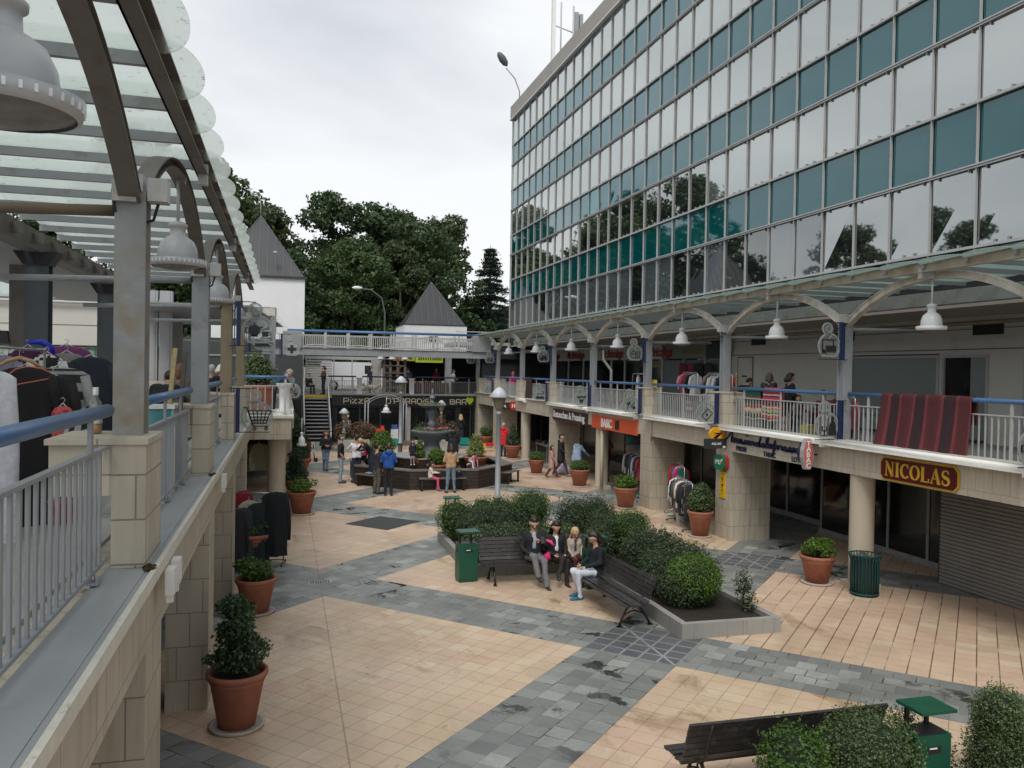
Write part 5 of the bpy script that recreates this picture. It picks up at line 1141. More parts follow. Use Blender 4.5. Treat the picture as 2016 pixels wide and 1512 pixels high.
    for g_ in (-1, 1):
        c = (hd+rt*.032*hs*g_+fw*.083*hs+up*.016)*s; mb.obox(c, (rt, fw, up), (.0085*s, .005*s, .0045*s))
    mb.m = 6; mb.obox((hd+fw*.088*hs-up*.048*hs)*s, (rt, fw, up), (.022*s, .006*s, .006*s))
    mb.build('body', [_sk[skin], cloth(top), cloth(bot), cloth(shoe, .5), cloth(inner or (.7, .7, .7)), EYE, LIP], t)
    # hair
    hp = []; ad = lambda a, b, r0, r1: hp.append((tuple(np.array(a)*s), tuple(np.array(b)*s), r0*s*hs, r1*s*hs, 0))
    if hat:
        hm = cloth(hat)
    if hstyle != 'none':
        ad(hd+up*.055-fw*.035, hd+up*.075+fw*.0, .088, .076); ad(hd+up*.0-fw*.045, hd+up*.03-fw*.03, .078, .085)
        if hstyle in ('bob', 'long', 'curly'):
            L_ = {'bob': .12, 'long': .26, 'curly': .24}[hstyle]
            for g_ in (-1, 1): ad(hd+rt*.075*g_+up*.03-fw*.035, hd+rt*.09*g_-up*L_*.8-fw*.045, .04, .04 if hstyle != 'curly' else .06)
            ad(hd-fw*.06, hd-up*L_-fw*.085, .08, .065)
        if hstyle == 'bun': ad(hd+up*.07-fw*.1, hd+up*.075-fw*.11, .04, .04)
        if hstyle == 'tails':
            for g_ in (-1, 1): ad(hd+rt*.08*g_+up*.02, hd+rt*.12*g_-up*.22, .035, .02)
        if hstyle == 'beard': ad(hd-up*.06+fw*.045, hd-up*.075+fw*.06, .04, .035)
        V, Q, _ = sdfbody(hp, .018*s, .03*s); hb = MB(); hb.add(V.tolist(), [tuple(q) for q in Q.tolist()], True); hb.build('hair', hairm(hair), t)
    if hat: hb = MB(); hb.tube([tuple((hd+up*.07)*s), tuple((hd+up*.085)*s), tuple((hd+up*.15)*s), tuple((hd+up*.165)*s)], [.15*s, .105*s, .1*s, .06*s], 14); hb.build('hat', cloth(hat), t)
    if hood:
        c = (j['nk']-np.array([0, .07, 0]))*s; V, Q, _ = sdfbody([(tuple(c+np.array([-.07, .0, .01])*s), tuple(c+np.array([.07, 0, .01])*s), .06*s, .06*s, 0), (tuple(c), tuple(c-np.array([0, .03, .06])*s), .06*s, .035*s, 0)], .018*s, .03)
        hb = MB(); hb.add(V.tolist(), [tuple(q) for q in Q.tolist()], True); hb.build('hood', cloth(top), t)
    if scarf: 
        c = j['nk']*s; hb = MB(); hb.tube([tuple(c+np.array([.075*math.cos(a), .01+.075*math.sin(a), -.02+.02*math.sin(a)])*s) for a in [i*.5236 for i in range(13)]], .028*s, 7); hb.tube([tuple(c+np.array([-.05, .09, -.02])*s), tuple(c+np.array([-.08, .12, -.2])*s), tuple(c+np.array([-.09, .15, -.34])*s)], .03*s, 7, True, .5); hb.build('scarf', cloth(scarf), t)
    if glasses:
        hb = MB()
        for g_ in (-1, 1):
            c = Vector((hd+rt*.034*hs*g_+fw*.096*hs+up*.014)*s); hb.ring((0, 0), .018*s, .024*s, -.002, .002, (c, rt, up, fw), n=14)
        hb.bar((hd-rt*.012+fw*.098+up*.016)*s, (hd+rt*.012+fw*.098+up*.016)*s, .004, .004); hb.build('glasses', BLACKM, t)
    return t
BLK = (.014, .014, .017); NVY = (.014, .02, .04); JEAN = (.12, .19, .29); LJ = (.25, .32, .38); DJ = (.02, .028, .05)
BRN = (.04, .022, .012); DBR = (.018, .011, .008); BLD = (.42, .29, .14); GRY = (.3, .29, .28)
person('woman in black jacket and pale jeans walking away from the stairs', (1.68, 34.9, 0), (.15, -1), 1.68, BLK, JEAN, (.13, .05, .03), 'hold', female=True, hstyle='long', over=dict(kl=(-.05, .08, .53), al=(-.03, .06, .10), tl=(-.03, .22, .05), kr=(.08, .02, .52), ar=(.06, -.12, .14), tr=(.08, .02, .05)))
person('man in black shirt and light jeans with a hand in his pocket', (2.05, 31.2, 0), (1, -.1), 1.79, BLK, LJ, (.05, .045, .04), 'pocket', fat=1.08, sleeves=False)
person('man in white T-shirt and dark jeans seen from behind', (2.62, 31.15, 0), (-.3, 1), 1.78, (.72, .70, .74), DJ, DBR, 'drink', sleeves=False, fat=1.06)
person('person with a pink top and black trousers behind the man in white', (2.93, 32.3, 0), (-.4, .9), 1.68, (.45, .03, .09), BLK, DBR, 'stand')
person('blond girl in black leaning over with her feet on the small bench', (3.05, 30.15, .45), (-.8, -.3), 1.45, BLK, DJ, BLD, 'lean', hstyle='long', shoe=(.25, .3, .35), female=True)
person('bearded man in charcoal jacket and grey trousers', (3.08, 28.3, 0), (.9, .5), 1.73, (.025, .025, .032), (.10, .09, .08), DBR, 'stand', hstyle='beard')
person('man in bright blue hoodie and black trousers', (3.42, 27.85, 0), (.15, 1), 1.76, (.012, .075, .30), BLK, BRN, 'hold', hood=True, fat=1.04)
person('curly haired small child in a navy coat on the octagonal planter', (4.62, 30.45, .71), (0, -1), .93, (.012, .014, .028), (.32, .27, .26), DBR, 'stand', hstyle='curly', coat=.5, shoe=(.6, .58, .55), female=True)
person('woman in beige jumper and blue jeans seen from behind', (5.62, 28.15, 0), (-.05, 1), 1.70, (.42, .27, .16), (.13, .2, .27), DBR, 'hold', female=True, hstyle='bob', over=dict(kl=(-.11, .0, .5), al=(-.15, 0, .08), tl=(-.16, .16, .03), kr=(.11, 0, .5), ar=(.15, 0, .08), tr=(.16, .16, .03)))
person('little girl in cream jacket and pink trousers sitting sideways', (5.02, 28.78, .0), (1, -.35), 1.18, (.62, .58, .50), (.55, .09, .17), (.012, .01, .01), 'sit', hstyle='long', shoe=(.06, .14, .2), hood=True, over=dict(pel=(0, 0, .73), wa=(0, -.02, .9), ch=(0, .02, 1.08), nk=(0, .03, 1.22), hd=(0, .07, 1.38), hl=(-.09, .02, .72), hr=(.09, .02, .72), kl=(-.1, .4, .62), kr=(.1, .4, .64), al=(-.1, .34, .12), ar=(.1, .44, .12), tl=(-.1, .5, .04), tr=(.1, .6, .04), sl=(-.17, .02, 1.16), sr=(.17, .02, 1.16), el=(-.2, .16, .96), er=(.2, .16, .96), wl=(-.08, .4, .95), wr=(.08, .4, .95)))
person('small boy in navy jacket sitting on the bench beside the woman in jeans', (6.05, 28.85, .1), (.2, -1), .98, (.012, .015, .035), NVY, BRN, 'sit', over=dict(kl=(-.13, .32, .6), kr=(.13, .32, .6), al=(-.2, .2, .55), ar=(.2, .2, .55), tl=(-.28, .3, .55), tr=(.28, .3, .55), pel=(0, 0, .6)))
person('toddler in pink jacket and white tights climbing on the rim', (6.62, 29.5, .72), (.55, -.6), .88, (.62, .28, .30), (.68, .64, .72), BRN, 'bend', hstyle='bob', shoe=(.75, .7, .7), over=dict(kl=(-.1, .1, .3), kr=(.1, .28, .4), al=(-.1, -.3, .2), ar=(.13, .3, .05), tl=(-.1, -.42, .1), tr=(.13, .42, .0), pel=(0, 0, .5), hl=(-.09, 0, .5), hr=(.09, 0, .5), wa=(0, .12, .62), ch=(0, .3, .78), nk=(0, .4, .88), hd=(0, .5, .98), sl=(-.17, .36, .82), sr=(.17, .36, .82), el=(-.22, .42, .5), er=(.22, .42, .5), wl=(-.2, .5, .2), wr=(.2, .5, .2)))
person('man in a black hooded coat behind the round clipped pot shrub', (6.35, 31.5, .42), (.3, 1), 1.72, BLK, BLK, DBR, 'hold', hood=True, coat=.6, fat=1.15)
person('grey haired person in a scarlet coat and black trousers', (10.55, 39.6, 0), (.5, .8), 1.68, (.62, .02, .03), BLK, (.35, .33, .3), 'hold', coat=.75, fat=1.12, hood=True)
person('woman in a long black jacket with her hair in a bun', (10.95, 31.9, 0), (.75, -.6), 1.72, BLK, (.07, .05, .05), DBR, 'walk', hstyle='bun', coat=.8, female=True, shoe=(.3, .22, .18), hood=True)
person('girl in a padded rose coat walking beside the woman in black', (10.45, 31.55, 0), (.7, -.5), 1.30, (.46, .27, .23), (.09, .02, .03), BRN, 'walk', hstyle='bob', coat=1., hood=True, shoe=(.12, .06, .04))
person('person in a pale blue quilted jacket and stone trousers reaching right', (11.3, 31.0, 0), (.75, .45), 1.66, (.27, .38, .50), (.38, .33, .3), BRN, 'reach', hstyle='bob', fat=1.16, hood=True, coat=.35)
person('woman in a dark red cardigan in the shade of the arcade', (12.3, 30.2, 0), (-.7, .3), 1.66, (.22, .015, .02), BLK, (.08, .03, .015), 'hold', hstyle='long', female=True)
person('man in black T-shirt and grey shorts under the far right beam', (11.6, 44.6, 0), (.2, 1), 1.80, NVY, (.2, .2, .2), DBR, 'stand', sleeves=False, fat=1.1, legskin=True)
person('grey clad person dim inside the arcade behind the fourth column', (12.6, 37.2, 0), (-.6, -.3), 1.66, (.2, .2, .19), BLK, BRN, 'stand')
person('blond woman in dark clothes under the bar sign', (9.9, 46.9, 0), (.1, 1), 1.70, BLK, DJ, BLD, 'hold', hstyle='long', female=True)
person('man in a green grey jacket in the dark doorway under the arch', (6.0, 49.6, 0), (-.1, -1), 1.76, (.07, .09, .08), BLK, DBR, 'stand', fat=1.05)
person('person in a pale hat and white top beside the steel arch', (3.4, 46.9, 0), (.3, -.6), 1.62, (.65, .65, .68), BLK, DBR, 'stand', hat=(.45, .42, .36))
person('man bending down in grey shirt beside the hanging clothes', (12.0, 20.9, 0), (.8, .4), 1.76, (.10, .11, .11), BLK, DBR, 'bend')
# family on the bench
person('man in black jacket and grey jeans looking at his phone', (4.95, 16.06, -.05), (-.12, -1), 1.80, BLK, (.17, .17, .18), DBR, 'sit', glasses=True, vox=.016, shoe=(.03, .03, .035), inner=(.35, .4, .5), fat=1.03,
       over=dict(kr=(.06, .42, .63), ar=(-.02, .50, .28), tr=(-.05, .64, .2), kl=(-.14, .46, .54), al=(-.17, .56, .1), tl=(-.2, .72, .04), wl=(-.06, .33, .92), el=(-.25, .12, .78), wr=(.1, .32, .62)))
person('dark haired woman in black with a white top and pink scarf', (5.42, 16.06, -.05), (.05, -1), 1.66, BLK, (.02, .017, .017), DBR, 'sit', hstyle='long', vox=.016, inner=(.75, .74, .8), female=True, headturn=-10,
       over=dict(al=(-.08, .52, .1), tl=(-.08, .68, .035), kr=(.0, .46, .62), ar=(.14, .6, .32), tr=(.2, .74, .25)))
person('blond girl in floral jacket and plum trousers on the bench', (5.84, 16.08, .0), (.05, -1), 1.34, (.42, .36, .28), (.07, .018, .024), (.50, .34, .17), 'sit', hstyle='tails', vox=.016, inner=(.05, .04, .09), shoe=(.03, .03, .03), over=dict(pel=(0, 0, .62), wa=(0, -.02, .78), ch=(0, .0, .96), nk=(0, .02, 1.1), hd=(0, .06, 1.26), hl=(-.09, .02, .62), hr=(.09, .02, .62), sl=(-.16, .0, 1.04), sr=(.16, .0, 1.04), kl=(-.12, .42, .6), kr=(.12, .42, .6), al=(-.1, .42, .16), ar=(.12, .42, .16), tl=(-.1, .58, .1), tr=(.12, .58, .1), el=(-.2, .04, .84), er=(.2, .04, .84)))
person('woman in a black padded coat with pale leggings and blue shoes', (5.8, 14.72, -.03), (-1, -.12), 1.70, (.008, .012, .014), (.55, .58, .66), DBR, 'sit', hstyle='long', vox=.016, female=True, shoe=(.02, .13, .2), hood=True, fat=1.1, coat=.35, over=dict(al=(-.12, .4, .1), tl=(-.12, .56, .035), ar=(.12, .3, .12), tr=(.12, .46, .035), hd=(0, .06, 1.2)))
t = thing('phone', 'black smartphone in the hand of the man on the bench', 'phone', (5.02, 15.68, .915)); b = MB(); b.obox((0, 0, 0), ((1, 0, 0), (0, .6, .8), (0, -.8, .6)), (.036, .075, .005)); b.build('case', BLACKM, t)
t = thing('pink_bag', 'bright pink umbrella and bag between man and woman on the bench', 'bag', (5.2, 15.9, .45)); b = MB(); b.tube([(-.04, -.05, .42), (.03, -.12, .4), (.09, -.16, .33)], [.03, .035, .02], 8); b.build('umbrella', cloth((.75, .05, .2)), t)
b = MB(); b.tube([(-.06, -.1, .02), (-.05, -.14, .1), (0, -.1, .18)], [.05, .09, .03], 9); b.build('pouch', cloth((.55, .03, .14)), t)
DZ = 2.70
person('grey brown haired woman in a charcoal jacket behind the green blanket', (13.2, 20.5, DZ), (.4, .9), 1.66, (.03, .03, .033), BLK, (.11, .085, .06), 'stand', hstyle='bob')
person('dark haired woman in black in profile behind the red blanket', (13.0, 19.2, DZ), (1, -.2), 1.66, BLK, BLK, (.013, .01, .01), 'hold', hstyle='bob', female=True, coat=.9)
person('person in black stooping behind the cardboard sheet', (13.2, 22.2, DZ), (.9, .2), 1.66, BLK, BLK, DBR, 'lean')
person('seated stallholder in black and red behind the right railing', (13.4, 18.3, DZ), (-.7, -.4), 1.62, (.14, .02, .03), BLK, DBR, 'sit', over=dict(pel=(0, 0, .55)))
person('child with light brown hair behind the red tablecloth', (13.1, 18.95, DZ), (-.6, -.5), 1.05, (.05, .1, .1), DJ, (.2, .11, .05), 'stand', hstyle='bob')
person('person in a neon pink hood far along the right walkway', (12.1, 43.6, DZ), (0, -1), 1.55, (.7, .02, .16), BLK, (.7, .02, .16), 'stand', hstyle='bob')
person('curly dark haired woman in a black coat beside the first left post', (-2.35, 13.0, DZ), (.9, .5), 1.66, BLK, BLK, (.025, .015, .012), 'lean', hstyle='curly', female=True, skin='s', coat=.7, over=dict(hd=(0, .2, 1.6), nk=(0, .14, 1.45), ch=(0, .08, 1.3), sl=(-.18, .1, 1.38), sr=(.18, .1, 1.38), el=(-.24, .18, 1.12), er=(.24, .18, 1.12), wl=(-.12, .4, 1.05), wr=(.12, .4, 1.05), wa=(0, .03, 1.12)))
person('person in black with a broad back just beyond the first left post', (-1.85, 13.2, DZ), (.3, 1), 1.66, BLK, BLK, (.03, .025, .02), 'lean', fat=1.25)
person('brown haired woman in a grey brown coat at the left stalls', (-1.85, 16.0, DZ), (.2, .6), 1.60, (.13, .11, .09), BLK, (.17, .085, .04), 'stand', hstyle='bob', fat=1.15, skin='s')
person('white haired man in a navy and red jacket at the left stalls', (-1.80, 18.6, DZ), (-.9, .2), 1.66, (.015, .025, .045), BLK, (.55, .53, .48), 'stand', fat=1.15)
person('white haired woman in a red coat farther along the left walkway', (-1.62, 23.0, DZ), (.9, .1), 1.62, (.45, .015, .03), BLK, (.65, .62, .58), 'hold', hstyle='bob')
person('person in black beside the white haired woman in red', (-1.80, 22.2, DZ), (.3, .9), 1.6, BLK, BLK, (.55, .52, .5), 'stand')
person('woman in a pale blue top facing the camera at the end of the left walkway', (-1.55, 32.0, DZ), (.1, -1), 1.62, (.16, .29, .40), DJ, (.1, .06, .04), 'stand', female=True)
person('grey haired man in a dark teal fleece leaning on the balcony rail', (-.35, 27.0, DZ), (.9, -.1), 1.68, (.01, .055, .065), BLK, (.25, .24, .22), 'lean')
person('person in a red jacket behind the man in teal', (-.75, 28.6, DZ), (-.8, .2), 1.70, (.5, .02, .03), BLK, DBR, 'stand')
person('grey clad woman behind the balcony tree', (-1.25, 29.5, DZ), (.5, -.5), 1.6, (.25, .26, .27), BLK, BRN, 'stand', hstyle='bob')
person('person in a brown leather jacket at the head of the stairs', (2.2, 49.7, DZ), (-.9, -.3), 1.68, (.06, .035, .03), DJ, DBR, 'hold', hstyle='bob')
person('seated person in black with a pushchair at the stair head', (1.35, 50.2, DZ), (.5, -.8), 1.62, BLK, BLK, DBR, 'sit', over=dict(pel=(0, 0, .55)))
person('man in dark clothes with his back to the camera beside the white dog', (5.2, 51.5, DZ), (-.1, 1), 1.76, (.02, .022, .035), DJ, (.12, .1, .08), 'hold')
person('woman in pale grey at the far terrace railing', (10.1, 50.3, DZ), (.9, .1), 1.58, (.3, .32, .33), BLK, DBR, 'hold', hstyle='short')
person('person in navy at the far terrace shop', (7.6, 52.5, DZ), (.2, 1), 1.72, (.02, .03, .06), BLK, DBR, 'stand')
person('person in orange at the far terrace shop', (7.1, 53.2, DZ), (.6, -.5), 1.70, (.5, .16, .01), BLK, DBR, 'stand')
person('person in dark red in the gloom of the far terrace shop', (9.6, 53.5, DZ), (-.2, -1), 1.70, (.2, .02, .02), BLK, DBR, 'stand')
# dog
t = thing('dog', 'shaggy cream coloured dog on the far terrace', 'dog', (4.95, 49.75, DZ), R(90))
pr_ = [((0, -.28, .44), (0, .22, .46), .13, .15, 0), ((0, .22, .5), (0, .42, .62), .11, .085, 0), ((0, .44, .66), (0, .5, .68), .095, .085, 0), ((0, .52, .65), (0, .62, .61), .055, .04, 0)]
for sx_ in (-1, 1):
    pr_ += [((.08*sx_, .2, .4), (.085*sx_, .21, .22), .065, .045, 0), ((.085*sx_, .21, .22), (.085*sx_, .23, .05), .042, .042, 0), ((.085*sx_, -.24, .4), (.09*sx_, -.16, .25), .085, .05, 0), ((.09*sx_, -.16, .25), (.09*sx_, -.28, .17), .045, .035, 0), ((.09*sx_, -.28, .17), (.09*sx_, -.25, .05), .035, .04, 0), ((.085*sx_, .44, .7), (.11*sx_, .44, .58), .035, .03, 0)]
pr_ += [((0, -.36, .5), (0, -.55, .6), .04, .05, 0), ((0, -.55, .6), (0, -.58, .72), .05, .03, 0)]
V, Q, _ = sdfbody(pr_, .02, .04); mb = MB(); mb.add((V+npr.normal(0, .006, V.shape)).tolist(), [tuple(q) for q in Q.tolist()], True)
mb.m = 1; mb.obox((0, .66, .62), ((1, 0, 0), (0, 1, 0), (0, 0, 1)), (.018, .012, .015))
for sx_ in (-1, 1): mb.obox((.04*sx_, .57, .7), ((1, 0, 0), (0, 1, 0), (0, 0, 1)), (.01, .01, .01))
mb.build('body', [mat('cream dog fur', (.62, .56, .44), .9, .2, 25, bump=.6), EYE], t)
# ================================================================ far end: bar front, stairs, terrace, towers, pharmacy
PZ = thing('bar_front', 'dark bar and pizzeria front under the far terrace', 'bar', (7, 48.5, 0))
b = MB(); b.box(2.62, 48.62, 0, 11.12, 48.74, 2.66); b.build('dark_glazing', DARKG, PZ, True)
b = MB(); b.box(2.62, 48.42, 2.1, 11.11, 48.6, 2.72); b.build('fascia_board', mat('black fascia board', (.012, .014, .018), .35, .1, 2), PZ, True)
b = MB(); b.box(2.62, 48.3, 2.722, 11.12, 48.745, 2.80); b.build('terrace_edge', CONC, PZ, True)
for x in (2.65, 6.9, 9.9):
    b = MB(); b.box(x, 48.5, 0, x+.3, 48.619, 2.1); b.build('pillar', CONC if x == 6.9 else DARK, PZ, True)
b = MB()
for x in (4.2, 5.4, 8.1, 9.0, 10.8): b.box(x, 48.56, 0, x+.07, 48.619, 2.1)
b.box(2.7, 48.57, 1.98, 11.1, 48.615, 2.05); b.build('glazing_bar', mat('charcoal frame', (.03, .032, .035), .5), PZ, True)
b = MB(); b.box(3.0, 46.2, 0, 10.6, 48.49, .06); tag(b.build('timber_decking', TIMBER), kind='structure')
# letters PIZZA O'PARADISE BAR in a square techno face
LG_ = {'P': [[(0, 0), (0, 1), (.55, 1), (.7, .88), (.7, .5), (.55, .42), (.12, .42)]], 'I': [[(.08, 0), (.08, .78)], [(.08, 1.1), (.08, 1.25)]], 'Z': [[(0, .82), (.62, .82), (.05, .06), (.7, .06)]],
       'A': [[(0, 0), (0, .85), (.15, 1), (.5, 1), (.66, .85), (.66, 0)], [(0, .42), (.66, .42)]], 'O': [[(.1, .06), (.55, .06), (.66, .2), (.66, .85), (.55, 1), (.1, 1), (0, .85), (0, .2), (.1, .06), (.3, .06)]], "'": [[(.05, 1.05), (.0, .8)]],
       'R': [[(0, 0), (0, 1), (.55, 1), (.66, .88), (.66, .55), (.55, .45), (.12, .45)], [(.35, .45), (.7, 0)]], 'D': [[(0, .06), (0, .95), (.5, .95), (.68, .78), (.68, .24), (.5, .06), (0, .06)]],
       'S': [[(.64, .95), (.12, .95), (0, .82), (0, .62), (.12, .52), (.54, .52), (.66, .42), (.66, .2), (.54, .06), (0, .06)]], 'E': [[(.62, .95), (0, .95), (0, .06), (.62, .06)], [(0, .5), (.55, .5)]], 'B': [[(0, .06), (0, .95), (.52, .95), (.62, .85), (.62, .6), (.52, .52), (.56, .5), (.66, .42), (.66, .18), (.56, .06), (0, .06)], [(0, .52), (.5, .52)]]}
SGN = mat('cream sign letters', (.62, .55, .40), .4, .03, 3)
def techno(word, x, z, h, w):
    t = thing('sign_lettering', 'cream square lettering %s on the black bar fascia' % word, 'lettering', (x, 48.4, z), 0, 'lettering over the bar'); 
    cx = 0.
    for ch in word:
        if ch == ' ': cx += w*.6; continue
        b = MB()
        for st in LG_[ch]: ribbon(b, [(cx+p*w*1.02, q*h) for p, q in st], .045, ((0, 0, 0), (1, 0, 0), (0, 0, 1), (0, -1, 0)), 0, .03)
        b.build('letter', SGN, t); cx += (.3 if ch == 'I' else .3 if ch == "'" else .95)*w
techno('PIZZA', 3.3, 2.24, .3, .38); techno("O'PARADISE", 5.75, 2.24, .3, .36); techno('BAR', 9.55, 2.22, .3, .38)
t = thing('heart_sign', 'lime green heart at the right end of the black bar fascia', 'sign', (10.75, 48.41, 2.2))
b = MB(); b.prism([(0, 0), (.17, .17), (.24, .3), (.2, .42), (.1, .46), (0, .38), (-.1, .46), (-.2, .42), (-.24, .3), (-.17, .17)], 0, .03, ((0, 0, 0), (1, 0, 0), (0, 0, 1), (0, -1, 0))); b.build('panel', mat('lime green paint', (.42, .55, .03), .4, .03, 2), t)
railing((2.4, 48.55), (4.0, 48.55), 2.76, 'far terrace railing beside the stair head', 'terrace railings', hm=NAVY, sp=.13)
railing((4.35, 48.55), (7.0, 48.55), 2.76, 'far terrace railing above the pizza lettering', 'terrace railings', hm=NAVY, sp=.12)
railing((7.45, 48.55), (11.15, 48.55), 2.76, 'far terrace railing above the bar lettering', 'terrace railings', hm=NAVY, sp=.12)
for x, l in ((4.05, 'white square pier in the far railing, nearer the stairs'), (7.1, 'white square pier in the far railing behind the second lamp post')):
    b = MB(); b.box(x, 48.35, 2.76, x+.26, 48.6, 3.66); b.box(x-.04, 48.31, 3.66, x+.3, 48.64, 3.74); tag(b.build('white_pier', WHITE), l, 'pier')
# stairs
ST = thing('staircase', 'dark open tread stairs with yellow edge strips and steel handrails', 'stairs', (1.7, 46.3, 0))
n = 15
TRD = mat('pale metal tread edge', (.33, .34, .35), .45, .1, 3); YEL = mat('yellow safety strip', (.55, .42, .03), .6, .12, 5)
for i in range(n):
    z = .18*(i+1); y = 44.2+i*.30
    b = MB(); b.box(1.07, y, z-.03, 2.33, y+.29, z); b.build('tread', mat('dark stair tread', (.03, .03, .032), .6, .2, 4), ST, True)
    b = MB(); b.box(1.07, y-.012, z-.045, 2.33, y-.001, z+.004); b.box(1.07, y-.012, z+.0045, 2.33, y+.03, z+.008); b.build('tread_nosing', TRD if i < n-1 and i > 0 else YEL, ST, True)
b = MB(); b.box(1.07, 48.3, 2.55, 2.6, 48.7, 2.705); b.build('top_edge', YEL, ST, True)
b = MB(); b.box(1.1, 48.6, 0, 2.6, 48.72, 2.54); b.box(1.06, 44.3, 0, 1.068, 48.6, .4); b.build('stair_back', DARK, ST, True)
for x in (1.02, 2.38):
    b = MB(); b.bar((x, 44.1, .1), (x, 48.5, 2.72), .05, .22); b.build('stringer', SLATE_ST, ST, True)
    b = MB(); b.tube([(x, 44.0, .98), (x, 44.15, 1.02), (x, 48.5, 3.62), (x, 48.9, 3.65)], .035, 10)
    b.tube([(x, 44.15, 0), (x, 44.15, 1.02)], .025, 8); b.tube([(x, 46.4, 1.3), (x, 46.4, 2.36)], .02, 8); b.tube([(x, 48.5, 2.7), (x, 48.5, 3.62)], .025, 8); b.build('handrail', mat('brushed steel', (.6, .61, .62), .3, .05, 3, metal=.6), ST, True)
# steel arch with a lamp
AR_ = thing('steel_arch', 'grey steel arch on paired posts in front of the bar', 'arch', (5.25, 45.5, 0))
for x in (4.25, 4.42, 6.35, 6.52):
    b = MB(); b.tube([(x, 45.5, .0), (x, 45.5, 2.42)], .035, 8); b.build('post', GREY, AR_, True)
fr = ((0, 45.46, 0), (1, 0, 0), (0, 0, 1), (0, 1, 0))
b = MB(); h_ = 1.14; ri = .42; Rr = (h_*h_+ri*ri)/(2*ri); a1 = math.asin(h_/Rr)
pts = [(5.385+Rr*math.sin(-a1+2*a1*i/24), 2.42+ri-Rr+Rr*math.cos(-a1+2*a1*i/24)) for i in range(25)]
ribbon(b, pts, .05, fr, 0, .08); ribbon(b, [(5.385+(x-5.385)*.9, z-.09) for x, z in pts], .03, fr, .01, .07); b.build('arch_band', GREY, AR_, True)
copy_tree(w0, (5.4, 45.5, 1.86), 0, 'white pendant lamp hanging from the steel arch', (1, 1, .9), group='lone lamps')
copy_tree(w0, (.55, 27.4, 1.75), 0, 'small white lamp under the balcony corner', (.6, .6, .9), group='lone lamps')
# concrete planters with russet shrubs
for i, (x0, x1, y) in enumerate(((2.7, 4.3, 43.2), (6.5, 8.6, 42.6))):
    b = MB(); b.box(x0, y, 0, x1, y+.8, .55); b.box(x0+.06, y+.06, .55, x1-.06, y+.74, .551)
    tag(b.build('concrete_trough', CONC), 'grey concrete trough %s' % ('left of the steel arch', 'behind the fountain, right of the steel arch')[i], 'planter')
for i, (x, y, w, h) in enumerate(((3.0, 43.8, .55, 1.05), (3.8, 43.8, .65, .95), (4.35, 44.2, .4, .7), (7.0, 43.3, .6, .9), (7.9, 43.4, .6, 1.25), (8.7, 44.1, .45, .9))):
    q, d = blobpts(1300, [((0, 0, .55+h*.3), (w, .4, h*.45)), ((.1, 0, .55+h*.65), (w*.7, .4, h*.45)), ((-w*.5, 0, .55+h*.5), (w*.4, .3, h*.3))], .35)
    t = thing('russet_shrub', 'loose russet leaved shrub %s' % ('just right of the stairs', 'around the short lamp post', 'against the left leg of the steel arch', 'right of the steel arch', 'tallest behind the fountain', 'right of the fountain')[i], 'shrub', (x, y, 0), 0, 'russet shrubs before the bar')
    put('foliage', leafmesh('foliage', q, .045, LF_RUS if i not in (3,) else LF_GREY, .6, outn=d), t)
    b = MB()
    for k in range(4): b.tube([(0, 0, .5), (npr.uniform(-.3, .3), 0, 1.1), (npr.uniform(-.5, .5), 0, .5+h)], [.015, .01, .004], 5, False)
    b.build('stem', BARK, t)
# green shrub mass at the foot of the stairs
shrub('climber', 'dark leafy shrub mass left of the stairs', (.55, 43.2, 0), [((0, 0, .8), (.45, .8, .8)), ((-.1, 0, 1.5), (.4, .7, .5))], 2600, .05, LF_DK, grp='shrubs at the far left')
# things in front of the bar
def furn(nm, lab, cat, loc, parts, rz=0):
    t = thing(nm, lab, cat, loc, rz)
    for n_, m_, fn in parts: b = MB(); fn(b); b.build(n_, m_, t)
    return t
furn('high_chair', 'red folding high chair under the steel arch', 'chair', (5.1, 46.0, .06), [('seat', mat('red fabric', (.6, .03, .02), .7), lambda b: (b.box(-.22, -.15, .75, .28, .2, .88), b.box(.1, .15, .8, .28, .22, 1.05))), ('frame', PALE, lambda b: [b.tube([(x, -.25, 0), (x, .15, .95)], .014, 6) or b.tube([(x, .3, 0), (x, -.1, .9)], .014, 6) for x in (-.2, .2)])])
furn('folding_chair', 'white and blue folded chair under the steel arch', 'chair', (5.95, 46.1, .06), [('seat', WHITEP, lambda b: b.box(-.2, -.03, .3, .2, .03, .85)), ('frame', mat('blue paint', (.05, .12, .4), .5), lambda b: (b.box(-.16, -.02, .851, .16, .02, 1.1), b.tube([(-.18, 0, 0), (-.18, 0, .9)], .012, 6), b.tube([(.18, 0, 0), (.18, 0, .9)], .012, 6)))])
TEALB = mat('teal plastic', (.01, .28, .24), .5)
for i, (x, y, w) in enumerate(((5.75, 45.7, .3), (9.9, 45.9, .25), (6.25, 46.3, .2), (3.4, 46.0, .2))):
    furn('plastic_crate', 'teal plastic crate %s' % ('on the decking under the steel arch', 'beneath the far stall table', 'behind the right leg of the steel arch', 'below the person in the pale hat')[i], 'crate', (x, y, .06), [('body', TEALB, lambda b: (b.box(-w, -.2, 0, w, .2, .03), b.box(-w, -.2, .031, w, -.17, .36), b.box(-w, .17, .031, w, .2, .36), b.box(-w, -.169, .031, -w+.03, .169, .36), b.box(w-.03, -.169, .031, w, .169, .36)))])
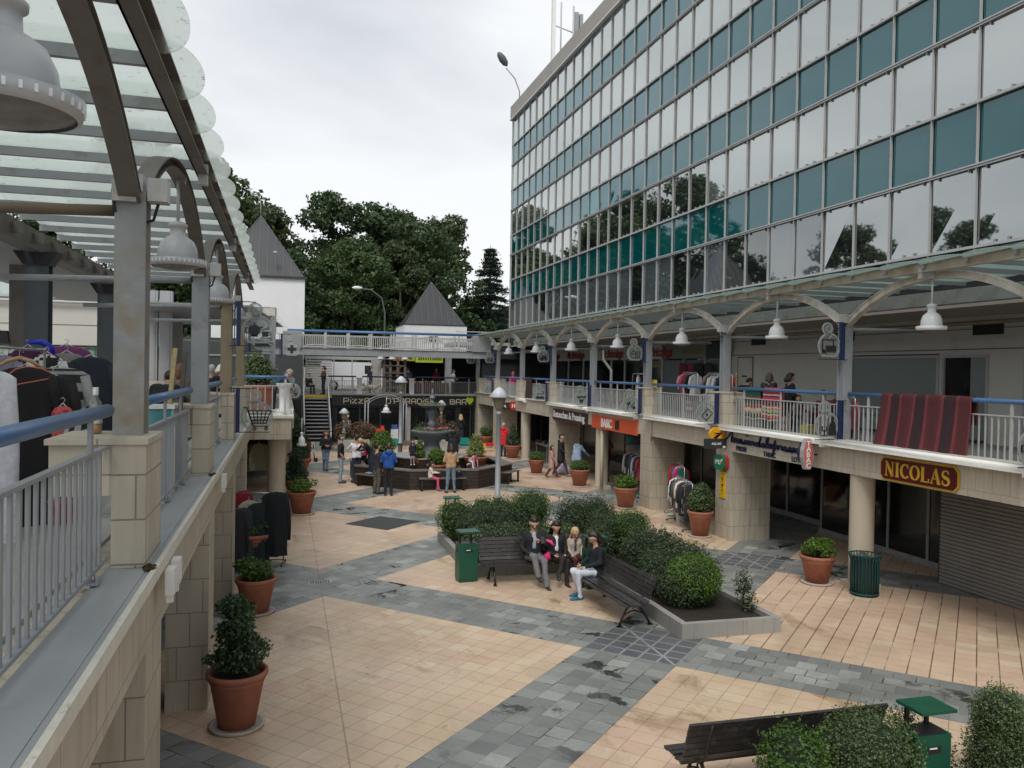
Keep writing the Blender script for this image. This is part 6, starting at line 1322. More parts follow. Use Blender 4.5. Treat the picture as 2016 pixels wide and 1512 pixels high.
def stall(nm, lab, loc, L, cloth_, items, rz=0, h=.74, seed=0, drop=.0):
    t = thing(nm, lab, 'table', loc, rz)
    b = MB(); b.box(-L/2, -.35, h-.03, L/2, .35, h); b.build('tabletop', mat('pale table top', (.45, .45, .44), .6) if not cloth_ else cloth(cloth_), t)
    if drop:
        b = MB()
        for i in range(14):
            x0 = -L/2-.01+i*(L+.02)/14; q = .012*math.sin(i*1.9); b.add([(x0, -.36+q, h-.031), (x0+(L+.02)/14, -.36-q, h-.031), (x0+(L+.02)/14, -.37-q*2, h-drop), (x0, -.37+q*2, h-drop)], [(0, 1, 2, 3)])
        b.build('table_cloth', cloth(cloth_), t)
    for x in (-L/2+.06, L/2-.06):
        for y in (-.3, .3): b = MB(); b.box(x-.015, y-.015, 0, x+.015, y+.015, h-.031); b.build('leg', PALE, t)
    r_ = random.Random(seed); cs = [(.5, .05, .06), (.6, .58, .55), (.05, .1, .3), (.4, .3, .1), (.08, .08, .09), (.1, .3, .35), (.65, .4, .1), (.2, .35, .1)]; cn_ = ['red', 'white', 'blue', 'tan', 'black', 'teal', 'orange', 'green']; place = ['', 'dark stall by the bar', 'shaded stall under the orange sign', 'shaded stall near the cone shrub', 'maroon stall on the right walkway', 'toy stall beside the quilt', 'trinket stall at the near left', 'stall past the second left post', 'far terrace stall'][seed]
    nms = [('box', 'box'), ('book', 'book'), ('jar', 'jar'), ('toy', 'toy')]
    for i in range(items):
        x = -L/2+.08+(L-.16)*(i+.5)/items; y = r_.uniform(-.25, .25); ci = r_.randrange(len(cs)); c = cs[ci]; k = r_.randrange(3); b = MB(); w = r_.uniform(.04, .09); hh = r_.uniform(.05, .2)
        if k == 0: b.obox((0, 0, hh/2), ((1, .3, 0), (-.3, 1, 0), (0, 0, 1)), (w, w*.7, hh/2)); b.obox((0, 0, hh+.004), ((1, .3, 0), (-.3, 1, 0), (0, 0, 1)), (w*1.04, w*.74, .004))
        elif k == 1: [b.obox((0, 0, .015+.03*q), ((1, .2*q, 0), (-.2*q, 1, 0), (0, 0, 1)), (w, w*.75, .0145)) for q in range(2+i % 3)]
        else: b.lathe([(0, 0), (w*.5, 0), (w*.55, hh*.6), (w*.3, hh*.8), (w*.32, hh), (0, hh)], 10)
        c_, s_ = math.cos(rz), math.sin(rz); o = b.build(nms[k][0], cloth(c, .5)); o.location = (loc[0]+x*c_-y*s_, loc[1]+x*s_+y*c_, loc[2]+h+.001); 
        tag(o, 'small %s %s on the %s' % (cn_[ci], nms[k][1], place), nms[k][1], 'bric a brac on the '+place)
    return t
stall('stall_table', 'dark draped stall table right of the fountain', (8.9, 46.6, .06), 2.0, (.03, .03, .04), 7, 0, seed=1, drop=.6)
stall('stall_table', 'white stall table in the shade beneath the orange sign', (12.1, 25.9, 0), 1.6, None, 6, R(90), seed=2)
stall('stall_table', 'white stall table in the shade near the cone shaped shrub', (12.4, 38.2, 0), 1.8, None, 6, R(90), seed=3)
stall('stall_table', 'stall table with maroon cloth behind the right railing', (12.6, 17.3, DZ), 1.9, (.18, .012, .03), 9, R(90), seed=4, drop=.6)
stall('stall_table', 'stall table of toys left of the dark red quilt', (12.3, 14.4, DZ), 1.3, (.03, .05, .1), 7, R(90), seed=5, h=.82, drop=.5)
stall('stall_table', 'stall table of small trinkets behind the near left railing', (-2.95, 11.5, DZ), 1.3, None, 14, R(10), seed=6, h=.86)
stall('stall_table', 'crowded stall table beyond the second left post', (-2.2, 14.0, DZ), 1.6, None, 8, R(90), seed=7)
stall('stall_table', 'stall table under the far terrace sign', (8.8, 51.6, DZ), 2.4, (.05, .03, .03), 6, 0, seed=8, drop=.6)
# toys on the ground by the far pot
furn('toy_truck', 'red and yellow plastic toy by the far potted shrub', 'toy', (10.45, 42.3, 0), [('body', mat('red plastic', (.6, .02, .02), .4), lambda b: b.box(-.2, -.15, .3, .25, .15, .45)), ('leg', mat('yellow plastic', (.7, .45, .02), .4), lambda b: (b.box(-.26, -.15, 0, -.2, -.1, .42), b.box(-.26, .1, 0, -.2, .15, .42), b.box(.2, -.15, 0, .26, -.1, .3)))])
t = thing('toy_ring', 'teal plastic ring toy beside the red and yellow one', 'toy', (11.0, 42.0, 0)); b = MB(); b.ring((0, .24), .12, .24, -.06, .06, ((0, 0, 0), (.9, -.4, 0), (0, 0, 1), (.4, .9, 0)), n=20); b.build('ring', mat('teal toy plastic', (.01, .2, .28), .4), t)
# ---- terrace behind
TW = thing('left_tower', 'white rendered tower with a pointed slate grey roof on the left', 'tower', (-1.55, 53.5, 2.7))
b = MB(); b.box(-4.2, 51, 2.6, 1.08, 56, 9.55); b.build('wall', WHITE, TW, True)
def pyr(b, cx, cy, hw, z0, z1, ov=.2):
    h = hw+ov; b.add([(cx-h, cy-h, z0), (cx+h, cy-h, z0), (cx+h, cy+h, z0), (cx-h, cy+h, z0), (cx, cy, z1)], [(0, 1, 4), (1, 2, 4), (2, 3, 4), (3, 0, 4), (3, 2, 1, 0)])
b = MB(); pyr(b, -1.55, 53.5, 2.64, 9.68, 13.6, -.1); b.box(-4.35, 50.85, 9.552, 1.22, 56.15, 9.679); o = b.build('roof', ZINC, TW, True)
def seams(b, cx, cy, hw, z0, z1, n=5):
    for i in range(-n, n+1):
        x = hw*i/(n+.5); t_ = 1-abs(x)/hw; p = (cx+x, cy-hw-.01, z0); q = (cx+x, cy-hw*(1-t_)-.02, z0+(z1-z0)*t_)
        if t_ > .05: b.bar(p, q, .03, .05)
    for sx_ in (-1, 1): b.bar((cx+sx_*hw, cy-hw, z0), (cx, cy, z1), .06, .06)
b = MB(); seams(b, -1.55, 53.5, 2.54, 9.69, 13.6); b.build('seams', mat('zinc seam', (.1, .105, .11), .4), o); 
for ch in TW.children:
    for c2 in ch.children: c2.matrix_parent_inverse = ch.matrix_basis.inverted()
b = MB(); b.box(-2.7, 50.95, 6.3, -.55, 50.999, 7.8); b.build('window_recess', mat('recess grey', (.22, .2, .18), .8), TW, True)
b = MB(); b.box(-1.6, 50.9, 6.35, -.85, 50.949, 7.2); b.build('window', DARKG, TW, True)
b = MB(); b.box(-2.2, 50.9, 7.3, -.6, 50.948, 7.75); b.build('shutter_box', mat('shutter box', (.5, .48, .43), .7), TW, True)
b = MB(); b.box(-.75, 50.6, 11.0, -.55, 50.9, 11.1); b.tube([(-1.55, 53.5, 13.5), (-1.6, 53.5, 14.6), (-1.9, 53.5, 15.0)], .03, 6); b.build('roof_fittings', PALE, TW, True)
T2 = thing('small_tower', 'small white pavilion with a pointed dark zinc roof at the back', 'pavilion', (10.7, 62.5, 2.7))
b = MB(); b.box(8.35, 60.2, 2.6, 13.05, 64.8, 7.55); b.build('wall', WHITE, T2, True)
b = MB(); pyr(b, 10.7, 62.5, 2.2, 7.6, 10.95, 0); o = b.build('roof', ZINC, T2, True)
b = MB(); seams(b, 10.7, 62.5, 2.2, 7.6, 10.95, 4); b.build('seams', MC['zinc seam'], o); o.children[0].matrix_parent_inverse = o.matrix_basis.inverted()
b = MB(); b.box(8.3, 60.15, 7.551, 13.1, 64.85, 7.599); b.build('eaves', BLACKM, T2, True)
b = MB(); b.box(10.2, 60.15, 6.35, 10.75, 60.199, 6.75); b.build('window', DARKG, T2, True)
# corner fillers: grey blank wall by the stairs and dark shop under the terrace canopy
GW = thing('grey_blank_wall', 'charcoal blank wall left of the stairs on the upper level', 'wall', (0, 50, 2.7)); b = MB(); b.box(-6, 50.2, 2.6, 1.0, 50.5, 5.9); b.build('panel', mat('charcoal wall', (.055, .058, .06), .8, .1, 1), GW, True)
b = MB()
for x in (-4.5, -3.2, -1.9): b.box(x, 50.14, 2.7, x+.08, 50.199, 4.9)
b.box(-5, 50.14, 4.85, -1.2, 50.2, 4.95); b.build('door_frame', GREY, GW, True)
LC = thing('corner_canopy', 'grey steel corner canopy before the left tower', 'canopy', (-1.2, 36, 2.7))
b = MB(); b.add([(-5, 27, 6.15), (-1.0, 27, 6.15), (-.1, 44.5, 6.35), (-5, 44.5, 6.35), (-5, 27, 6.2), (-1.0, 27, 6.2), (-.1, 44.5, 6.4), (-5, 44.5, 6.4)], [(3, 2, 1, 0), (4, 5, 6, 7), (0, 1, 5, 4), (1, 2, 6, 5), (2, 3, 7, 6), (3, 0, 4, 7)]); b.build('roof_sheet', mat('grey ribbed sheet', (.2, .21, .215), .5, .08, 2), LC, True)
b = MB(); b.box(-.55, 31.4, 2.94, -.35, 31.6, 6.1); b.build('post', GREY, LC, True)
b = MB(); b.tube([(-1.3, 31.5, 5.55), (-.45, 31.5, 5.5)], .04, 8); b.tube([(-3.5, 31.5, 5.2), (-.45, 31.5, 5.15)], .03, 8); b.build('brace_tube', PALE, LC, True)
b = MB()
for i in range(14): b.prism([(0, -.12), (.28, 0), (0, .12)], 0, .01, ((-.75+i*.045, 29+i*1.1, 6.3), (1, 0, 0), (0, 1, .15), (0, 0, 1)))
b.build('glass_fins', CGLASS, LC, True)
SH = thing('far_shop', 'dark open shop with lime and orange boards on the far terrace', 'shop', (8.8, 55, 2.7))
b = MB(); b.box(6.4, 56, 2.6, 16, 56.2, 5.4); b.box(6.4, 52.0, 5.05, 16, 56, 5.3); b.build('wall', DARK, SH, True)
b = MB(); b.box(9.9, 51.95, 2.7, 10.3, 52.3, 5.05); b.build('pillar', GREY, SH, True)
for x0, x1, c, nm in ((6.55, 7.0, (.5, .13, .02), 'orange_board'), (7.05, 7.9, (.38, .42, .04), 'lime_board'), (7.95, 9.7, (.40, .50, .03), 'lime_board')):
    b = MB(); b.box(x0, 51.8, 4.72 if x0 > 7.9 else 4.8, x1, 51.9, 5.2); o = b.build(nm, mat('board %d' % int(x0*100), c, .5), SH, True)
b = MB()
for i, w in enumerate((.12, .1, .1, .1, .1, .1)): b.box(8.12+i*.15, 51.78, 4.88, 8.12+i*.15+w*.8, 51.799, 5.06)
for i in range(7): b.box(9.02+i*.09, 51.78, 4.88, 9.02+i*.09+.06, 51.799, 5.06)
for i in range(5): b.box(7.25+i*.1, 51.78, 4.9, 7.25+i*.1+.07, 51.799, 5.08)
b.build('board_marks', mat('dark olive print', (.05, .06, .02), .6), SH, True)
TRL = thing('timber_trellis', 'weathered timber trellis frame with cross braces on the far terrace', 'trellis', (6.4, 50.6, 2.7))
for x in (5.75, 6.15, 6.6, 7.05):
    b = MB(); b.box(x, 50.5, 2.7, x+.14, 50.66, 5.0); b.build('post', TIMBER, TRL, True)
b = MB()
for z in (3.1, 3.55, 4.0, 4.45, 4.85): b.box(5.9, 50.46, z, 7.05, 50.499, z+.06)
for z0, z1 in ((2.8, 3.6), (3.7, 4.5), (3.6, 2.8), (4.5, 3.7)): b.bar((5.9, 50.68, z0), (7.0, 50.68, z1), .04, .05)
b.build('cross_brace', TIMBER, TRL, True)
b = MB(); b.box(5.2, 50.9, 2.7, 5.7, 51.3, 4.85); tag(b.build('concrete_pillar', CONC), 'pale concrete pillar between the man with the dog and the trellis', 'pillar')
# van
VN = thing('white_van', 'white van parked behind the far terrace railing', 'van', (4.7, 60, 2.7), 0)
b = MB(); prof = [(-2.2, .35), (2.1, .35), (2.3, .7), (2.25, 1.0), (1.75, 1.15), (1.3, 1.9), (1.1, 2.0), (-2.15, 2.0), (-2.25, 1.8)]
b.prism(prof, -.95, .95, ((0, 0, 0), (1, 0, 0), (0, 0, 1), (0, 1, 0))); b.build('body', mat('white van paint', (.75, .76, .78), .3, .02, 1), VN)
b = MB(); b.prism([(1.25, 1.2), (1.68, 1.2), (1.28, 1.78), (.75, 1.78), (.75, 1.2)], -.97, -.953, ((0, 0, 0), (1, 0, 0), (0, 0, 1), (0, 1, 0))); b.build('side_window', DARKG, VN)
for x in (-1.4, 1.45):
    b = MB(); b.lathe([(0, -.1), (.34, -.1), (.34, .1), (0, .1)], 20); o = b.build('wheel', BLACKM, VN); o.rotation_euler = (R(90), 0, 0); o.location = (x, -.9, .34)
    b = MB(); b.lathe([(0, .1), (.2, .105), (.2, .11), (0, .12)], 14); b.build('rim', PALE, o)
b = MB(); b.box(2.2, -.7, .7, 2.3, -.4, .9); b.build('headlight', WHITEP, VN)
FN = thing('rear_fence', 'pale slatted fence and rails behind the far terrace', 'fence', (3, 56, 2.7))
b = MB()
for i in range(12): b.box(1.3, 56, 2.8+i*.17, 3.0, 56.04, 2.9+i*.17)
b.build('slat_panel', mat('pale slats', (.5, .49, .46), .6), FN, True)
b = MB(); b.box(1.3, 57, 4.85, 8.6, 57.1, 5.05)
for x in (1.3, 3.1, 4.3, 5.6, 8.4): b.box(x, 56.05, 2.7, x+.07, 56.12, 4.9)
b.build('posts', PALE, FN, True)
b = MB(); b.box(-3, 66, 2.6, 30, 66.2, 4.3); tag(b.build('boundary_wall', CONC), 'low concrete boundary wall below the wood', 'wall')
for i, (x, l) in enumerate(((4.4, 'slim'), )):
    pass
t = thing('street_lamp', 'curved arm street lamp in front of the wood', 'street lamp', (7.6, 66, 2.7))
b = MB(); b.tube([(0, 0, 0), (0, 0, 6.0), (-.25, 0, 7.2), (-1.1, 0, 7.8), (-1.9, 0, 7.9)], [.09, .07, .06, .05, .04], 10); b.build('pole', mat('street lamp green', (.08, .11, .1), .5), t)
b = MB(); b.lathe([(.02, -.4), (.13, -.2), (.15, .1), (.06, .4)], 10); o = b.build('head', WHITEP, t); o.rotation_euler = (0, R(90), 0); o.location = (-2.2, 0, 7.92)
for i, x in enumerate((5.6, 6.3, 7.1)):
    copy_tree(w0, (x, 50.4, 4.85), 0, 'white globe like lamp hanging by the trellis, %s' % ('left one', 'middle one', 'right one')[i], (.9, .9, .8), group='lone lamps')
b = MB(); b.tube([(11.2, 55, 6.9), (16.5, 55, 6.9)], .03, 6)
for x in (11.6, 13.0, 14.4): b.tube([(x, 55, 5.9), (x, 55, 6.9)], .025, 6)
tag(b.build('roof_rail', PALE), 'thin roof rail left of the office block', 'railing')
b = MB(); b.box(10.9, 53, 5.9, 16.5, 58, 6.15); tag(b.build('flat_roof', CONC), 'flat concrete roof slab at the far right corner', 'roof')
# ---- pharmacy wing at far left
PH = thing('pharmacy_wing', 'pale two storey wing with the green pharmacy lettering on the left', 'building', (-9, 35, 2.7))
b = MB(); b.box(-26, 35, 4.95, -4.6, 41, 6.75); b.box(-26, 35.3, 2.6, -4.6, 41, 4.94); b.build('wall', mat('pale stained render', (.50, .48, .44), .85, .06, .6, dirt=(.36, .34, .31), dscale=.7), PH, True)
b = MB(); b.box(-26, 34.9, 6.751, -4.5, 41, 6.85); b.tube([(-26, 34.85, 6.62), (-6.5, 34.85, 6.62), (-6.2, 34.85, 6.85)], .06, 8); b.build('gutter', PALE, PH, True)
b = MB(); b.box(-12, 35.1, 4.5, -6.2, 35.29, 4.93); b.build('sign_board', mat('pale green board', (.26, .33, .27), .6), PH, True)
b = MB(); b.box(-26, 34.97, 4.94, -4.6, 34.999, 4.98); b.box(-26, 34.985, 5.75, -4.6, 34.999, 5.765); b.build('joint_line', BLACKM, PH, True)
b = MB(); addtext(b, 'PHARMACIE', ((-9.72, 35.09, 4.55), (1, 0, 0), (0, 0, 1), (0, -1, 0)), size=.46, ext=.015, bold=.03, sx=1.12, sp=1.08); b.build('green_lettering', mat('pharmacy green', (.01, .16, .08), .5), PH, True)
b = MB(); b.box(-5.9, 33.9, 5.35, -5.5, 34.1, 6.5); b.build('cross_box', mat('cross box green', (.01, .07, .05), .5), PH, True)
b = MB()
for i in range(16): b.box(-26+i*1.35, 37+0, 6.86, -25.95+i*1.35, 37.05, 8.2)
b.build('glazing_bar', GREY, PH, True)
b = MB(); b.add([(-26, 36.2, 6.86), (-8.0, 36.2, 6.86), (-8.6, 38.4, 8.2), (-26, 38.4, 8.2)], [(0, 1, 2, 3)]); b.build('sloping_roof_glass', glass('green roof glass', (.28, .34, .31), (.7, .8, .75), .3, .2), PH, True)
for i, (x0, x1) in enumerate(((-6.15, -5.55), (-5.05, -4.6), (-4.45, -4.1))):
    b = MB(); b.box(x0, 32.5, 3.7 if i == 0 else 3.5, x1, 32.9, 7.0); b.box(x1+.001, 32.52, 3.7 if i == 0 else 3.5, x1+.08, 32.88, 7.0); tag(b.build('pylon', WHITE if i == 0 else CORR), ('broad white pylon by the pharmacy cross', 'first grey pylon right of the white one', 'second grey pylon right of the white one')[i], 'pylon')
b = MB(); b.box(-6.5, 30.5, 2.7, -3.6, 32.4, 3.7); tag(b.build('stone_wall', STONEP), 'low stone block wall behind the grey haired shoppers', 'wall')
t = thing('notice_board', 'navy notice board with a white paper beyond the first left post', 'notice board', (-6.0, 30.2, 2.7)); b = MB(); b.box(-.5, -.04, .5, .35, .04, 1.55); b.build('board', NAVY, t); b = MB(); b.box(-.3, -.05, 1.2, .2, -.041, 1.5); b.build('paper', WHITEP, t)
b = MB(); [b.box(-.48+.8*k, -.03, 0, -.44+.8*k, .03, .5) for k in (0, 1)]; b.build('leg', GREY, t)
SR = thing('stair_railing', 'grey sloping stair railings below the pharmacy lettering', 'railing', (-8, 31, 2.7))
b = MB()
for k in range(3):
    y = 30+k*.8; b.tube([(-9.2, y, 3.6+.15*k), (-8.4, y, 3.9+.15*k), (-6.8, y, 3.2+.1*k)], .035, 6)
for i in range(18): x = -9.2+i*.14; b.box(x, 30, 2.7, x+.025, 30.02, 3.55)
b.build('rails', PALE, SR, True)
b = MB(); b.box(-9.3, 30.05, 2.7, -9.1, 30.2, 4.1); b.box(-8.5, 30.05, 2.7, -8.35, 30.2, 4.05); b.build('posts', GREY, SR, True)
t = thing('flood_light', 'black floodlight on a dark post left of the rear column', 'lamp', (-4.6, 15.6, 4.7)); b = MB(); b.prism([(-.12, -.1), (.14, -.1), (.1, .12), (-.06, .12)], -.05, .1, ((0, 0, 0), (1, 0, 0), (0, 0, 1), (0, 1, 0))); b.build('housing', BLACKM, t)
b = MB(); b.box(.12, -.02, -2.0, .34, .12, 1.25); b.build('post', BEAM, t)
# ================================================================ shop signs
SGX = RX-.005
GOLD = mat('gold paint', (.55, .33, .03), .35, .05, 4); MARO = mat('maroon enamel', (.085, .008, .012), .35, .08, 2)
t = thing('shop_sign', 'maroon sign with cut corners and gold letters NICOLAS', 'sign', (SGX, 12.42, 2.57))
W_, H_ = 1.92, .46; c_ = .1; o8 = lambda w, h, c: [(-w/2+c, -h/2), (w/2-c, -h/2), (w/2, -h/2+c), (w/2, h/2-c), (w/2-c, h/2), (-w/2+c, h/2), (-w/2, h/2-c), (-w/2, -h/2+c)]
fr0 = ((0, 0, 0), (0, -1, 0), (0, 0, 1), (-1, 0, 0))
b = MB(); b.prism(o8(W_, H_, c_), .0, .03, fr0); b.build('border', GOLD, t)
b = MB(); b.prism(o8(W_-.07, H_-.07, c_-.02), .031, .045, fr0); b.build('panel', MARO, t)
def serif(b, ch, x, h, w, fr, z0=.046, z1=.06):
    T, n = w*.24, w*.07; P = lambda pts, ws: ribbon(b, [(x+p*w, q*h) for p, q in pts], ws, fr, z0, z1); sf = lambda a, c, y: ribbon(b, [(x+a*w, y*h), (x+c*w, y*h)], h*.05, fr, z0, z1+.001)
    arc = lambda cx, cy, rx, ry, a0, a1, k=14: [(cx+rx*math.cos(R(a0+(a1-a0)*i/k)), cy+ry*math.sin(R(a0+(a1-a0)*i/k))) for i in range(k+1)]
    ws = lambda a0, a1, k=14: [n+(T-n)*abs(math.cos(R(a0+(a1-a0)*i/k))) for i in range(k+1)]
    if ch == 'N': P([(.14, 0), (.14, 1)], n); P([(.86, 0), (.86, 1)], n); P([(.14, 1), (.86, 0)], T); sf(0, .3, .02); sf(0, .28, .98); sf(.72, 1, .98); return 1.12
    if ch == 'I': P([(.2, 0), (.2, 1)], T); sf(0, .4, .02); sf(0, .4, .98); return .55
    if ch == 'C': P(arc(.5, .5, .42, .46, 45, 315), ws(45, 315)); P([(.8, .98), (.8, .7)], n); return .98
    if ch == 'O': P(arc(.5, .5, .42, .46, 0, 360, 28), ws(0, 360, 28)); return 1.08
    if ch == 'L': P([(.2, 0), (.2, 1)], T); P([(.2, .03), (.8, .03)], n*1.3); P([(.8, 0), (.8, .26)], n); sf(0, .4, .98); sf(0, .3, .02); return .92
    if ch == 'A': P([(.5, 1), (.12, 0)], n); P([(.5, 1), (.86, 0)], T); P([(.25, .33), (.72, .33)], n); sf(0, .28, .02); sf(.7, 1.02, .02); return 1.06
    if ch == 'S': P(arc(.4, .74, .28, .22, 40, 250, 10)+arc(.4, .27, .32, .24, 70, -150, 10), [n+(T-n)*(1-abs(i-10.5)/10.5)*1.1 for i in range(22)]); P([(.64, .96), (.64, .74)], n); P([(.1, .3), (.1, .04)], n); return .8
b = MB(); x = -.80
for ch in 'NICOLAS': x += serif(b, ch, x, .27, .235, (((0, 0, -.135)), fr0[1], fr0[2], fr0[3]))*.245
b.build('gold_letters', GOLD, t)
def wallsign(nm, lab, y0, y1, z0, z1, m_, txts, dep=.04):
    t = thing(nm, lab, 'sign', (SGX, y0, z0)); b = MB(); b.box(-dep, y1-y0, 0, 0, 0, z1-z0); b.build('panel', m_, t)
    for (s_, u, v, size, sx, bold, shear, mm) in txts:
        b = MB(); addtext(b, s_, ((-dep-.002, -u, v), (0, -1, 0), (0, 0, 1), (-1, 0, 0)), size=size, ext=.012, bold=bold, shear=shear, sx=sx); b.build('lettering', mm, t)
    return t
WT = mat('white letters', (.8, .8, .78), .5, .02, 3); BK = mat('black letters', (.02, .02, .022), .5)
wallsign('shop_sign', 'dark brown shop sign reading Retouches & Pressing', 33.5, 29.35, 2.26, 2.72, mat('dark aubergine board', (.045, .02, .022), .45), [('Retouches & Pressing', .1, .12, .40, 1.08, .016, 0, WT)])
wallsign('shop_sign', 'orange shop sign reading BASIC', 28.85, 24.75, 2.25, 2.72, mat('orange board', (.62, .10, .03), .45, .05, 2), [('BASIC', .95, .09, .42, .92, .03, 0, WT), ('III', 2.25, .09, .42, 1.25, .04, 0, BK)])
t = thing('script_lettering', 'navy handwritten style lettering maison de la presse on the beam', 'lettering', (SGX, 18.9, 2.36))
NV = mat('navy letters', (.012, .014, .07), .4, .05, 3); fr1 = ((0, 0, 0), (0, -1, 0), (0, 0, 1), (-1, 0, 0))
G = {'m': [(0, .0), (.06, .9), (.08, .1), (.3, .75), (.4, .6), (.4, .02), (.6, .7), (.72, .6), (.74, .05), (.9, .1)], 'a': [(.5, .6), (.2, .65), (.05, .3), (.2, .0), (.45, .25), (.5, .6), (.5, .05), (.7, .1)], 'i': [(0, .1), (.1, .6), (.1, .08), (.3, .12)],
     's': [(0, .1), (.35, .65), (.42, .3), (.2, .0), (.0, .05), (.5, .12)], 'o': [(.4, .6), (.1, .5), (.05, .15), (.3, .0), (.5, .3), (.4, .6), (.7, .5)], 'n': [(0, .6), (.05, .0), (.3, .6), (.45, .5), (.45, .05), (.7, .12)], 'd': [(.5, .5), (.15, .55), (.03, .2), (.25, 0), (.5, .3), (.72, 1.5), (.52, .05), (.8, .12)],
     'e': [(0, .2), (.4, .35), (.35, .6), (.1, .45), (.1, .1), (.35, .0), (.6, .2)], 'l': [(0, .1), (.35, .8), (.45, 1.5), (.25, 1.3), (.15, .1), (.45, .1)], 'p': [(0, .2), (.3, 1.2), (.2, -.1), (.0, -1.2), (.2, .5), (.5, .65), (.55, .3), (.3, .05), (.75, .2)], 'r': [(0, .1), (.15, .65), (.25, .5), (.45, .6), (.42, .1), (.6, .12)]}
x = 0.; pts = [(-.3, .22), (-.05, .42), (.05, .44)]
for ch in 'maisondelapresse':
    g_ = G[ch]; wd = max(p for p, q in g_); sc_ = .315
    pts += [(x+p*sc_, .21+q*.15) for p, q in g_]; x += wd*sc_*.93
pts += [(x+.12, .22), (x+.28, .24)]
b = MB(); ribbon(b, smooth_pts(pts, 5), .034, fr1, .002, .03); b.build('script', NV, t)
b = MB(); ribbon(b, [(.72, .42), (.76, .43)], .035, fr1, .002, .03); b.build('dot', NV, t)
for w, u in (('PRESSE', .22), ('TABAC', 1.45), ('LOTO', 2.6)):
    b = MB(); addtext(b, w, ((-.002, -u, .0 if w != 'PRESSE' else .02), (0, -1, 0), (0, 0, 1), (-1, 0, 0)), size=.16, ext=.01, bold=.02, sx=1.02); b.build('small_lettering', NV, t)
def projsign(nm, lab, loc): return thing(nm, lab, 'sign', loc)
FY = ((0, 0, 0), (1, 0, 0), (0, 0, 1), (0, -1, 0))
t = projsign('post_sign', 'round orange yellow post office sign with a dark bird emblem', (10.88, 19.25, 2.72))
b = MB(); b.prism(disc((0, 0), .22, 28, sx=1, sy=.92), -.05, .05, FY); b.build('disc', mat('post yellow', (.72, .34, .01), .35, .04, 3), t)
b = MB()
for pl in ([(-.13, .06), (.14, .06), (.1, .02), (-.02, .02)], [(-.1, -.0), (.08, .0), (.03, -.035), (-.0, -.035)], [(-.14, -.075), (.02, -.045), (.12, .075), (-.02, -.09)]): b.prism(pl, .051, .055, FY)
b.build('emblem', mat('post navy', (.012, .015, .05), .4), t)
b = MB(); b.box(.2, -.02, -.03, .24, .02, .03); b.build('bracket', BLACKM, t)
t = projsign('relay_sign', 'charcoal RELAIS plate under the yellow post sign', (10.5, 19.2, 2.37)); b = MB(); b.box(0, -.03, 0, .68, .03, .26); b.build('plate', mat('charcoal plate', (.035, .037, .04), .45), t)
b = MB(); addtext(b, 'RELAIS', ((.19, -.033, .1), (1, 0, 0), (0, 0, 1), (0, -1, 0)), size=.08, ext=.003, bold=.012, sx=1.15, shear=.2); b.build('lettering', WT, t)
b = MB(); b.box(.52, -.035, .01, .6, -.031, .07); b.build('sticker', WT, t)
t = projsign('betting_sign', 'green rounded PMU sign with a red edge on the stone pier', (RX-.02, 19.3, 2.0))
rr = [(.26*math.copysign(abs(math.cos(a))**.55, math.cos(a)), .2*math.copysign(abs(math.sin(a))**.7, math.sin(a))) for a in [i*math.pi/16 for i in range(32)]]
b = MB(); b.prism(rr, .07, .13, fr1); b.build('face', mat('betting green', (.0, .16, .07), .4), t)
b = MB(); b.prism([(p*1.03+.03, q*1.02) for p, q in rr], .0, .069, fr1); b.build('back', mat('betting red', (.45, .03, .03), .45), t)
b = MB(); addtext(b, 'PMU', ((-.131, .19, -.05), (0, -1, 0), (0, 0, 1), (-1, 0, 0)), size=.17, ext=.003, bold=.01, shear=.15, sx=.85); b.prism([(.1, .02), (.16, .11), (.2, .08), (.18, .04), (.13, .05)], .131, .135, fr1); b.build('lettering', WT, t)
b = MB(); b.prism([(.11, -.03), (.17, .01), (.2, .07), (.21, .0), (.15, -.05)], .131, .135, fr1); b.build('emblem', MC['betting red'], t)
t = projsign('opening_plate', 'tall yellow plate with small dark pictograms on the stone pier', (RX-.005, 19.3, 1.06))
b = MB(); b.box(-.02, -.14, 0, 0, .14, .70); b.build('plate', mat('plate yellow', (.72, .42, .01), .4), t)
b = MB(); b.ring((0, .5), .02, .05, .021, .024, fr1, 45, 405, 4); b.prism(disc((0, .34), .045, 8), .021, .024, fr1); b.ring((0, .2), .025, .04, .021, .024, fr1, n=10)
for z in (.43, .27, .1): b.box(-.024, -.05, z, -.021, .05, z+.012)
b.box(-.024, -.1, .62, -.021, .08, .63); b.build('pictograms', BK, t)
t = projsign('tobacco_sign', 'pink red elongated hexagon sign reading TABAC down its face', (10.88, 15.4, 2.62)); hx = [(-.06, .33), (.07, .33), (.14, .08), (.14, -.08), (.06, -.33), (-.06, -.33), (-.13, -.08), (-.13, .08)]
b = MB(); b.prism(hx, -.06, .06, FY); b.build('body', mat('sign grey rim', (.4, .38, .38), .4), t)
b = MB(); b.prism([(p*.86, q*.93) for p, q in hx], .0605, .066, FY); b.build('face', mat('faded tobacco red', (.55, .14, .12), .4), t)
for i, ch in enumerate('TABAC'):
    b = MB(); addtext(b, ch, ((-.055, -.067, .18-i*.12), (1, 0, 0), (0, 0, 1), (0, -1, 0)), size=.15, ext=.002, bold=.03, sx=1.1); b.build('letter', WT, t)
b = MB(); b.tube([(.13, 0, -.02), (.25, 0, -.02)], .02, 8); b.build('bracket', BLACKM, t)
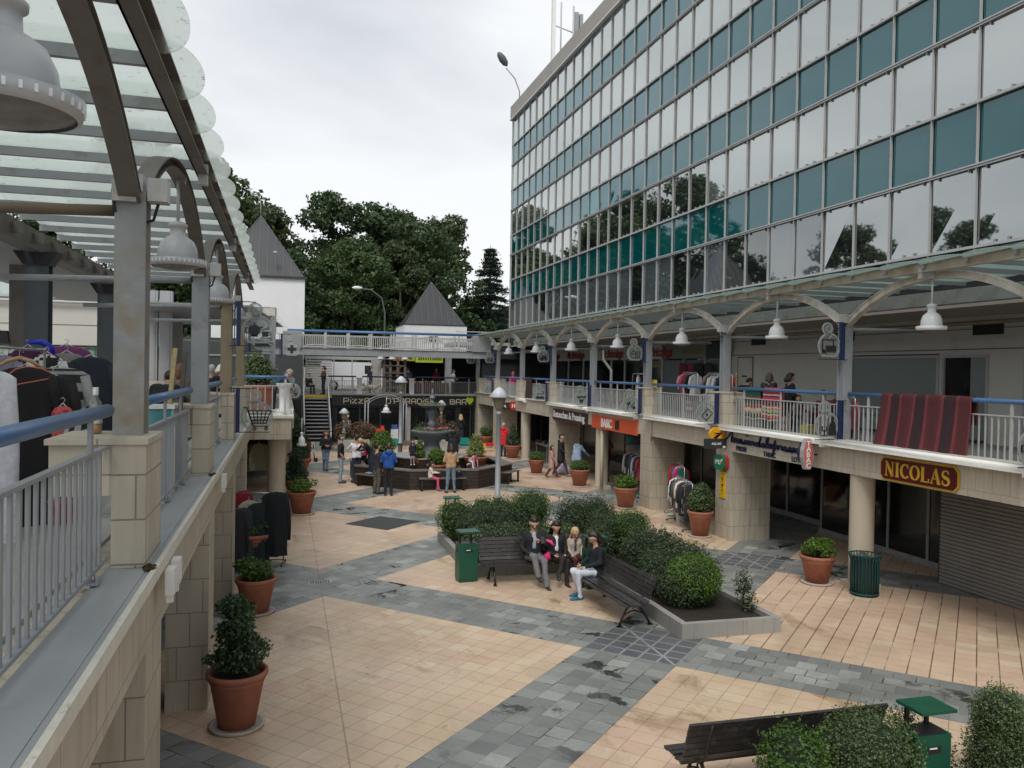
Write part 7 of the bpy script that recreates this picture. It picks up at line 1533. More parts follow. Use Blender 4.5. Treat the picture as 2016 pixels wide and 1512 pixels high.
t = projsign('lottery_sign', 'navy oval sign with a gold stripe half hidden by the tobacco sign', (10.98, 15.75, 2.62)); b = MB(); b.prism(disc((0.06, 0), .17, 24, sx=.8, sy=1.25), -.04, .04, FY); b.build('disc', NAVY, t); b = MB(); b.prism([(.0, -.05), (.02, .16), (.09, .17)], .041, .045, FY); b.build('stripe', GOLD, t)
t = projsign('hexagon_sign', 'dark box sign with a red hexagon and white letter far along the beam', (10.85, 39.6, 2.55)); b = MB(); b.box(-.42, -.06, -.18, .05, .06, .16); b.build('box', BK, t)
b = MB(); b.prism(disc((.16, 0), .24, 6, sx=1.0, sy=.95), -.08, .08, FY); b.build('hexagon', mat('hexagon red', (.45, .015, .02), .4), t); b = MB(); addtext(b, 'H', ((.06, -.082, -.1), (1, 0, 0), (0, 0, 1), (0, -1, 0)), size=.3, ext=.003, bold=.02, sx=.9); addtext(b, '4.', ((-.33, -.062, -.08), (1, 0, 0), (0, 0, 1), (0, -1, 0)), size=.2, ext=.003, bold=.02); b.build('lettering', WT, t)
REDL = mat('dark red letters', (.24, .012, .02), .4, .06, 3)
for i, (y, o_) in enumerate(((51.6, 'farthest'), (47.2, 'third'), (41.6, 'second'), (36.2, 'nearest'))):
    t = thing('shop_lettering', 'dark red slanted lettering Mr.Bricolage on the cream fascia, %s of the four' % o_, 'lettering', (SX-.205, y, 5.08), 0, 'red hardware shop lettering')
    b = MB(); addtext(b, 'Mr.Bricolage', ((0, 0, 0), (0, -1, 0), (0, 0, 1), (-1, 0, 0)), size=.60, ext=.025, bold=.024, shear=.2, sx=1.0, sp=.95); b.build('lettering', REDL, t)
t = thing('shop_lettering', 'faded olive and white lettering on the olive fascia board', 'lettering', (SX-.175, 33.4, 5.1)); b = MB()
r_ = random.Random(2)
for i in range(9): ribbon(b, smooth_pts([(i*.13, r_.uniform(0, .1)), (i*.13+.05, r_.uniform(.2, .35)), (i*.13+.1, r_.uniform(0, .2)), (i*.13+.14, r_.uniform(.1, .3))], 3), .02, fr1, 0, .01)
b.build('white_scrawl', mat('grey scrawl', (.3, .3, .28), .6), t); b = MB()
for i in range(12): b.box(-.01, -1.4-i*.12, .05, 0, -1.46-i*.12, .22+.08*(i % 2))
b.build('olive_marks', mat('olive marks', (.22, .2, .06), .6), t)
# ================================================================ cloth goods
def garment(nm, lab, loc, rz, w, L, col, sleeve=.5, seed=0, col2=None, pat=None, cat='garment', grp=None, hanger=True, thick=.07):
    t = thing(nm, lab, cat, loc, rz, grp); r_ = random.Random(seed); n, m_ = 24, 14; mb = MB(); vs = []
    ph = r_.uniform(0, 6)
    for j in range(m_+1):
        v = max(0, (j-3)/(m_-3.)); sh = min(1, j/3.); z = -.03-.07*sh**1.6-L*v; sw = w/2*(.22+.78*sh**.7)*(1+.12*v*(1.5 if sleeve < .1 else .6))
        for i in range(n):
            a = 2*math.pi*i/n; f_ = 1+.28*v*math.sin(a*5+ph)+.1*math.sin(a*9+ph*2+v*4); x = sw*math.cos(a)*(1+.03*math.sin(v*9+ph)); y = thick*(.25+.25*sh+.7*v)*math.sin(a)*f_
            vs.append((x, y, z-.012*math.sin(a*3+ph)*v))
    fs = [(j*n+i, j*n+(i+1) % n, (j+1)*n+(i+1) % n, (j+1)*n+i) for j in range(m_) for i in range(n)]
    mb.add(vs, fs, True); mb.add(vs[:n], [tuple(range(n))], True)
    if pat:
        for k, f in enumerate(fs):
            j, i = divmod(k, n); mb.mi[k] = 1 if (pat == 'h' and j % 2) or (pat == 'v' and i % 3 == 0) or (pat == 'd' and (i+j) % 4 < 2) or (pat == 's' and r_.random() < .4) else 0
    if sleeve > .05:
        for g_ in (-1, 1):
            l = L*sleeve; mb.m = 0; mb.tube([(g_*w*.43, 0, -.11), (g_*w*.53, .0, -.18-l*.3), (g_*w*.56+.01, .02, -.18-l*.7), (g_*w*.57, .03, -.18-l)], [.05, .058, .05, .045], 9)
    mb.build('fabric', [cloth(col), cloth(col2 or col)], t)
    if hanger: b = MB(); b.tube([(0, 0, .0), (.02, 0, .03), (0, 0, .055), (-.02, 0, .04)], .004, 5); b.tube([(0, 0, 0), (-w*.3, 0, -.075)], .006, 5); b.tube([(0, 0, 0), (w*.3, 0, -.075)], .006, 5); b.build('hanger', mat('clear hanger', (.5, .5, .52), .3), t)
    return t
def rack(lab, p, q, z0, zr, dark=False):
    t = thing('clothes_rack', lab, 'clothes rack', (p[0], p[1], z0)); p = Vector((*p, z0)); q = Vector((*q, z0)); d = (q-p).normalized(); s_ = d.cross(Vector((0, 0, 1))); m_ = mat('chrome tube', (.6, .6, .61), .2, .05, 3, metal=.8); H_ = zr-z0; up = Vector((0, 0, 1))
    b = MB(); b.tube([p+up*.08, p+up*(H_-.04), p+up*H_+d*.05, q+up*H_-d*.05, q+up*(H_-.04), q+up*.08], .014, 8); b.build('frame', m_, t, True)
    b = MB(); b.tube([p+up*.1, q+up*.1], .012, 6)
    for c in (p, q): b.tube([c-s_*.25+up*.05, c+up*.08, c+s_*.25+up*.05], .014, 6)
    b.build('base', BLACKM if dark else m_, t, True)
    for c in (p, q):
        for k in (-1, 1): b = MB(); b.tube([c+s_*.25*k-d*.012+up*.028, c+s_*.25*k+d*.012+up*.028], .028, 10); b.build('wheel', BLACKM, t, True)
    return t
def fillrack(p, q, zr, items, grp, seed=0, across=True):
    d = Vector((q[0]-p[0], q[1]-p[1])); a = math.atan2(d.y, d.x)+(math.pi/2 if across else 0); n = len(items)
    for i, it in enumerate(items):
        f = (i+.5)/n; lab, w, L, c = it[:4]; kw = it[4] if len(it) > 4 else {}
        garment('hanging_garment', lab, (p[0]+d.x*f, p[1]+d.y*f, zr-.012), a+random.Random(seed+i).uniform(-.18, .18), w, L, c, seed=seed+i, grp=grp, **kw)
Wt = (.62, .62, .62); Gy = (.16, .165, .17); Rd = (.45, .02, .04); Bk = (.016, .016, .02)
rack('chrome clothes rack with black feet left of the egg shaped shrub', (11.05, 21.85), (10.72, 20.2), 0, 1.32, True)
fillrack((11.05, 21.8), (10.72, 20.25), 1.32, [('white blouse with long sleeves, first on the chrome rack', .4, .62, Wt, dict(sleeve=.8)), ('black and white jacket second on the chrome rack', .42, .7, Bk, dict(col2=Wt, pat='v')), ('slate jacket with pale collar on the chrome rack', .42, .72, (.06, .07, .085)),
    ('tan brown shirt on the chrome rack', .38, .75, (.28, .15, .07)), ('white shirt behind the striped grey coat', .4, .7, Wt), ('striped dark grey coat in the middle of the chrome rack', .44, .8, (.05, .05, .055), dict(col2=(.12, .12, .12), pat='v')), ('black coat near the right end of the chrome rack', .44, .85, Bk), ('black patterned top at the right end of the chrome rack', .4, .75, Bk, dict(col2=(.2, .2, .2), pat='s')), ('long black skirt last on the chrome rack', .3, .95, Bk, dict(sleeve=0))], 'clothes on the chrome rack', 10)
rack('taller clothes rack behind the chrome one by the pier', (11.75, 23.3), (11.35, 21.9), 0, 1.55)
fillrack((11.75, 23.2), (11.35, 22.0), 1.55, [('black blazer at the left of the taller rack', .42, .75, Bk, dict(sleeve=.7)), ('glossy red jacket hung on the taller rack', .46, .62, (.5, .02, .03), dict(sleeve=.75)), ('denim blue top on the taller rack', .36, .6, (.06, .09, .16)), ('blue and white patterned top on the taller rack', .36, .6, (.1, .14, .22), dict(col2=Wt, pat='s')), ('magenta pink top on the taller rack', .36, .55, (.55, .02, .13)), ('green long dress low on the taller rack', .3, 1.3, (.01, .1, .06), dict(sleeve=0))], 'clothes on the taller rack', 30)
rack('white tube clothes rack in the shade under the orange sign', (11.9, 27.3), (11.6, 25.2), 0, 1.5)
fillrack((11.9, 27.2), (11.6, 25.3), 1.5, [('light grey cardigan, left end of the shaded rack', .42, .65, (.33, .33, .31), dict(sleeve=.8)), ('black top on the shaded rack', .4, .65, Bk), ('black and white striped top on the shaded rack', .4, .65, Bk, dict(col2=Wt, pat='v')), ('dark grey top on the shaded rack', .4, .6, (.05, .05, .06)), ('grey and white cardigan on the shaded rack', .42, .65, (.3, .31, .32), dict(sleeve=.8)), ('navy top on the shaded rack', .4, .65, (.02, .03, .06)), ('dark red top at the right end of the shaded rack', .4, .7, (.22, .02, .03))], 'clothes on the shaded rack', 50)
rack('left clothes rack behind the crowded railing', (12.3, 24.0), (12.25, 22.9), DZ, 4.33); rack('middle clothes rack behind the crowded railing', (12.9, 23.5), (12.7, 21.9), DZ, 4.33); rack('right clothes rack beside the cardboard sheet', (12.1, 21.8), (12.1, 20.6), DZ, 4.30)
gd = 'clothes on the right walkway racks'
fillrack((12.3, 23.95), (12.25, 22.95), 4.33, [('pale pink padded top above the blue rail', .42, .4, (.62, .28, .33), dict(sleeve=.4, thick=.12)), ('deep rose cardigan under the pale pink one', .4, .62, (.42, .06, .12)), ('long red and white scarf dress', .16, 1.05, (.5, .02, .04), dict(sleeve=0, col2=Wt, pat='h')), ('black leather jacket on the left walkway rack', .42, .75, Bk), ('white top half hidden by a black jacket', .36, .6, Wt)], gd, 70)
fillrack((12.9, 23.4), (12.7, 22.0), 4.33, [('flesh pink blouse on the middle walkway rack', .36, .7, (.45, .25, .22)), ('olive tunic on the middle walkway rack', .36, .95, (.09, .085, .05)), ('denim jacket on the middle walkway rack', .38, .7, (.05, .07, .11)), ('dark flowered top on the middle walkway rack', .38, .75, (.02, .04, .03), dict(col2=(.2, .15, .05), pat='s')), ('pale yellow shirt on the middle walkway rack', .22, .7, (.6, .5, .16), dict(sleeve=.3)), ('black and yellow print top on the middle walkway rack', .38, .7, Bk, dict(col2=(.3, .26, .06), pat='s')), ('bright red coat at the right of the middle walkway rack', .5, .6, (.42, .02, .03), dict(sleeve=.6, thick=.12))], gd, 90)
fillrack((12.1, 21.75), (12.1, 20.65), 4.30, [('white jacket with long sleeves beside the post', .44, .72, (.5, .5, .5), dict(sleeve=.85)), ('white lace top beside the post', .4, .7, (.5, .5, .46), dict(col2=Bk, pat='s')), ('navy jacket beside the post', .42, .7, (.015, .02, .06)), ('coral pink shirt beside the post', .4, .7, (.55, .1, .13))], gd, 110)
for i, (y, c, w, L, l) in enumerate(((31.9, (.2, .015, .03), .6, 1.05, 'dark red dress hung in the grey shop doorway'), (31.2, (.22, .03, .05), .4, 1.0, 'wine red top hung in the grey shop doorway'), (30.5, Bk, .7, 1.5, 'black strap dress hung in the grey shop doorway'), (29.7, (.02, .022, .03), .6, 1.6, 'long charcoal dress hung in the grey shop doorway'))):
    garment('hanging_garment', l, (16.35, y, 4.8), R(90), w, L, c, sleeve=0, seed=i+200, grp='dresses hung in the shop doorway')
garment('hanging_garment', 'white blouse on a stand behind the railing over the orange sign', (12.2, 27.2, 4.25), R(60), .42, .9, (.55, .56, .58), sleeve=.6, seed=301, grp='clothes behind the railing over the orange sign')
garment('hanging_garment', 'pale grey blouse next to the white one over the orange sign', (12.2, 26.6, 4.22), R(60), .42, .9, (.38, .4, .42), sleeve=.6, seed=302, grp='clothes behind the railing over the orange sign')
rack('short rack with white clothes over the orange sign', (12.2, 27.7), (12.2, 26.2), DZ, 4.27)
rack('short rack at the right end of the blanket railing', (12.3, 16.4), (12.0, 15.3), DZ, 3.85)
fillrack((12.3, 16.3), (12.0, 15.4), 3.85, [('wine red small jacket by the nearest right post', .36, .6, (.2, .02, .03)), ('black small top by the nearest right post', .36, .55, Bk), ('black fur collar top by the nearest right post', .36, .55, Bk, dict(col2=(.06, .06, .06), pat='s')), ('pink striped small top by the nearest right post', .34, .6, (.4, .15, .18), dict(col2=(.25, .03, .05), pat='v'))], 'small clothes by the nearest right post', 130)
t = thing('cardboard_sheet', 'tall brown cardboard sheet standing behind the right railing', 'cardboard', (12.15, 20.45, DZ), R(55)); b = MB(); b.box(-.24, -.02, 0, .24, .02, 1.6); b.build('sheet', mat('cardboard', (.44, .28, .15), .8, .08, 3), t); b = MB(); b.box(-.235, -.03, 1.601, .235, .03, 1.64); b.build('torn_edge', mat('cardboard edge', (.5, .45, .36), .8), t)
# blankets and quilt over the rail
def drape(nm, lab, y0, y1, x, ztop, zb_out, zb_in, colfn, mats, flare=.1, cat='blanket', ny=40, seed=0):
    mb = MB(); prof = []
    for i in range(9): prof.append((x+.055+.01*i, zb_in+(ztop-zb_in)*i/8.))
    prof = [(x+.07, zb_in+(ztop-.02-zb_in)*i/6) for i in range(7)]+[(x+.05*math.cos(a), ztop+.05*math.sin(a)) for a in [math.pi*k/6 for k in range(1, 6)]]+[(x-.06-flare*(k/22)**1.5, ztop-.01-(ztop-zb_out)*k/22) for k in range(23)]
    n = len(prof); vs = []; r_ = random.Random(seed); ph = r_.uniform(0, 6)
    for s_ in (0, .012):
        for j in range(ny+1):
            f = j/ny
            for i, (px, pz) in enumerate(prof):
                dn = max(0, (i-12)/22.); spread = (f-.5)*.03*dn
                vs.append((px-s_-.03*dn*math.sin(f*17+ph)-.015*dn*math.sin(f*41), y0+(y1-y0)*f+spread*(y1-y0), pz+.015*dn*math.sin(f*9+ph)))
    fs = [(j*n+i, j*n+i+1, (j+1)*n+i+1, (j+1)*n+i) for j in range(ny) for i in range(n-1)]; N_ = n*(ny+1)
    mb.add(vs, fs+[tuple(a+N_ for a in f[::-1]) for f in fs]+[(i, i+N_, i+1+N_, i+1) for i in range(n-1)]+[(ny*n+i, ny*n+i+1, ny*n+i+1+N_, ny*n+i+N_) for i in range(n-1)]+[(j*n+n-1, j*n+n-1+N_, (j+1)*n+n-1+N_, (j+1)*n+n-1) for j in range(ny)], True)
    for k in range(len(fs)):
        j, i = divmod(k, n-1); c = colfn(j/ny, i/(n-1.)); mb.mi[k] = c; mb.mi[k+len(fs)] = c
    o = mb.build(nm, mats, None); tag(o, lab, cat); return o
qs = [0, 1, 2, 1, 0, 1, 2, 1, 0, 1, 2]
def qf(f, g_):
    if g_ > .955 or f > .985: return 1
    s_ = f*12; k = int(s_); fr_ = s_-k
    return [0, 3, 2, 3, 0, 0, 3, 2, 3, 0, 2, 3][min(11, k)] if True else 0
drape('quilt', 'dark red quilt with vertical plum stripes hanging over the right rail', 13.7, 11.5, RXC+.02, 3.95, 2.93, 3.5, lambda f, g_: 1 if g_ > .95 or f > .985 else (1 if any(abs(f-c) < .013 for c in (.10, .235, .39, .535, .70, .855)) else (2 if .10 < f < .235 or .39 < f < .535 or .70 < f < .855 else 0)), [cloth((.08, .014, .017)), cloth((.15, .026, .03)), cloth((.03, .010, .015)), cloth((.2, .04, .04))], .14, 'quilt', 80, 1)
bl = [cloth((.01, .09, .05)), cloth((.5, .03, .05)), cloth((.55, .5, .3)), cloth((.02, .02, .03)), cloth((.25, .4, .15)), cloth((.03, .03, .12))]
drape('striped_blanket', 'green striped woven blanket over the blue rail', 18.82, 18.12, RXC+.10, 3.95, 3.2, 3.3, lambda f, g_: 0 if g_ < .52 else [1, 0, 0, 3, 1, 3, 1, 2, 4, 1, 0, 0, 3, 2][min(13, int((g_-.52)/.48*14))], bl, -.02, 'blanket', 20, 2)
drape('striped_blanket', 'red striped woven blanket over the blue rail', 18.0, 17.3, RXC+.10, 3.95, 3.2, 3.3, lambda f, g_: 1 if g_ < .42 else [2, 5, 1, 1, 1, 5, 3, 1, 2, 1, 4, 3, 2, 1, 1, 3, 2][min(16, int((g_-.42)/.58*17))], bl, -.02, 'blanket', 20, 3)
drape('brown_cloth', 'dark brown cloth hung over the far right railing', 38.5, 37.6, RXC+.02, 3.95, 2.98, 3.4, lambda f, g_: 0, [cloth((.035, .02, .016))], .02, 'cloth', 12, 4)
t = thing('bag', 'yellow and red bag on the rail left of the pale pink top', 'bag', (11.75, 24.9, 3.7), R(70)); b = MB(); b.box(-.25, -.06, .15, .25, .06, .38); b.build('upper', mat('yellow bag plastic', (.7, .5, .03), .4), t); b = MB(); b.box(-.28, -.07, -.05, .28, .07, .149); b.build('lower', mat('red bag plastic', (.5, .02, .03), .4), t)
# bits behind the right railing at deck level
r_ = random.Random(9)
for i, (y, c, l) in enumerate(((16.9, (.5, .46, .1), 'yellow and blue card box'), (15.9, (.6, .12, .05), 'orange red bundle'), (14.3, (.03, .03, .2), 'blue carrier bag'), (13.9, (.7, .14, .02), 'orange cloth heap'), (14.1, (.3, .42, .5), 'pale blue folded cloth'), (17.9, (.4, .28, .3), 'rosy grey cloth bundle'))):
    t = thing('bundle', l+' behind the balusters', 'bundle', (11.95, y, DZ+(.0 if i != 4 else .5)), r_.uniform(0, 1)); b = MB()
    if i in (0, 2): b.box(-.16, -.1, 0, .16, .1, .42); b.box(-.165, -.105, .42, .165, .105, .45)
    else:
        V, Q, _ = sdfbody([((-.12, 0, .12), (.12, .02, .14), .12, .14, 0), ((0, 0, .3), (.1, .05, .24), .1, .08, 0), ((-.1, .05, .26), (-.2, .1, .1), .07, .06, 0)], .025, .03); b.add((V+np.array([[.008*math.sin(40*v[0]+30*v[2])]*3 for v in V])).tolist(), [tuple(q) for q in Q.tolist()], True)
    b.build('body', cloth(c), t)
t = thing('washing_airer', 'wheeled airer draped with white, pink and maroon clothes by the stairs', 'airer', (1.0, 38.5, 0)); b = MB()
for x in (-.3, .35): b.tube([(x, -.2, .12), (x*.8, .2, .8)], .02, 6); b.tube([(x, .25, .12), (x*.8, -.2, .8)], .02, 6)
b.tube([(-.4, 0, .85), (.45, 0, .85)], .02, 6); b.build('frame', BLACKM, t)
for x in (-.3, .1, .4): b = MB(); b.tube([(x, -.27, .1), (x, -.21, .1)], .1, 12); b.build('wheel', BLACKM, t)
for i, (x, w, z, c, l) in enumerate(((-.48, .22, .38, (.5, .53, .58), 'pale blue cloth'), (-.2, .28, .48, (.55, .36, .29), 'salmon cloth'), (.08, .18, .72, (.16, .01, .015), 'maroon cloth'), (.28, .16, .5, (.5, .5, .48), 'white cloth'), (.5, .24, .42, (.28, .3, .3), 'grey cloth'))):
    mb = MB(); vs = []; n = 8
    for j in range(9):
        for k in range(n+1): vs.append((1.0+x-w/2+w*k/n, 38.5-.03-.02*j*.3+.02*math.sin(k*2+j*.4), .90-z*j/8))
    mb.add(vs, [(j*(n+1)+k, j*(n+1)+k+1, (j+1)*(n+1)+k+1, (j+1)*(n+1)+k) for j in range(8) for k in range(n)], True); tag(mb.build('laundry', cloth(c)), l+' hanging on the wheeled airer', 'cloth')
# coats in the lower left arcade
rack('dark clothes rack under the left walkway', (-1.2, 18.7), (.02, 18.5), 0, 1.55, True)
gl_ = 'coats hanging under the left walkway'
garment('hanging_coat', 'long black coat hanging at the outer end of the left arcade rack', (-.16, 18.45, 1.62), R(8), .5, 1.3, (.006, .008, .01), sleeve=.7, seed=401, grp=gl_, thick=.17)
garment('hanging_coat', 'cream jacket between dark coats under the left walkway', (-.72, 18.6, 1.42), R(35), .46, .95, (.42, .38, .27), sleeve=.8, seed=402, grp=gl_, thick=.14)
garment('hanging_coat', 'charcoal jacket in front of the cream one under the left walkway', (-.80, 18.3, 1.32), R(20), .5, 1.1, (.03, .034, .04), sleeve=.8, seed=403, grp=gl_, thick=.16)
garment('hanging_coat', 'red lined black coat highest in the left arcade row', (-.86, 18.9, 1.6), R(40), .46, 1.3, (.25, .01, .03), sleeve=.5, seed=404, grp=gl_, thick=.1)
garment('hanging_coat', 'black coat deepest in the left arcade row', (-1.0, 18.0, 1.35), R(20), .5, 1.1, Bk, sleeve=.7, seed=405, grp=gl_, thick=.16)
garment('hanging_coat', 'dark bottle green coat beside the long black one', (-.5, 18.4, 1.4), R(20), .44, 1.15, (.01, .018, .018), sleeve=.7, seed=406, grp=gl_, thick=.15)
garment('hanging_cardigan', 'beige cardigan hanging under the stone balcony', (-.72, 25.6, 2.02), R(5), .42, .72, (.36, .33, .22), sleeve=.9, seed=407)
# near left stall clothes
rack('chrome clothes rail crowded with garments at the left edge', (-2.5, 7.4), (-2.5, 9.9), DZ, 4.43)
gn_ = 'garments on the near left rail'
for i, (lab, x, y, z, w, L, c, kw) in enumerate((
    ('white cloth hanging at the very left edge', -2.5, 8.15, 4.25, .44, 1.5, (.66, .66, .72), dict(sleeve=0)),
    ('black sleeveless blouse on a salmon hanger', -2.44, 9.0, 4.28, .48, 1.6, (.012, .011, .011), dict(sleeve=.25)),
    ('grey and black cardigan with sparse bars', -2.22, 9.35, 4.28, .52, .95, (.30, .30, .31), dict(sleeve=.75, col2=(.02, .02, .02), pat='h')),
    ('black top in front of the grey cardigan', -2.25, 9.15, 4.2, .4, .9, (.013, .013, .013), dict(sleeve=.5)),
    ('coral dress with dark dots below the black top', -2.12, 9.05, 3.9, .2, 1.1, (.50, .09, .09), dict(sleeve=0, col2=(.3, .03, .04), pat='s')),
    ('plum purple fleece on the near left rail', -2.45, 10.6, 4.52, .5, .8, (.16, .03, .12), dict(sleeve=.8, thick=.12)),
    ('dark plum top left of the blue hanger', -2.85, 10.6, 4.5, .34, .7, (.08, .02, .07), dict(sleeve=.4)),
    ('cow patterned black and white top', -2.55, 10.2, 4.42, .32, .7, (.6, .6, .57), dict(sleeve=.3, col2=(.015, .015, .015), pat='s')),
    ('grey lace top beside the plum fleece', -2.4, 10.4, 4.44, .4, .8, (.2, .19, .18), dict(sleeve=.6)),
    ('navy spotted black jacket at the right of the near rail', -2.15, 10.4, 4.4, .46, .85, (.015, .02, .03), dict(sleeve=.8)),
    ('lavender top half hidden on the near left rail', -3.0, 10.2, 4.4, .34, .6, (.25, .24, .32), dict(sleeve=.3)))):
    garment('hanging_garment', lab, (x, y, z), R(16)+.1*math.sin(i*2.3), w, L, c, seed=500+i, grp=gn_, **kw)
t = thing('wooden_hanger', 'pale wooden coat hanger above the black blouse', 'hanger', (-2.52, 9.1, 4.33), R(10)); b = MB(); b.tube([(-.2, 0, -.09), (-.1, 0, -.02), (0, 0, .01), (.1, 0, -.02), (.2, 0, -.09)], [.012, .02, .022, .02, .012], 8); b.build('bar', mat('hanger wood', (.5, .3, .15), .5), t); b = MB(); b.tube([(0, 0, .02), (0, 0, .08), (.03, 0, .1), (.03, 0, .06)], .004, 5); b.build('hook', PALE, t)
t = thing('salmon_hanger', 'thin salmon red hanger on the black blouse', 'hanger', (-2.38, 8.85, 4.27), R(16)); b = MB(); b.tube([(-.2, 0, -.13), (-.1, 0, -.04), (.0, 0, -.01), (.12, 0, -.03), (.2, 0, -.08), (.17, 0, -.13), (-.15, 0, -.2)], .007, 6); b.build('wire', mat('salmon plastic', (.6, .16, .1), .4), t)
t = thing('blue_hanger', 'vivid blue padded hanger at the top of the plum fleece', 'hanger', (-2.72, 10.3, 4.5), R(16)); b = MB(); b.tube([(-.05, 0, .02), (.08, 0, .03), (.18, 0, -.03), (.2, 0, -.12)], [.02, .035, .035, .02], 8); b.build('pad', mat('vivid blue', (.01, .03, .5), .4), t)
t = thing('storage_box', 'off white lidded box standing above the plum fleece', 'box', (-3.2, 12.0, 4.38), R(10)); b = MB(); b.box(-.22, -.15, 0, .22, .15, .07); b.box(-.2, -.13, .07, .2, .13, .10); b.box(-.02, -.02, -1.68, .02, .02, 0); b.build('lid', WHITEP, t)
scf = MB(); vs = []
for j in range(12):
    for k in range(7): vs.append((-1.82+.05*k-.012*j+.012*math.sin(j+k), 7.9+.01*math.sin(k*2+j), 3.86-.07*j+.02*k))
scf.add(vs, [(j*7+k, j*7+k+1, (j+1)*7+k+1, (j+1)*7+k) for j in range(11) for k in range(6)], True)
for k in range(66): scf.mi[k] = (k//6+k % 6) % 2
tag(scf.build('striped_scarf', [cloth((.33, .33, .34)), cloth((.015, .015, .015))]), 'black and grey diagonally striped scarf end below the cardigan', 'scarf')
# children clothes on a stand
t = thing('garment_stand', 'stand with pink, green and denim childrens clothes', 'stand', (-3.05, 12.4, DZ)); b = MB(); b.tube([(0, 0, 0), (0, 0, 1.72)], .02, 8); b.tube([(-.25, 0, 1.66), (.25, 0, 1.66)], .015, 6); b.build('pole', WHITEP, t)
garment('hanging_garment', 'pink and lime child coat on the stand', (-3.1, 12.3, 4.3), R(15), .42, .5, (.5, .04, .12), sleeve=.5, seed=601, col2=(.25, .42, .03), pat='h', grp='children clothes on the stand')
garment('hanging_garment', 'pale denim dungarees on the stand', (-3.05, 12.1, 4.28), R(15), .26, .62, (.24, .26, .33), sleeve=0, seed=602, grp='children clothes on the stand')
garment('hanging_garment', 'lime green child jacket at the right of the stand', (-2.85, 12.5, 4.3), R(15), .34, .5, (.25, .42, .03), sleeve=.7, seed=603, grp='children clothes on the stand')
def bottle(lab, loc, s_, liquid, m_, capm):
    t = thing('bottle', lab, 'bottle', loc); 
    b = MB(); b.lathe([(0, 0), (.036*s_, 0), (.04*s_, .01), (.04*s_, .17*s_), (.034*s_, .205*s_), (.016*s_, .23*s_), (.014*s_, .27*s_)], 20); b.build('glass', m_, t)
    if liquid: b = MB(); b.lathe([(0, .004), (.036*s_, .006), (.0365*s_, .07*s_), (0, .07*s_)], 18); b.build('liquid', liquid, t)
    b = MB(); b.lathe([(.018*s_, .25*s_), (.018*s_, .30*s_), (0, .30*s_)], 14); b.build('cap', capm, t)
    return t
BG = thinglass('bottle glass', (.6, .62, .6), .25, .03)
t = bottle('clear glass bottle with a little orange drink on the first stone cap', (-1.29, 6.4, 3.80), 1.1, mat('orange drink', (.6, .25, .06), .3), BG, WHITEP)
b = MB(); b.lathe([(.0452, .075), (.0452, .16)], 20); b.build('label_paper', mat('bottle label', (.6, .6, .6), .6), t)
t = bottle('clear plastic bottle with a pink and white label beside the first post', (-1.21, 6.85, 3.80), 1.15, None, BG, mat('grey cap', (.3, .3, .3), .5)); b = MB(); b.lathe([(.0472, .04), (.0472, .15)], 20); b.build('label_paper', mat('bottle label', (.6, .6, .6), .6), t); b = MB(); b.lathe([(.0474, .12), (.0474, .145)], 20); b.build('pink_band', mat('pink label band', (.6, .15, .25), .6), t)
t = thing('cool_box', 'turquoise food box with a white lid behind the second left railing', 'box', (-1.3, 9.55, 3.62), R(8)); b = MB(); b.prism([(-.13, -.1), (.13, -.1), (.145, .1), (-.145, .1)], -.16, .0, ((0, 0, .1), (1, 0, 0), (0, 0, 1), (0, -1, 0))); b.box(-.12, -.0, 0, .12, .15, .2); b.build('body', mat('turquoise plastic', (.16, .5, .52), .35), t); b = MB(); b.box(-.155, -.02, .201, .155, .18, .245); b.build('lid', WHITEP, t); b = MB(); b.box(-.16, -.1, -.92, .16, .3, -.001); b.build('stand_box', CONC, t)
t = thing('picture_frame', 'battered gilt frame leaning at the second left post', 'frame', (-1.32, 10.6, 3.55), 0); b = MB(); b.bar((-.1, 0, -.85), (.05, 0, .95), .1, .05); b.build('gilt_edge', mat('gilt', (.45, .36, .17), .5, .2, 10), t); b = MB(); b.bar((.03, .03, -.85), (.16, .03, .9), .12, .04); b.build('dark_back', mat('frame back', (.09, .08, .07), .7, .2, 8), t)
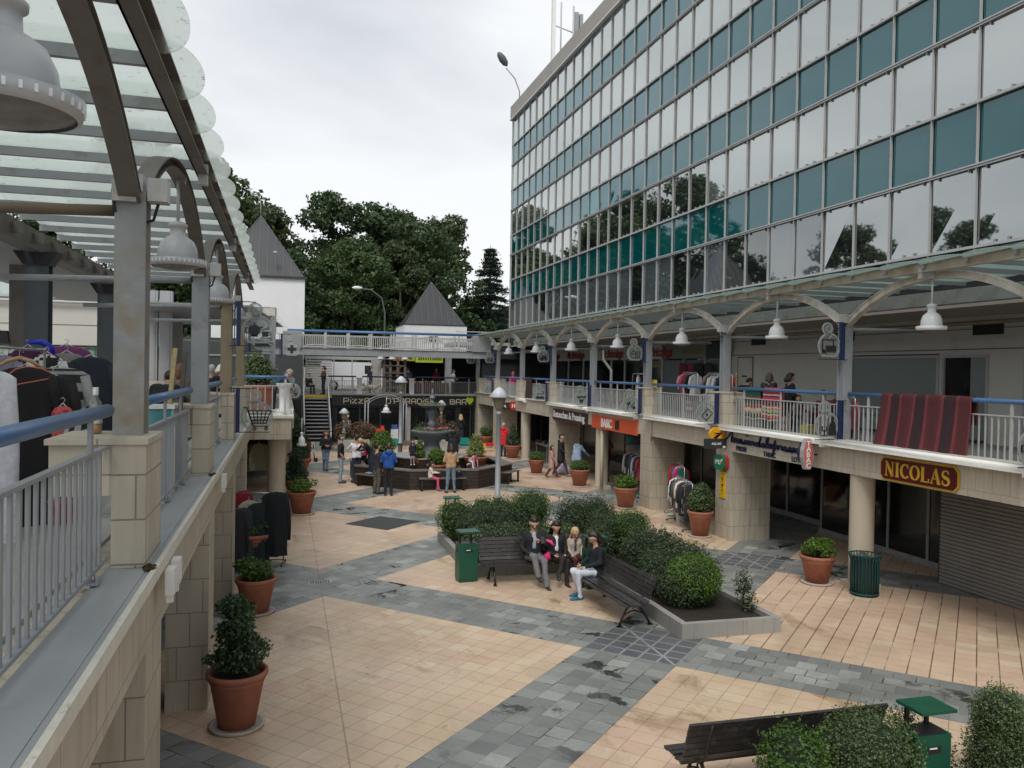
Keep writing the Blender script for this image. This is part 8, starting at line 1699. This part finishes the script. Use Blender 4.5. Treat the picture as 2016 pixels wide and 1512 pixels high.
t = thing('white_bucket', 'translucent white storage tub beneath the chrome rack', 'tub', (11.1, 21.5, 0)); b = MB(); b.lathe([(.16, 0), (.2, .3), (.22, .31)], 20); b.build('tub', mat('tub plastic', (.5, .52, .54), .4), t)
for i, (x, y, c, l) in enumerate(((11.45, 23.1, (.3, .25, .25), 'pair of dark shoes by the stone pier'), (11.3, 22.6, (.4, .5, .4), 'pale green shoes by the stone pier'), (12.0, 27.0, (.4, .03, .05), 'red bundle under the shaded rack'), (11.85, 26.0, (.03, .2, .12), 'green bag under the shaded rack'), (11.9, 25.5, (.05, .2, .4), 'blue bag under the shaded rack'), (11.7, 26.9, (.5, .5, .5), 'white card under the shaded rack'))):
    t = thing('floor_bundle' if i > 1 else 'shoes', l, 'shoes' if i < 2 else 'bundle', (x, y, 0), i); b = MB()
    for g_ in (-1, 1): b.tube([(g_*.06, -.1, .03), (g_*.06, 0, .05), (g_*.06, .12, .03)], [.035, .045, .03], 8)
    if i > 1: b.tube([(0, 0, .05), (.03, .02, .18), (0, 0, .3)], [.12, .13, .05], 9)
    b.build('body', cloth(c), t)
t = thing('plastic_sack', 'crumpled lilac plastic sack behind the walking woman', 'sack', (11.3, 32.6, 0)); V, Q, _ = sdfbody([((-.25, 0, .15), (.2, 0, .17), .15, .2, 0), ((0, 0, .32), (.12, .05, .34), .14, .1, 0)], .03, .03); b = MB(); b.add((V+np.array([[.015*math.sin(30*v[0]+25*v[2]+20*v[1])]*3 for v in V])).tolist(), [tuple(q) for q in Q.tolist()], True); b.build('sack', mat('lilac plastic', (.5, .46, .56), .4, .1, 9), t)
# moss and litter
q = []
for (x, y) in ((-.86, 6.0), (-.86, 10.9)):
    for i in range(14):
        q.append(((npr.uniform(-.02, .03)+x, y-.06+npr.uniform(-.1, .05), 2.945), (.022, .022, .015)))
p_, d_ = blobpts(900, q, .3); tag(put('moss', leafmesh('moss', p_, .008, mat('brown moss', (.09, .065, .015), .9, .4, 40), .8, outn=d_)), 'brown green moss tufts along the near stone edge', 'moss', kind='stuff')
